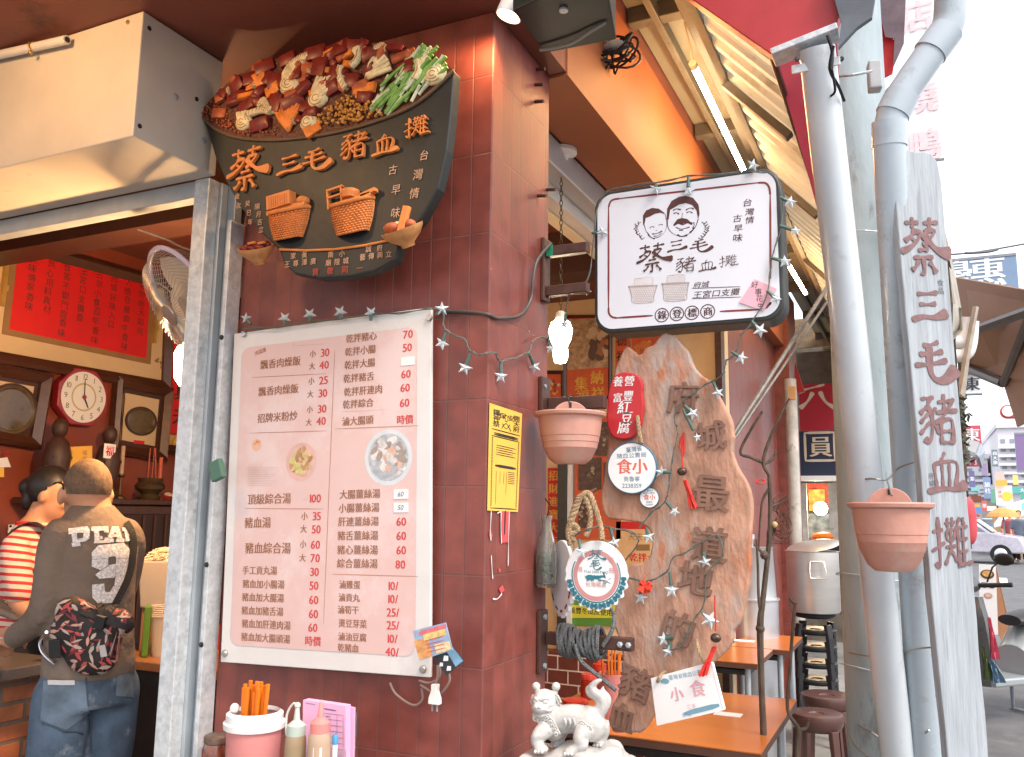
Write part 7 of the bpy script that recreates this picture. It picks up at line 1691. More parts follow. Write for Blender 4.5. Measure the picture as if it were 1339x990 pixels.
m = MB(); m.loft([q, [p + V((0, 0, .112)) for p in q]]); m.build('case', mat('box_black', (.012, .018, .016), .5, var=.3), t, bevel=.004)
m = MB(); m.tube(spline([onz(706, 66, 2.79), onz(745, 58, 2.785), onz(775, 40, 2.79), onz(792, 30, 2.795)], 5), .004, 6); m.build('cable', mat('grey_wire', (.2, .2, .2), .5), t)
m = MB(); p = onz(737, 12, 2.799); m.lathe([(.012, .0), (.012, -.006), (.001, -.007)], p, n=12); m.build('screw', M_steel, t)
c = onx(805, 72, .10); t = thing('cable_coil', c, 'tangled coil of black cables hanging from the orange fascia', 'cable coil')
rl = random.Random(8); m = MB()
for k in range(9):
    r_ = rl.uniform(.05, .085); o = c + V((rl.uniform(-.02, .03), rl.uniform(-.03, .03), rl.uniform(-.01, .04))); ax1 = V((rl.uniform(.5, 1), rl.uniform(-.5, .5), rl.uniform(-.2, .2))).normalized(); ax2 = V((rl.uniform(-.3, .3), rl.uniform(.2, .8), rl.uniform(.3, .9))).normalized()
    m.tube([o + ax1 * r_ * math.cos(i * .4) + ax2 * r_ * .8 * math.sin(i * .4) for i in range(17)], .0045, 6)
for k in range(4): m.tube(spline([c + V((rl.uniform(-.06, .06), rl.uniform(-.05, .05), rl.uniform(-.05, .06))) for i in range(4)] + [c + V((0, .0, .2))], 5), .004, 6)
m.build('cables', M_black, t, smooth=True)
m = MB(); m.ball(c + V((0, 0, .03)), (.05, .045, .02)); m.build('pale_bundle', mat('pale_cable', (.45, .4, .34), .6, var=.4, scale=40), t, smooth=True)
for i, py in enumerate((91, 111, 133, 248, 256)):
    px = (702, 700, 700, 715, 703)[i]; m = MB(); p = onx(px, py, .001); m.tube([p, p + V((.03, -.004, -.006))], .006, 8); o = m.build('wall_stub', M_rust); tag(o, ('topmost', 'second', 'third', 'fourth', 'lowest')[i] + ' rusty stub of the five on the upper wall side', 'stub', 'rusty stubs on the tiled wall')

# ================================================================== lane furniture
M_lam = mat('orange_laminate', (.50, .145, .026), .32, var=.08, scale=5, stretch=(1, 9, 9), coat=.3); M_edge = mat('laminate_edge', (.10, .045, .03), .5)
def table(x0, x1, y0, y1, label, z=.75):
    t = thing('dining_table', ((x0 + x1) / 2, (y0 + y1) / 2, .03), label, 'table', 'orange topped tables')
    m = MB(); m.bb((x0, y0, z - .004), (x1, y1, z)); m.build('table_top', M_lam, t)
    m = MB(); m.bb((x0 + .001, y0 + .001, z - .03), (x1 - .001, y1 - .001, z - .0045)); m.build('edge', M_edge, t)
    for x in (x0 + .06, x1 - .06):
        for y in (y0 + .06, y1 - .06): m = MB(); m.tube([(x, y, .03), (x, y, z - .031)], .016, 12); m.build('leg', M_steel, t, smooth=True)
    m = MB(); m.bb((x0 + .05, y0 + .05, z - .07), (x1 - .05, y1 - .05, z - .045)); m.build('apron', M_dfr, t)
    return t
T1 = table(-.30, .535, .90, 1.79, 'nearest orange laminate table under the white tag'); table(-.34, .245, 2.58, 3.10, 'middle orange table behind the driftwood'); table(.0, .33, 3.12, 3.72, 'far orange table before the silver cans')
p = onz(952, 934, .7515); m = MB(); m.box(p, (.10, .06, .002)); tag(m.build('coaster', MC['white_paper']), 'pale paper coaster on the nearest orange table', 'paper'); 
p = onz(973, 838, .7515); m = MB(); m.box(p, (.12, .07, .002)); tag(m.build('coaster', MC['white_paper']), 'pale paper mat on far orange table', 'paper')
c = V((-.02, 1.2, .751)); 
def onT(px, py, y): p = ony(px, py, y); return V((p.x, y, .7505)), p.z - .7505
c, hh = onT(800, 880, 1.05); t = thing('chopstick_cup', c, 'salmon cup of orange chopsticks on the nearest orange table', 'cup')
m = MB(); m.lathe([(.001, 0), (.042, 0), (.05, hh), (.046, hh), (.038, .004), (.001, .004)], c, n=26); m.build('cup', M_pk, t, smooth=True)
for i in range(12): u = random.uniform(0, 6.28); m = MB(); m.tube([c + V((.02 * math.cos(u), .02 * math.sin(u), .01)), c + V((.036 * math.cos(u) - .005, .036 * math.sin(u), hh + random.uniform(.05, .09)))], .0035, 6); m.build('chopstick', M_chop, t)
def redjar(px, py, y, r_, label, nz=False):
    c, hh = onT(px, py, y); t = thing('sauce_bottle' if nz else 'sauce_jar', c, label, 'bottle' if nz else 'jar')
    m = MB(); m.lathe([(.001, 0), (r_, 0), (r_ * 1.02, hh * .75), (r_ * .8, hh * .8), (.001, hh * .8)], c, n=22); m.build('body', mat('chilli_red', (.30, .03, .015), .3, var=.3, scale=50, coat=.5), t, smooth=True)
    m = MB(); m.lathe([(r_ * .95, hh * .8), (r_ * .95, hh), (r_ * .5 if nz else r_ * .9, hh * 1.03), (.004 if nz else .001, hh * (1.35 if nz else 1.03))], c, n=22); m.build('lid', mat('red_plastic', (.55, .05, .03), .3), t, smooth=True)
redjar(752, 915, 1.15, .05, 'wide chilli jar with red lid behind the ceramic beast'); redjar(784, 868, 1.5, .03, 'red squeeze bottle left of the salmon chopstick cup', True); redjar(770, 882, 1.4, .034, 'small dark jar with red lid between jar and bottle')
M_stool = mat('brown_plastic', (.085, .04, .034), .32, var=.1, scale=20); M_blk = mat('black_plastic', (.018, .018, .02), .38, var=.15)
def stool(x, y, z0, h, r_, mt, label, group, th=.085):
    t = thing('round_stool', (x, y, z0), label, 'stool', group); c = V((x, y, z0))
    m = MB(); m.lathe([(r_ * .84, h - th), (r_ * .97, h - th * .7), (r_, h - th * .24), (r_ * .97, h - .004), (r_ * .9, h), (r_ * .3, h - .006), (r_ * .26, h - .012), (.001, h - .012)], c, n=32); m.build('seat', mt, t, smooth=True)
    for k in range(4):
        u = R(45 + 90 * k); d = V((math.cos(u), math.sin(u), 0)); s_ = V((-d.y, d.x, 0)); m = MB()
        m.loft([[c + d * (ro + o) + s_ * w_ * q + V((0, 0, z)) for o, q in ((-.012, -1), (.012, -.7), (.012, .7), (-.012, 1))] for ro, w_, z in ((r_ * 1.12, .02, 0), (r_ * 1.05, .026, h * .5), (r_ * .95, .03, h - .07))]); m.build('leg', mt, t, bevel=.004)
    return t
p = onz(1068, 931, .47); stool(p.x, p.y, .03, .44, .135, M_stool, 'nearer brown plastic stool in the lane', 'brown stools'); q = onz(1074, 912, .47); stool(q.x + .02, q.y + .12, .03, .44, .15, M_stool, 'farther brown plastic stool behind the nearer one', 'brown stools')
p3 = onz(1000, 890, .47); stool(p3.x - .05, 3.35 if p3.y < 3.3 else p3.y, .03, .43, .14, M_stool, 'brown stool pushed in under the far orange table', 'brown stools')
c = at(1065, 800, 5.7); zt = c.z
for k in range(6):
    stool(c.x, c.y, .03 + k * .105, zt - .03 - .105 * 5, .135, M_blk, ('lowest', 'second', 'third', 'fourth', 'fifth', 'topmost')[k] + ' black stool of the stack under the stock pot', 'stacked black stools', .035)
M_ss = mat('stainless', (.66, .64, .61), .34, .75, var=.06, scale=4, stretch=(1, 1, 12))
rp = 33 / FP * 5.7; hp2 = at(1065, 722, 5.7).z - zt; c0 = V((c.x, c.y, zt + .002)); t = thing('stock_pot', c0, 'stainless stock pot with tilted lid on the black stools', 'pot')
m = MB(); m.lathe([(.001, 0), (rp * .96, 0), (rp, .015), (rp, hp2), (rp * 1.04, hp2 + .004), (rp * .97, hp2), (rp * .95, .02), (.001, .01)], c0, n=40); m.build('pot', M_ss, t, smooth=True)
lx = V((.94, 0, .16)).normalized(); la = V((-.14, -.20, .96)).normalized()
m = MB(); m.lathe([(rp * .99, 0), (rp * 1.05, .006), (rp * 1.0, .012), (rp * .5, .028), (.03, .032), (.001, .032)], c0 + V((.01, 0, hp2 + .03)), la, 36); m.build('lid', M_ss, t, smooth=True)
m = MB(); d = (V((CAM.x, CAM.y, 0)) - V((c.x, c.y, 0))).normalized(); s_ = V((-d.y, d.x, 0)); o = c0 + d * (rp + .004) + s_ * .03
m.tube([o + s_ * x + V((0, 0, z)) + d * y for x, z, y in ((-.045, hp2 - .06, 0), (-.05, hp2 - .12, .02), (-.045, hp2 - .165, .025), (.045, hp2 - .165, .025), (.05, hp2 - .12, .02), (.04, hp2 - .06, 0), (-.045, hp2 - .06, 0))], .005, 8); m.build('handle', M_ss, t, smooth=True)
c = at(986, 830, 5.35); c.z = .03; k_ = 5.35 / FP; t = thing('aluminium_can', c, 'tall two tier aluminium can behind the far table', 'can'); zz = lambda y: at(986, y, 5.35).z - .03
M_alu = mat('aluminium', (.62, .63, .65), .35, .8, var=.06, scale=6)
m = MB(); m.lathe([(.001, 0), (k_ * 31, 0), (k_ * 32, zz(785)), (k_ * 34, zz(784)), (k_ * 34, zz(782)), (.001, zz(782))], c, n=32); m.build('lower_tier', M_alu, t, smooth=True)
m = MB(); m.lathe([(k_ * 30, zz(782)), (k_ * 27, zz(718)), (k_ * 28, zz(716)), (.001, zz(715))], c, n=32); m.build('upper_tier', M_alu, t, smooth=True)
c2 = at(962, 830, 5.5); c2.z = .03; t = thing('aluminium_can', c2, 'second aluminium can half hidden by the driftwood edge', 'can'); m = MB(); m.lathe([(.001, 0), (.12, 0), (.125, zz(712)), (.13, zz(706)), (.001, zz(704))], c2, n=28); m.build('body', M_alu, t, smooth=True); m = MB(); m.lathe([(.135, zz(706)), (.135, zz(700)), (.03, zz(696)), (.001, zz(696))], c2, n=28); m.build('lid', M_alu, t, smooth=True)

# branches, rod, conduit
M_bark = mat('grey_bark', (.12, .085, .062), .8, var=.4, scale=30, stretch=(1, 1, .4), bump=.7, bscale=60)
def tw(pts, rs, d): return spline([at(x, y, d) for x, y in pts], 5), [q for i in range(len(rs) - 1) for q in [rs[i] + (rs[i + 1] - rs[i]) * k / 5 for k in range(5)]] + [rs[-1]]
t = thing('dry_branch', at(997, 985, 2.95), 'tall forked dry branch standing before the tables', 'branch')
m = MB()
for pts, rs in ((((1006, 621), (1007, 690), (998, 781), (994, 820), (996, 902), (999, 985), (1002, 1180)), (.007, .0085, .0095, .012, .0105, .012, .012)), (((1032, 521), (1012, 561), (998, 602), (1006, 621)), (.003, .005, .0065, .007)), (((997, 538), (983, 560), (968, 591), (982, 598), (996, 604)), (.004, .005, .005, .006, .007)), (((999, 607), (1010, 600), (1015, 591)), (.006, .006, .004)), (((989, 705), (991, 740), (992, 780), (995, 800)), (.003, .0045, .005, .007)), (((986, 712), (996, 722), (1002, 730)), (.003, .006, .007)), (((1005, 640), (996, 660), (992, 720)), (.006, .004, .003))):
    a, b = tw(pts, rs, 2.95); m.tube(a, b, 8)
for q in ((994, 822), (999, 978), (1000, 726)): m.ball(at(*q, 2.95), .016, 8, 6)
m.build('wood', M_bark, t, smooth=True)
m = MB(); m.tube([at(995 + 6 * math.cos(u), 630 + 3 * math.sin(u), 2.945 - .012 * math.sin(u)) for u in [i * .6 for i in range(12)]], .0025, 6); m.build('red_tie', M_cord, t)
t = thing('dry_branch', at(1043, 990, 3.1), 'shorter crooked dry branch right of the tall forked one', 'branch')
m = MB()
for pts, rs in ((((1040, 788), (1036, 830), (1033, 872), (1030, 928), (1044, 954), (1042, 990), (1046, 1160)), (.006, .006, .006, .0065, .009, .009, .010)), (((1044, 954), (1054, 952), (1058, 941)), (.007, .006, .004)), (((1040, 790), (1035, 786), (1031, 780)), (.006, .005, .003))):
    a, b = tw(pts, rs, 3.1); m.tube(a, b, 8)
m.build('wood', M_bark, t, smooth=True)
t = thing('wire_nest', at(1018, 690, 3.4), 'nest of dry vine and wire on the tall branch', 'vine'); m = MB()
for k in range(12):
    o = at(1018 + rl.uniform(-5, 6), 668 + rl.uniform(-10, 30), 3.0); r_ = rl.uniform(.015, .035); m.tube([o + CR * r_ * math.cos(i * .5) + CU * r_ * 1.3 * math.sin(i * .5) + CF * .01 * math.sin(i) for i in range(13)], .0018, 5)
for q in (((1008, 660), (1028, 648)), ((1008, 664), (1025, 655)), ((1006, 668), (1030, 652))): m.tube([at(*q[0], 2.97), at(*q[1], 2.97)], .003, 5)
m.build('vine', M_bark, t); m = MB(); m.ball(at(1013, 686, 2.94), (.010, .008, .011)); m.build('snail_shell', mat('shell', (.6, .42, .2), .5), t, smooth=True)
t = thing('steel_rod', at(955, 575, 2.9), 'thin grey double rod leaning up from the driftwood to the pipe', 'rod')
m = MB(); m.tube([at(953, 577, 2.72), at(1084, 372, 3.0)], .0075, 8); m.build('rod', mat('rod_grey', (.2, .18, .16), .5, .3, var=.3, scale=40), t, smooth=True); m = MB(); m.tube([at(956, 580, 2.74), at(1086, 388, 3.02)], .005, 8); m.build('thin_rod', MC['rod_grey'], t, smooth=True)
p = at(1038, 640, 6.6); m = MB(); m.tube([V((p.x, p.y, .03)), V((p.x, p.y, 2.55))], .048, 14); t = m.build('white_conduit', mat('dirty_white', (.42, .40, .36), .6, var=.3, scale=6, stain=(.2, .17, .14), sscale=8), smooth=True); tag(t, 'dirty white vertical conduit left of the round banner', 'pipe')
m = MB(); m.fbox(facing(at(1036, 514, 6.4), 0), 0, 0, .05, .1, -.02, .02); tag(m.build('wood_block', mat('pine', (.45, .26, .11), .6)), 'small yellow wood block fixed on top of the white conduit', 'wood block')

# neighbour shop with the round character banner
F = planey(7.4); q = [F.px(*p) for p in ((1044, 503), (1118, 500), (1118, 622), (1044, 622))]
t = thing('noren_banner', F.p((q[2][0] + q[3][0]) / 2, q[2][1]), 'red and navy shop banner with cream round character', 'banner')
zm = F.px(1070, 563)[1]
m = MB(); m.prism([(q[0][0], zm), (q[1][0], zm), (q[1][0], q[1][1]), q[0]], F, -.01, 0); m.build('red_cloth', mat('banner_red', (.36, .012, .025), .7, var=.1), t)
m = MB(); m.prism([q[3], q[2], (q[2][0], zm - .003), (q[3][0], zm - .003)], F, -.01, 0); m.build('navy_cloth', mat('banner_navy', (.016, .022, .05), .7, var=.1), t)
m = MB(); ribbon(m, F, [F.px(*p) for p in ((1063, 513), (1056, 525), (1046, 534))], .06, .002); ribbon(m, F, [F.px(*p) for p in ((1072, 512), (1080, 526), (1094, 534))], .06, .002); ribbon(m, F, [F.px(1047, 511), F.px(1078, 503)], .035, .002)
cx, cy = F.px(1072, 584)
for a in range(4): u = R(90 * a); ribbon(m, F, [(cx + .145 * math.cos(u) - .15 * math.sin(u), cy + .145 * math.sin(u) + .15 * math.cos(u)), (cx + .145 * math.cos(u) + .15 * math.sin(u), cy + .145 * math.sin(u) - .15 * math.cos(u))], .026, .002 + a * .0003, taper=False)
text(m, F, '員', cx, cy, .23, h=.003, off=.03); m.build('cream_characters', mat('cream_cloth', (.55, .45, .33), .7), t)
t = thing('neighbour_stall', F.p(.3, .03, -1.6), 'warm lit stall front behind the round banner', 'stall')
m = MB(); m.bb((-.6, 9.0, .03), (1.0, 9.15, 3.6)); m.build('back_wall', mat('stall_wall', (.13, .11, .09), .7, var=.5, scale=3), t)
Fz = planey(8.4)
def zb(px0, py0, px1, py1, y, th, nm, mt):
    f = planey(y); a0, b0 = f.px(px0, py1); a1, b1 = f.px(px1, py0); m = MB(); m.bb((a0, y, b0), (a1, y + th, b1)); return m.build(nm, mt, t)
zb(1028, 412, 1110, 456, 8.2, .05, 'upper_boards', mat('stall_boards', (.24, .17, .10), .7, var=.4, scale=12)); zb(1036, 457, 1110, 505, 7.9, .04, 'rolled_tarp', mat('dark_tarp', (.075, .06, .045), .7, var=.5, scale=5, bump=.5, bscale=6)); zb(1046, 622, 1110, 629, 7.35, .05, 'lintel', MC['white_plastic'])
zb(1054, 632, 1084, 662, 8.6, .04, 'red_hangings', mat('hang_red', (.50, .06, .03), .5, var=.6, scale=10)); zb(1058, 640, 1078, 668, 8.55, .03, 'gold_hangings', mat('hang_gold', (.6, .35, .06), .5, var=.6, scale=14)); zb(1052, 672, 1084, 705, 8.5, .03, 'shelf_goods', mat('goods', (.22, .25, .25), .5, var=.7, scale=12)); zb(1049, 632, 1054, 712, 7.5, .05, 'door_post', MC['dirty_white']); zb(1086, 632, 1094, 712, 7.5, .05, 'door_post', MC['dirty_white']); zb(1046, 712, 1110, 800, 7.6, .5, 'counter', mat('counter_dark', (.03, .02, .016)))
m = MB(); p = at(1073, 665, 9.4); m.ball(p, .075); m.build('lit_bulb', M_glow, t, smooth=True); m = MB(); p2 = at(1078, 702, 8.9); m.ball(p2, (.13, .06, .05)); m.build('orange_goods', mat('orange_plastic', (.85, .22, .015)), t); lamp('stall_glow', p + V((0, -.25, .05)), 14, (1, .7, .4), .1)
m = MB(); m.box(at(1037, 480, 7.6), (.06, .03, .5), (V((.94, 0, .25)), V((0, 1, 0)), V((-.25, 0, .94)))); tag(m.build('red_strut', mat('strut_red', (.3, .012, .015), .5)), 'slanted red strut above left corner of the round banner', 'strut')

# ================================================================== poles, pipes, plank at the street edge
M_pole = mat('pole_concrete', (.33, .40, .43), .75, var=.2, scale=5, stretch=(1, 1, .3), bump=.3, bscale=40, stain=(.19, .22, .22), sscale=9, sthr=.57)
t = thing('utility_pole', (.868, 1.66, 0), 'thick grey concrete utility pole behind the pipes', 'utility pole')
m = MB(); m.tube([(.868, 1.66, 0), (.868, 1.66, 5.6)], [.138, .122], 32); m.build('shaft', M_pole, t, smooth=True)
m = MB()
for z in (1.27, .93, 2.62): m.tube([(.868 + .15 * math.cos(u), 1.66 + .15 * math.sin(u), z + .01 * math.sin(u * 2)) for u in [i * .35 for i in range(19)]], .003, 6)
m.build('tie_wire', M_steel, t)
M_pvc = mat('grey_pvc', (.40, .46, .51), .28, var=.05, scale=3, coat=.25, stain=(.30, .33, .35), sscale=9, sthr=.58, bump=.04, bscale=12)
t = thing('drain_pipe', at(1180, 1060, 3.2), 'leaning glossy white grey pipe bolted to the red board', 'pipe')
pa, pb = at(1068, 64, 2.72), at(1176, 1010, 3.0); pb2 = pb + (pb - pa).normalized() * .62; m = MB(); m.tube([pa, pb2], .055, 36); m.build('pipe', mat('white_grey_pvc', (.60, .65, .69), .24, var=.04, coat=.4, stain=(.50, .53, .55), sscale=9, sthr=.6, bump=.04, bscale=12), t, smooth=True)
m = MB(); m.fbox(facing(at(1064, 74, 2.64), 0), -.0, 0, .145, .03, -.06, -.055); m.build('flange', M_galv, t, bevel=.004)
for x in (1042, 1100): m = MB(); p = at(x, 78, 2.70); m.lathe([(.008, 0), (.008, .006), (.001, .007)], p, (.2, -1, 0), 10); m.build('bolt', M_black, t)
m = MB(); m.tube(spline([at(1090, 60, 2.6), at(1085, 90, 2.62), at(1096, 112, 2.66), at(1104, 132, 2.7)], 5), .005, 6); m.tube(spline([at(1088, 92, 2.62), at(1092, 118, 2.66), at(1086, 126, 2.68)], 5), .004, 6); m.tube(spline([at(1082, 46, 2.62), at(1088, 66, 2.62), at(1087, 92, 2.62)], 4), .006, 6); m.build('loose_wires', M_black, t)
t = thing('downspout', at(1210, 1060, 2.95), 'grey downspout with two elbows rising to the upper right', 'pipe')
P = spline([at(1218, 1110, 3.0), at(1190, 660, 2.92), at(1164, 215, 2.85), at(1163, 170, 2.85)], 3) + spline([at(1168, 146, 2.85), at(1182, 120, 2.85), at(1222, 62, 2.85), at(1238, 36, 2.85), at(1243, 8, 2.85), at(1244, -80, 2.85)], 4)
m = MB(); m.tube(P, .051, 32); m.build('pipe', M_pvc, t, smooth=True)
m = MB()
for a, b, k in (((1163, 192), (1163, 160), 1), ((1167, 150), (1180, 124), 0), ((1216, 70), (1238, 40), 0)): m = MB(); m.tube([at(*a, 2.85), at(*b, 2.85)], .0555, 32); m.build('elbow_collar', M_pvc, t, smooth=True)
t = thing('junction_box', at(1146, 100, 3.0), 'small grey box strapped on the utility pole', 'box'); m = MB(); m.fbox(facing(at(1145, 96, 3.1), 12), 0, 0, .045, .11, -.05, 0); m.build('box', mat('box_grey', (.42, .44, .45), .4), t, bevel=.006); m = MB(); m.tube(spline([at(1094, 100, 3.12), at(1115, 98, 3.05), at(1140, 93, 3.08)], 4), .005, 6); m.build('strap', M_steel, t)
t = thing('wire_tie', at(1150, 630, 2.8), 'galvanised wires tying pipes and plank together', 'wire'); m = MB()
for pts in (((1113, 628, 2.92), (1140, 626, 2.80), (1160, 627, 2.79), (1175, 612, 2.78), (1200, 603, 2.70), (1217, 598, 2.70)), ((1160, 627, 2.79), (1163, 637, 2.6), (1166, 648, 2.52)), ((1106, 852, 3.3), (1135, 858, 3.1), (1165, 862, 3.05), (1190, 850, 2.9), (1225, 846, 2.78)), ((1108, 940, 3.3), (1140, 958, 3.1), (1175, 978, 3.1), (1215, 955, 2.9)), ((1106, 945, 3.3), (1118, 975, 3.2), (1150, 1000, 3.1))): m.tube(spline([at(*q) for q in pts], 4), .0032, 6)
m.build('wires', mat('tie_steel', (.33, .3, .27), .4, .7), t)
FK = Frame(at(1228, 600, 2.70), (math.cos(R(38)), math.sin(R(38)), 0), (0, 0, 1))
t = thing('plank_sign', FK.p(*FK.px(1267, 990)), 'weathered grey wooden plank sign lettered in faded red', 'sign')
M_wood = mat('weathered_plank', (.34, .37, .40), .75, var=.2, scale=6, stretch=(8, 8, .5), bump=.7, bscale=18, stain=(.24, .26, .28), sscale=4.5, sthr=.56, bdist=.006)
po = [(1164, 180), (1190, 197), (1226, 213), (1240, 350), (1254, 520), (1268, 690), (1281, 850), (1294, 1000), (1300, 1080), (1250, 1080), (1240, 990), (1222, 820), (1208, 660), (1193, 500), (1178, 340)]
m = MB(); m.prism([(q.x + jit(.0018), q.y) for q in spline([V((*FK.px(*p), 0)) for p in po + po[:1]], 4)[:-1]], FK, -.03, 0); m.build('plank', M_wood, t, bevel=.004)
m = MB()
for ch, x, y, s_, sx in (('蔡', 1206, 322, 66, .80), ('三', 1215, 405, 52, .95), ('毛', 1219, 478, 62, .82), ('豬', 1226, 552, 66, .80), ('血', 1236, 622, 54, .85), ('攤', 1243, 714, 68, .78)):
    pbrush(m, FK, ch, x, y, s_, wd=.15, h=.0015, thick=.001, sx=sx)
m.build('red_characters', mat('faded_maroon', (.19, .10, .10), .6, var=.25, scale=40), t)
m = MB(); ptext(m, FK, '食品', 1229, 365, 10, h=.0015, vertical=True); ptext(m, FK, '府城', 1217, 618, 9, h=.0015, vertical=True); ptext(m, FK, '小食', 1258, 722, 10, h=.0015, vertical=True); m.build('small_characters', mat('dull_ink', (.13, .13, .14), .6), t)
dv = (V((CAM.x, CAM.y, 0)) - V((.95, .6, 0))).normalized()
a0 = at(1110, 660, 2.55); a1 = at(1217, 658, 2.55); c = (a0 + a1) / 2; wall_pot(c, (a1 - a0).length / 2 * .98, c.z - at(1165, 746, 2.55).z, 'clay coloured half pot wired to the pipes at the street edge', dv)
# red board and tarpaulin under the eave
FR = planey(.64); M_rb = mat('red_board', (.46, .035, .04), .45, var=.08, stain=(.36, .03, .035), sscale=3)
t = thing('red_board', FR.p(*FR.px(1010, 72)), 'bright red overhead sign board beside the corrugated awning', 'sign board')
m = MB(); m.prism([FR.px(*p) for p in ((860, -32), (1010, 72), (1090, 41), (1118, -32))], FR, -.05, 0); m.build('board', M_rb, t, bevel=.003)
m = MB(); a, b = FR.px(1010, 74); a1, b1 = FR.px(1096, 40); ax = (FR.x * (a1 - a) + FR.y * (b1 - b)).normalized(); m.box(FR.p((a + a1) / 2, (b + b1) / 2, -.01), (math.hypot(a1 - a, b1 - b), .022, .09), (ax, FR.n.cross(ax), FR.n)); m.build('angle_iron', M_galv, t, bevel=.003)
m = MB(); FR3 = planey(1.05); m.prism([FR3.px(*p) for p in ((1012, 72), (1095, 55), (1098, 130), (1085, 330), (1076, 300), (1050, 205))], FR3, -.02, 0); m.build('red_panel', mat('deep_red', (.30, .02, .04), .5), t)
FR2 = planey(.60); t = thing('tarpaulin', FR2.p(*FR2.px(1110, 20)), 'dark grey tarpaulin and red cloth hanging at the top right', 'tarpaulin')
m = MB(); m.prism([FR2.px(*p) for p in ((1080, -40), (1100, 30), (1096, 62), (1120, 36), (1140, 22), (1150, -40))], FR2, -.02, 0); m.build('grey_tarp', mat('tarp_grey', (.11, .125, .145), .55, var=.35, scale=4, bump=.4, bscale=7), t)
F9 = planey(2.6); m = MB(); m.prism([F9.px(*p) for p in ((1118, 30), (1150, 15), (1150, -30), (1170, -30), (1168, 52), (1176, 45), (1167, 96), (1150, 105), (1146, 170), (1120, 120))], F9, -.01, 0); m.build('red_cloth', mat('cloth_red', (.62, .03, .035), .6, var=.08, transl=.2), t); m = MB(); m.prism([F9.px(*p) for p in ((1150, -30), (1186, -30), (1182, 60), (1168, 92), (1170, 54), (1158, 52), (1150, 20))], F9.off(.03), -.008, 0); m.build('dark_cloth', mat('cloth_dark', (.14, .10, .12), .6, var=.3), t)
t = thing('sagging_sheet', at(1245, 350, 3.4), 'crumpled cream plastic sheet behind upper edge of the plank', 'plastic sheet')
rings = []
for y, x0, x1 in ((215, 1196, 1214), (255, 1206, 1228), (300, 1212, 1236), (350, 1220, 1248), (400, 1228, 1257), (430, 1232, 1259), (443, 1236, 1246)):
    rings.append([at(x0 + (x1 - x0) * i / 8, y + 3 * math.sin(i * 1.3 + y), 3.3 + .05 * math.sin(i * 1.1 + y * .03)) for i in range(9)])
m = MB(); m.loft(rings, caps=False, closed=False); m.loft([[p + CF * .02 for p in r_] for r_ in rings], caps=False, closed=False); m.build('sheet', mat('cream_sheet', (.52, .47, .40), .45, var=.2, scale=10, bump=.5, bscale=12, transl=.25), t, smooth=True)
# ================================================================== the street
M_pale = mat('pale_facade', (.62, .62, .64), .7, var=.08, scale=.4); M_win = mat('window_glass', (.22, .25, .29), .15, var=.2, scale=.5); M_grey = mat('sign_frame_grey', (.22, .24, .28), .5)
def board(px0, py0, px1, py1, d, col, s_, tcol, label, th=.12, vert=False, name='street_sign', fr=True, size=None):
    c = at((px0 + px1) / 2, (py0 + py1) / 2, d); F = Frame(c, (1, 0, 0), (0, 0, 1)); a0, b0 = F.px(px0, py1); a1, b1 = F.px(px1, py0); b0, b1 = min(b0, b1), max(b0, b1)
    t = thing(name, F.p((a0 + a1) / 2, b0), label, 'sign'); m = MB(); m.prism([(a0, b0), (a1, b0), (a1, b1), (a0, b1)], F, -th, 0); m.build('panel', mat('sg_%d_%d_%d' % tuple(int(q * 99) for q in col), col, .45, var=.04), t)
    if fr:
        m = MB(); w_ = (b1 - b0) * .03
        for y in (b0 - w_, b1 + w_): m.fbox(F, (a0 + a1) / 2, y, a1 - a0, w_ * 1.9, -th, .01)
        m.build('frame', M_grey, t)
    if s_:
        m = MB(); n = len(s_); hh = size or (min((b1 - b0) / n * .9, (a1 - a0) * .85) if vert else min((b1 - b0) * .75, (a1 - a0) / n * .95))
        text(m, F, s_, (a0 + a1) / 2, b1 - (b1 - b0 - hh * n * 1.05) / 2 if vert else (b0 + b1) / 2, hh, h=.012, off=.03, vertical=vert); m.build('lettering', mat('st_%d_%d_%d' % tuple(int(q * 99) for q in tcol), tcol, .5), t)
    return t, F, (a0, b0, a1, b1)
WH = (.78, .78, .78); DK = (.03, .035, .05)
def box_house(px0, px1, ytop, d, depth, col, label, nx, nz, side=1):
    a = at(px0, ytop, d); b = at(px1, ytop, d); t = thing('building', V((a.x, a.y, 0)), label, 'building'); H_ = a.z
    m = MB(); m.bb((a.x, a.y, 0), (b.x, a.y + depth, H_)); m.build('wall', mat('fac_' + label[:9], col, .7, var=.06, scale=.5), t)
    for k in range(nz):
        for i in range(nx):
            x = a.x + (b.x - a.x) * (i + .5) / nx; z = 3.5 + (H_ - 4.2) * (k + .35) / nz; w_ = (b.x - a.x) / nx * .5; h_ = (H_ - 4) / nz * .45
            m = MB(); m.bb((x - w_ / 2, a.y - .06, z), (x + w_ / 2, a.y - .002, z + h_)); o = m.build('window', M_win, t)
        z = 3.3 + (H_ - 4.2) * k / nz; m = MB(); m.bb((a.x - .1, a.y - .5, z), (b.x + .1, a.y - .07, z + .2)); m.build('ledge', M_pale, t)
    m = MB(); m.bb((a.x - .1, a.y - .2, H_), (b.x + .1, a.y + depth, H_ + .35)); m.build('parapet', M_pale, t)
    return t
box_house(1304, 1350, 560, 62, 30, (.66, .62, .66), 'pale apartment block with rows of windows at the far right', 4, 6)
box_house(1258, 1290, 600, 70, 30, (.60, .60, .62), 'pale narrow house far down left side of the street', 2, 4)
box_house(1281, 1300, 640, 66, 20, (.46, .40, .36), 'low brownish house behind the small crimson sign', 3, 2)
box_house(1290, 1306, 628, 90, 30, (.55, .57, .62), 'small pale house at the far end of the street', 2, 2)
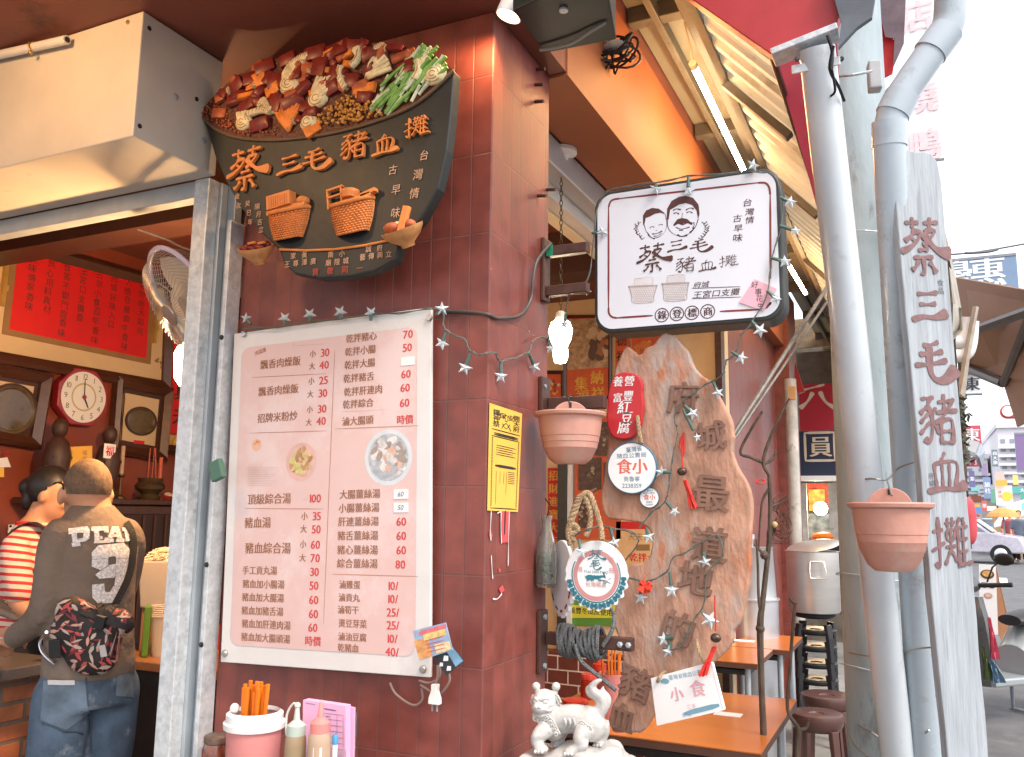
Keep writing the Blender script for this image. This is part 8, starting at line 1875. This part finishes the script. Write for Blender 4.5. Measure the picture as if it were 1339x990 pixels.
# overhead wire
t = thing('street_wire', at(1255, 331, 12), 'dark cable stretched above the blue sign', 'wire'); m = MB(); m.tube(spline([at(1225, 334, 12), at(1265, 331, 12), at(1300, 326, 12), at(1350, 317, 12)], 5), .014, 6); m.tube(spline([at(1262, 331, 12), at(1290, 329.5, 12), at(1305, 326, 12)], 4), .02, 6); m.build('cable', mat('dark_cable', (.1, .1, .12), .5), t)
board(1246, 334, 1329, 402, 14, (.19, .27, .40), '', WH, 'large slate blue sign with one white character above the awning')
o = [q for q in COL.objects if q.name.startswith('street_sign')][-1]; Fs = Frame(at(1290, 368, 14) - V((0, .0, 0)), (1, 0, 0), (0, 0, 1)); m = MB(); ptext(m, Fs, '惠', 1290, 357, 44, h=.02, off=.03); ptext(m, Fs, '優', 1245, 357, 44, h=.02, off=.03); m.build('lettering', mat('st_white', WH, .5), o)
board(1258, 489, 1283, 515, 12, WH, '東', DK, 'white sign with black character under the awning')
board(1257, 484, 1282, 488, 11.95, (.12, .42, .36), '', WH, 'thin teal strip sign above the white character sign', fr=False)
board(1259, 556, 1282, 581, 17, (.55, .08, .12), '東', WH, 'square red sign with white character', fr=False)
board(1260, 598, 1284, 610, 16.5, (.55, .10, .14), '門', WH, 'low red sign partly under the grey canopy', fr=False)
board(1330, 568, 1352, 615, 24, (.22, .15, .30), '', WH, 'plain purple sign at the right edge')
board(1298, 588, 1304, 610, 45, (.16, .20, .24), '商大旅', WH, 'thin dark vertical sign far down the street', vert=True, fr=False)
board(1302, 617, 1313, 628, 40, (.62, .45, .42), '', WH, 'small pinkish panel above the orange sign', fr=False)
board(1302, 628, 1317, 635, 39.8, (.80, .40, .08), '', WH, 'orange strip sign far down the street', fr=False)
t, F, r4 = board(1303, 635, 1323, 661, 39.9, WH, '', WH, 'white sign with yellow disc below the orange strip', fr=False)
m = MB(); a, b = F.px(1317, 649); m.flat(disc(a, b, F.sz(1317, 649, 6)), F, .02); m.build('yellow_disc', mat('disc_yellow', (.75, .55, .08), .5), t)
m = MB(); a, b = F.px(1307, 641); text(m, F, '冰店', a, b, F.sz(1307, 641, 5), h=.02, vertical=True); m.build('lettering', mat('st_red', (.55, .15, .15), .5), t)
board(1287, 624, 1295, 652, 42, (.20, .28, .46), '旅社', WH, 'slim blue vertical sign in the distance', vert=True, fr=False)
board(1268, 616, 1274, 637, 30, (.14, .13, .28), '茶', WH, 'narrow dark indigo sign near the red lantern', vert=True, fr=False)
board(1323, 637, 1350, 645, 50, (.10, .42, .38), '大', WH, 'wide teal sign at right of the yellow disc', fr=False)
board(1335, 646, 1350, 656, 48, (.10, .38, .30), '', WH, 'lower green teal sign at the right edge', fr=False)
board(1270, 637, 1281, 642, 34, (.20, .50, .50), '', WH, 'tiny turquoise sign beside the lantern top', fr=False)
board(1270, 648, 1283, 657, 26, (.20, .06, .04), '', WH, 'brown signboard just right of the red lantern', fr=False); board(1272, 658, 1281, 663, 26, (.70, .40, .12), '', WH, 'amber strip under the brown signboard', fr=False)
board(1304, 653, 1314, 658, 44, (.25, .38, .58), '', WH, 'small blue sign below the white disc sign', fr=False)
for q in ((1275, 664, 1284, 672, 24, (.12, .25, .50), '', 'blue panel sign under the amber strip'), (1284, 655, 1290, 668, 38, (.60, .12, .10), '茶', 'small crimson sign right of the blue panel'), (1291, 662, 1303, 668, 46, (.75, .72, .60), '小吃', 'cream sign over the distant road'),
          (1296, 640, 1301, 658, 44, (.15, .35, .25), '', 'narrow green vertical sign in the distance'), (1325, 621, 1331, 634, 47, (.70, .60, .20), '', 'mustard sign left of the wide teal sign'), (1284, 606, 1290, 622, 48, (.30, .22, .34), '', 'faint violet vertical sign far away'), (1325, 660, 1340, 667, 40, (.65, .20, .14), '餐', 'red shop board over the amber shop front'), (1305, 668, 1313, 676, 42, (.18, .22, .30), '', 'dark slate board left of the orange umbrella')):
    board(*q[:7], WH, q[7], fr=False)
# big white vertical sign, its pink characters paled as if blown out by sky
t, F, r4 = board(1182, -60, 1217, 214, 13, (.80, .79, .80), '', WH, 'tall white vertical sign with pale pink characters against the sky', fr=False)
m = MB()
for ch, y in (('店', 22), ('燒', 128), ('鴨', 190)): ptext(m, F, ch, 1198 + (y - 22) * .06, y, 46, h=.02, off=.035, sx=.85)
m.build('lettering', mat('pink_letter', (.80, .52, .54), .5), t)
# brown awning
M_awn = mat('brown_awning', (.30, .17, .115), .6, var=.1, scale=2, transl=.25)
t = thing('street_awning', at(1262, 482, 9.2), 'brown fabric awning with dark arms over the street', 'awning')
A = [at(1249, 363, 8.6), at(1350, 381, 7.0), at(1352, 500, 7.2), at(1262, 483, 9.2)]
def slab(q, th, nm, mt): m = MB(); n = (q[1] - q[0]).cross(q[3] - q[0]).normalized() * th; m.loft([q, [p + n for p in q]]); return m.build(nm, mt, t)
slab(A, .02, 'canopy', M_awn); slab([at(1264, 484, 9.1), at(1313, 499, 8.2), at(1336, 415, 7.4), at(1280, 430, 8.0)], .02, 'side_panel', M_awn); slab([at(1314, 499, 8.1), at(1333, 558, 8.0), at(1352, 548, 7.4), at(1350, 400, 7.2)], .02, 'valance', M_awn)
M_arm = mat('awning_arm', (.10, .085, .08), .4, .3)
for a, b in (((1268, 434, 7.9), (1350, 405, 6.9)), ((1262, 481, 9.0), (1311, 501, 8.0)), ((1313, 501, 8.0), (1350, 408, 6.9))):
    m = MB(); m.tube([at(*a), at(*b)], .045, 8); m.build('arm', M_arm, t, smooth=True)
# pipes and bracket left of the awning
t = thing('wall_conduit', at(1262, 470, 6), 'white bent pipe with torn cover beside the awning', 'pipe'); m = MB(); m.tube(spline([at(1246, 446, 6), at(1258, 447, 6), at(1262, 436, 6), at(1264, 415, 6)], 4), .045, 12); m.tube(spline([at(1246, 465, 6), at(1262, 463, 6), at(1268, 448, 6), at(1270, 420, 6)], 4), .05, 12); m.build('pipes', MC['white_plastic'], t, smooth=True)
m = MB(); q = [at(1277, 400, 5.9), at(1280, 402, 5.9), at(1268, 470, 5.9), at(1262, 520, 5.9), at(1256, 515, 5.9), at(1264, 468, 5.9)]; m.loft([q, [p + CF * .05 for p in q]]); m.build('torn_cover', mat('cream_sheet', (.52, .47, .40)), t)
t = thing('climbing_plant', at(1256, 640, 6.5), 'strip of dark scraggly plant and wire along the plank edge', 'plant'); m = MB()
for i in range(170): x = 1250 + rl.uniform(-2, 8) + (rl.random() < .15) * 6; y = rl.uniform(440, 610); p = at(x + (y - 440) * .05, y, 6.5 + jit(.2)); d1 = V((jit(1), jit(1), jit(1))).normalized() * .035; d2 = V((jit(1), jit(1), jit(1))).normalized() * .02; m.add([p - d1, p + d2, p + d1, p - d2], [(0, 1, 2, 3)])
m.build('leaves', mat('dark_leaf', (.055, .06, .04), .7, var=.5), t); m = MB(); m.tube([at(1254, 430, 6.5), at(1262, 640, 6.5)], .02, 6); m.build('stem', M_bark, t)
t = thing('street_canopy', at(1260, 600, 16), 'small grey ribbed canopy between two red signs', 'canopy'); q = [at(1257, 578, 16.6), at(1281, 583, 16.6), at(1276, 598, 15.6), at(1257, 592, 15.6)]; m = MB(); m.loft([q, [p + V((0, 0, .08)) for p in q]]); m.build('sheet', mat('canopy_grey', (.2, .2, .2), .5), t)
for k in range(3): m = MB(); m.tube([q[0].lerp(q[1], k / 2), q[3].lerp(q[2], k / 2)], .05, 6); m.build('rib', M_grey, t)
m = MB(); q = [at(1281, 583, 16.6), at(1285, 590, 16.2), at(1281, 612, 16), at(1277, 598, 15.7)]; m.loft([q, [p + CR * .05 for p in q]]); m.build('end_flap', M_grey, t)
# traffic light
c = at(1318, 538, 20); t = thing('traffic_light', c, 'red horizontal traffic light hanging over the street', 'traffic light'); k_ = 20 / FP; Fz = Frame(c, (1, 0, 0), (0, 0, 1))
m = MB(); m.prism(rrect(-9 * k_, -9 * k_, 34 * k_, 9 * k_, 8.8 * k_, 6), Fz, -.2, 0); m.build('housing', mat('housing_red', (.62, .07, .06), .4), t, bevel=.02)
for i, (x, col, e) in enumerate(((0, (.8, .78, .76), 0), (16 * k_, (.6, .03, .03), 1.2), (30 * k_, (.3, .05, .04), 0))): m = MB(); m.lathe([(7 * k_, .0), (7 * k_, .05), (6.2 * k_, .05), (.001, .07)], Fz.p(x, 0, 0), Fz.n, 20); m.build('lens', mat('lens%d' % i, col, .3, emit=col if e else None, es=e), t, smooth=True)
m = MB(); m.tube([Fz.p(34 * k_, 0, -.1), Fz.p(3.5, .05, -.1)], .06, 8); m.tube([Fz.p(3.5, .05, -.1), V((Fz.p(3.5, 0, -.1).x, c.y + .1, 0))], .09, 10); m.build('mast', M_grey, t, smooth=True)
# red lantern behind the plank
c = at(1264, 681, 4.6); k_ = 4.6 / FP; t = thing('red_lantern', c - V((0, 0, 34 * k_)), 'ribbed red paper lantern half hidden by the plank', 'lantern')
pr_ = []
for i in range(45): u = i / 44; z = -31 + 62 * u; r_ = 9.5 * (max(.02, 1 - abs(2 * u - 1) ** 3.2)) ** .5 + 2.2; pr_.append(((r_ + .25 * (i % 2)) * k_, z * k_))
m = MB(); m.lathe(pr_, c, n=28); m.build('shade', mat('lantern_red', (.66, .10, .12), .6, transl=.3), t, smooth=True, angle=70)
m = MB(); m.lathe([(3 * k_, 30 * k_), (4.5 * k_, 33 * k_), (4.5 * k_, 39 * k_), (.001, 39 * k_)], c, n=20); m.lathe([(4 * k_, -31 * k_), (4 * k_, -36 * k_), (.001, -36 * k_)], c, n=20); m.build('caps', M_black, t); m = MB(); m.tube([c + V((0, 0, 39 * k_)), c + V((0, 0, 1.2))], .006, 6); m.build('cord', M_black, t)
# menu A-board
c = onz(1297, 800, .0); c = at(1296, 812, 8.2); Fz = facing(V((c.x, c.y, 0)), -8); t = thing('sandwich_board', Fz.o, 'wooden sandwich board with pictures of fried food bowls', 'sandwich board')
q = [Fz.px(*p) for p in ((1280, 738), (1302, 739), (1305, 830), (1281, 830))]; q = [(a, max(b, .02)) for a, b in q]
m = MB(); m.prism(q, Fz, -.02, 0); m.build('front_panel', MC['white_paper'], t); m = MB(); m.add([Fz.p(*q[1], .0), Fz.p(*q[1], -.03), Fz.p(q[2][0] + .14, .02, -.4), Fz.p(q[2][0] + .10, .02, -.36)], [(0, 1, 2, 3)]); m.add([Fz.p(*q[1], -.01), Fz.p(*q[2], -.01), Fz.p(q[2][0] + .12, .02, -.38)], [(0, 1, 2)]); m.build('side', mat('board_wood', (.24, .10, .04), .6), t)
for px, py, r_, c1, c2_ in ((1291, 751, 8, (.10, .05, .03), (.62, .34, .10)), (1287, 765, 5, (.08, .14, .24), (.5, .5, .5)), (1297, 766, 4.5, (.10, .06, .05), (.62, .45, .35)), (1292, 779, 5, (.5, .3, .22), (.6, .4, .3))):
    a, b = Fz.px(px, py); s_ = Fz.sz(px, py, r_); m = MB(); m.flat(disc(a, b, s_, 20, s_ * .75), Fz, .003); o = m.build('dish_photo', mat('dish%d' % px, c1, .5), t); m = MB(); m.flat(disc(a, b + s_ * .1, s_ * .75, 16, s_ * .5), Fz, .005); m.build('food_photo', mat('dishf%d' % px, c2_, .5, var=.3, scale=30), o)
# cars
def car(px, py, d, L, col, az, label):
    c = at(px, py, d); c.z = 0; t = thing('parked_car', c, label, 'car'); a = R(az); f = V((math.sin(a), math.cos(a), 0)); r_ = V((f.y, -f.x, 0)); W = .85
    def P(x, y, z): return c + r_ * x + f * y + V((0, 0, z))
    prof = [(-L / 2, .35), (-L / 2, .85), (-L * .36, .98), (-L * .26, 1.42), (L * .08, 1.45), (L * .24, 1.0), (L * .46, .88), (L / 2, .6), (L / 2, .35)]
    m = MB(); m.loft([[P(-W * (.92 if z > 1.1 else 1), y, z) for y, z in prof], [P(W * (.92 if z > 1.1 else 1), y, z) for y, z in prof]]); m.build('body', mat('paint_' + label[:8], col, .3, coat=.6), t, bevel=.05)
    for s_ in (-1, 1):
        m = MB(); m.loft([[P(s_ * W * k, y, z) for y, z in ((-L * .31, 1.02), (-L * .24, 1.36), (L * .07, 1.38), (L * .2, 1.02))] for k in (.93, 1.005)]); m.build('side_window', M_win, t)
        for y in (-L * .3, L * .31):
            m = MB(); m.lathe([(.001, -.1), (.30, -.1), (.32, -.06), (.32, .06), (.30, .1), (.001, .1)], P(s_ * (W - .08), y, .32), r_, 24); w_ = m.build('wheel', M_black, t, smooth=True); m = MB(); m.lathe([(.19, .101), (.17, .115), (.001, .11)] if s_ > 0 else [(.19, -.101), (.17, -.115), (.001, -.11)], P(s_ * (W - .08), y, .32), r_, 20); m.build('rim', M_alu, w_, smooth=True)
    m = MB(); m.loft([[P(-W * .8, y, z) for y, z in ((L * .1, 1.42), (L * .245, 1.02), (L * .25, 1.02), (L * .11, 1.43))], [P(W * .8, y, z) for y, z in ((L * .1, 1.42), (L * .245, 1.02), (L * .25, 1.02), (L * .11, 1.43))]]); m.build('windscreen', M_win, t)
    return t
car(1264, 730, 29, 3.6, (.50, .47, .54), 100, 'pale lilac grey car crossing the street'); car(1291, 702, 46, 4.2, (.30, .42, .52), 95, 'pale blue van beyond the lilac car')
# right-hand shops and umbrella
t = thing('shop_front', at(1330, 690, 34), 'yellow and brown shop front at the far right', 'shop'); a = at(1314, 700, 34); b = at(1352, 700, 34); z1 = at(1320, 668, 34).z
m = MB(); m.bb((a.x, a.y, 0), (b.x + 2, a.y + 6, z1)); m.build('wall', mat('shop_amber', (.48, .24, .07), .6, var=.3, scale=1.5), t); m = MB(); p = at(1328, 682, 33.8); m.box(p, (.40, .1, .9)); m.build('yellow_panel', mat('disc_yellow', (.75, .55, .08)), t)
q = [at(1300, 690, 33), at(1352, 676, 33), at(1352, 654, 36), at(1320, 664, 36)]; m = MB(); m.loft([q, [p + V((0, 0, .15)) for p in q]]); m.build('awning', mat('awning_pale', (.55, .56, .56), .6), t); q = [at(1336, 668, 32.8), at(1352, 664, 32.8), at(1352, 655, 33), at(1336, 660, 33)]; m = MB(); m.loft([q, [p + V((0, .1, .05)) for p in q]]); m.build('green_edge', mat('sg_teal', (.10, .38, .30), .5), t)
c = at(1312, 676, 28); t = thing('street_umbrella', V((c.x, c.y, 0)), 'orange market umbrella far down the street', 'umbrella'); m = MB(); m.lathe([(.001, .3), (.2, .27), (.42, .12), (.5, 0), (.48, -.01), (.38, .1), (.001, .26)], c, n=10); m.build('canopy', mat('umb_orange', (.55, .24, .06), .6), t); m = MB(); m.tube([V((c.x, c.y, 0)), c + V((0, 0, .28))], .03, 6); m.build('pole', M_grey, t)
for i, (px, d, col, lb) in enumerate(((1281, 36, (.12, .12, .14), 'dark clothed rider standing left of the pale van'), (1322, 30, (.35, .08, .08), 'person in dark red by the yellow shop front'), (1334, 29, (.10, .12, .16), 'person in navy right of the person in dark red'))):
    c = at(px, 700, d); Bp = Body((c.x, c.y, 0), 160 + 20 * i); t = thing('person', Bp.o, lb, 'person'); b = MB()
    b.loft([Bp.ell((0, 0, .85), .16, .12), Bp.ell((0, 0, 1.1), .15, .11), Bp.ell((0, 0, 1.38), .18, .11), Bp.ell((0, 0, 1.46), .07, .07)]); b.tube([Bp.p(0, 0, 1.4), Bp.p(0, .02, 1.56)], .055, 10); b.ball(Bp.p(0, .02, 1.62), (.08, .095, .115))
    for s_ in (-1, 1): Bp.limb(b, [(s_ * .19, 0, 1.38), (s_ * .25, .03, 1.1), (s_ * .22, .16, .92)], [.055, .042, .032], 8); Bp.limb(b, [(s_ * .09, 0, .88), (s_ * .1, .03, .48), (s_ * .1, -.02, .08)], [.085, .06, .042], 8); b.ball(Bp.p(s_ * .1, .06, .05), (.05, .05, .045))
    remesh(b, .02, 3).build('body', M_skin, t, smooth=True)
    s2 = MB(); s2.loft([Bp.ell((0, 0, .84), .18, .14), Bp.ell((0, 0, 1.1), .17, .13), Bp.ell((0, 0, 1.38), .2, .13), Bp.ell((0, 0, 1.45), .1, .09)])
    for s_ in (-1, 1): Bp.limb(s2, [(s_ * .19, 0, 1.37), (s_ * .24, .03, 1.15)], [.07, .06], 8)
    remesh(s2, .022, 3).build('shirt', mat('cloth%d' % i, col, .8), t, smooth=True)
    s2 = MB(); s2.loft([Bp.ell((0, 0, .8), .17, .13), Bp.ell((0, 0, .9), .165, .125)])
    for s_ in (-1, 1): Bp.limb(s2, [(s_ * .09, 0, .85), (s_ * .1, .03, .48), (s_ * .1, -.02, .12)], [.1, .08, .065], 8)
    remesh(s2, .022, 3).build('trousers', mat('dark_trousers', (.03, .03, .035)), t, smooth=True)
    m = MB(); m.ball(Bp.p(0, .0, 1.655), (.086, .095, .095)); m.build('hair', M_hairk, t, smooth=True)

# ---- parked scooter
o = at(1318, 900, 6.3); SC = V((o.x + .06, o.y + .26, 0)); a = R(222); sf = V((math.sin(a), math.cos(a), 0)); sr = V((sf.y, -sf.x, 0)); uz = V((0, 0, 1))
def sp(x, y, z): return SC + sr * x + sf * y + uz * z
t = thing('parked_scooter', SC, 'dark grey motor scooter with cloths hung on it, parked by the kerb', 'scooter')
M_sd = mat('scooter_dark', (.075, .08, .085), .3, coat=.4, var=.05); M_ss2 = mat('scooter_silver', (.33, .36, .37), .35, .3, coat=.4, var=.05)
def sl_(ring): return [sp(*q) for q in ring]
def oval(y, z, w_, h_, n=16): return [sp(w_ * math.cos(2 * math.pi * i / n), y, z + h_ * math.sin(2 * math.pi * i / n)) for i in range(n)]
for y in (.62, -.62):
    m = MB(); m.lathe([(.15, -.045), (.20, -.05), (.225, -.03), (.23, 0), (.225, .03), (.20, .05), (.15, .045)], sp(0, y, .23), sr, 32); w_ = m.build('wheel', M_black, t, smooth=True); m = MB(); m.lathe([(.152, -.03), (.03, -.02), (.03, .02), (.152, .03)], sp(0, y, .23), sr, 24); m.build('rim', M_alu, w_, smooth=True)
m = MB(); m.loft([oval(-.85, .62, .05, .04), oval(-.75, .6, .14, .11), oval(-.45, .58, .19, .17), oval(-.15, .52, .18, .18), oval(.0, .42, .15, .12)]); m.build('rear_body', M_ss2, t, smooth=True)
m = MB(); m.loft([oval(-.8, .735, .10, .03), oval(-.6, .76, .15, .05), oval(-.2, .74, .15, .055), oval(.0, .72, .10, .04)]); m.build('seat', mat('seat_black', (.02, .02, .022), .5), t, smooth=True)
m = MB(); m.box(sp(0, .15, .30), (.30, .46, .06), (sr, sf, uz)); m.build('floorboard', M_ss2, t, bevel=.015)
m = MB(); m.loft([[sp(w_ * x, y + .05 * (1 - x * x), z) for x in (-1, -.6, 0, .6, 1)] + [sp(w_ * x, y + .05 * (1 - x * x) + .05, z) for x in (1, .6, 0, -.6, -1)] for y, z, w_ in ((.38, .28, .15), (.42, .5, .2), (.46, .75, .2), (.44, .92, .14))]); m.build('leg_shield', M_sd, t, smooth=True)
m = MB(); m.loft([oval(.42, 1.0, .05, .04), oval(.46, 1.0, .15, .07), oval(.54, .99, .14, .075), oval(.60, .97, .06, .04)]); m.build('handlebar_cover', M_sd, t, smooth=True)
m = MB(); m.ball(sp(.0, .60, .97), (.10, .04, .055), 16, 8, (sr, sf, uz)); m.build('headlight', mat('headlight', (.7, .72, .74), .1, .3, coat=.6), t, smooth=True)
for s_ in (-1, 1):
    m = MB(); m.tube([sp(s_ * .12, .48, 1.0), sp(s_ * .34, .38, 1.02)], [.016, .018], 10); g = m.build('handgrip', M_black, t, smooth=True)
    m = MB(); m.tube([sp(s_ * .2, .46, 1.03), sp(s_ * .26, .47, 1.14), sp(s_ * .30, .45, 1.18)], .006, 8); g = m.build('mirror', M_black, t, smooth=True); m = MB(); m.ball(sp(s_ * .34, .45, 1.20), (.085, .02, .045), 16, 8, (sr, sf, uz)); m.build('mirror_head', M_black, g, smooth=True)
m = MB(); m.tube([sp(0, .45, .95), sp(0, .55, .6), sp(0, .62, .24)], .03, 10); m.loft([oval(.38, .44, .03, .02), oval(.5, .50, .08, .04), oval(.66, .50, .08, .04), oval(.84, .38, .03, .02)]); m.build('front_fork', M_sd, t, smooth=True)
m = MB(); m.tube([sp(-.1, -.1, .28), sp(-.16, -.18, .03)], .014, 8); m.tube([sp(.1, -.1, .28), sp(.16, -.18, .03)], .014, 8); m.tube([sp(-.2, -.2, .02), sp(.2, -.2, .02)], .014, 8); m.build('stand', M_grey, t)
m = MB(); m.ball(sp(0, .72, .86), (.06, .02, .05), 12, 8, (sr, sf, uz)); m.build('yellow_sticker', mat('disc_yellow', (.75, .55, .08)), t, smooth=True)
def cloth(px0, py0, px1, py1, w_, d, col, label):
    F = Frame(at((px0 + px1) / 2, (py0 + py1) / 2, d), CR, CU); rings = []
    for k in range(7):
        u = k / 6; x, y = px0 + (px1 - px0) * u, py0 + (py1 - py0) * u; rings.append([F.p(*F.px(x - w_ * (.4 + .6 * u) + 2 * w_ * (.4 + .6 * u) * i / 6, y + math.sin(i * 2 + k) * .8), .012 * math.sin(i * 1.9 + k * .6)) for i in range(7)])
    m = MB(); m.loft(rings, caps=False, closed=False); m.loft([[p - F.n * .012 for p in r_] for r_ in rings], caps=False, closed=False); o = m.build('hung_cloth', mat('cl_' + label[:5], col, .8, var=.25, scale=20), smooth=True); tag(o, label, 'cloth')
cloth(1294, 808, 1302, 862, 5, 5.75, (.60, .10, .16), 'pink red checked cloth hung on the scooter'); cloth(1286, 846, 1294, 890, 6, 5.7, (.09, .13, .05), 'olive green cloth hung below the pink one'); cloth(1297, 864, 1307, 893, 8, 5.68, (.09, .17, .25), 'slate blue cloth at right of the olive one')
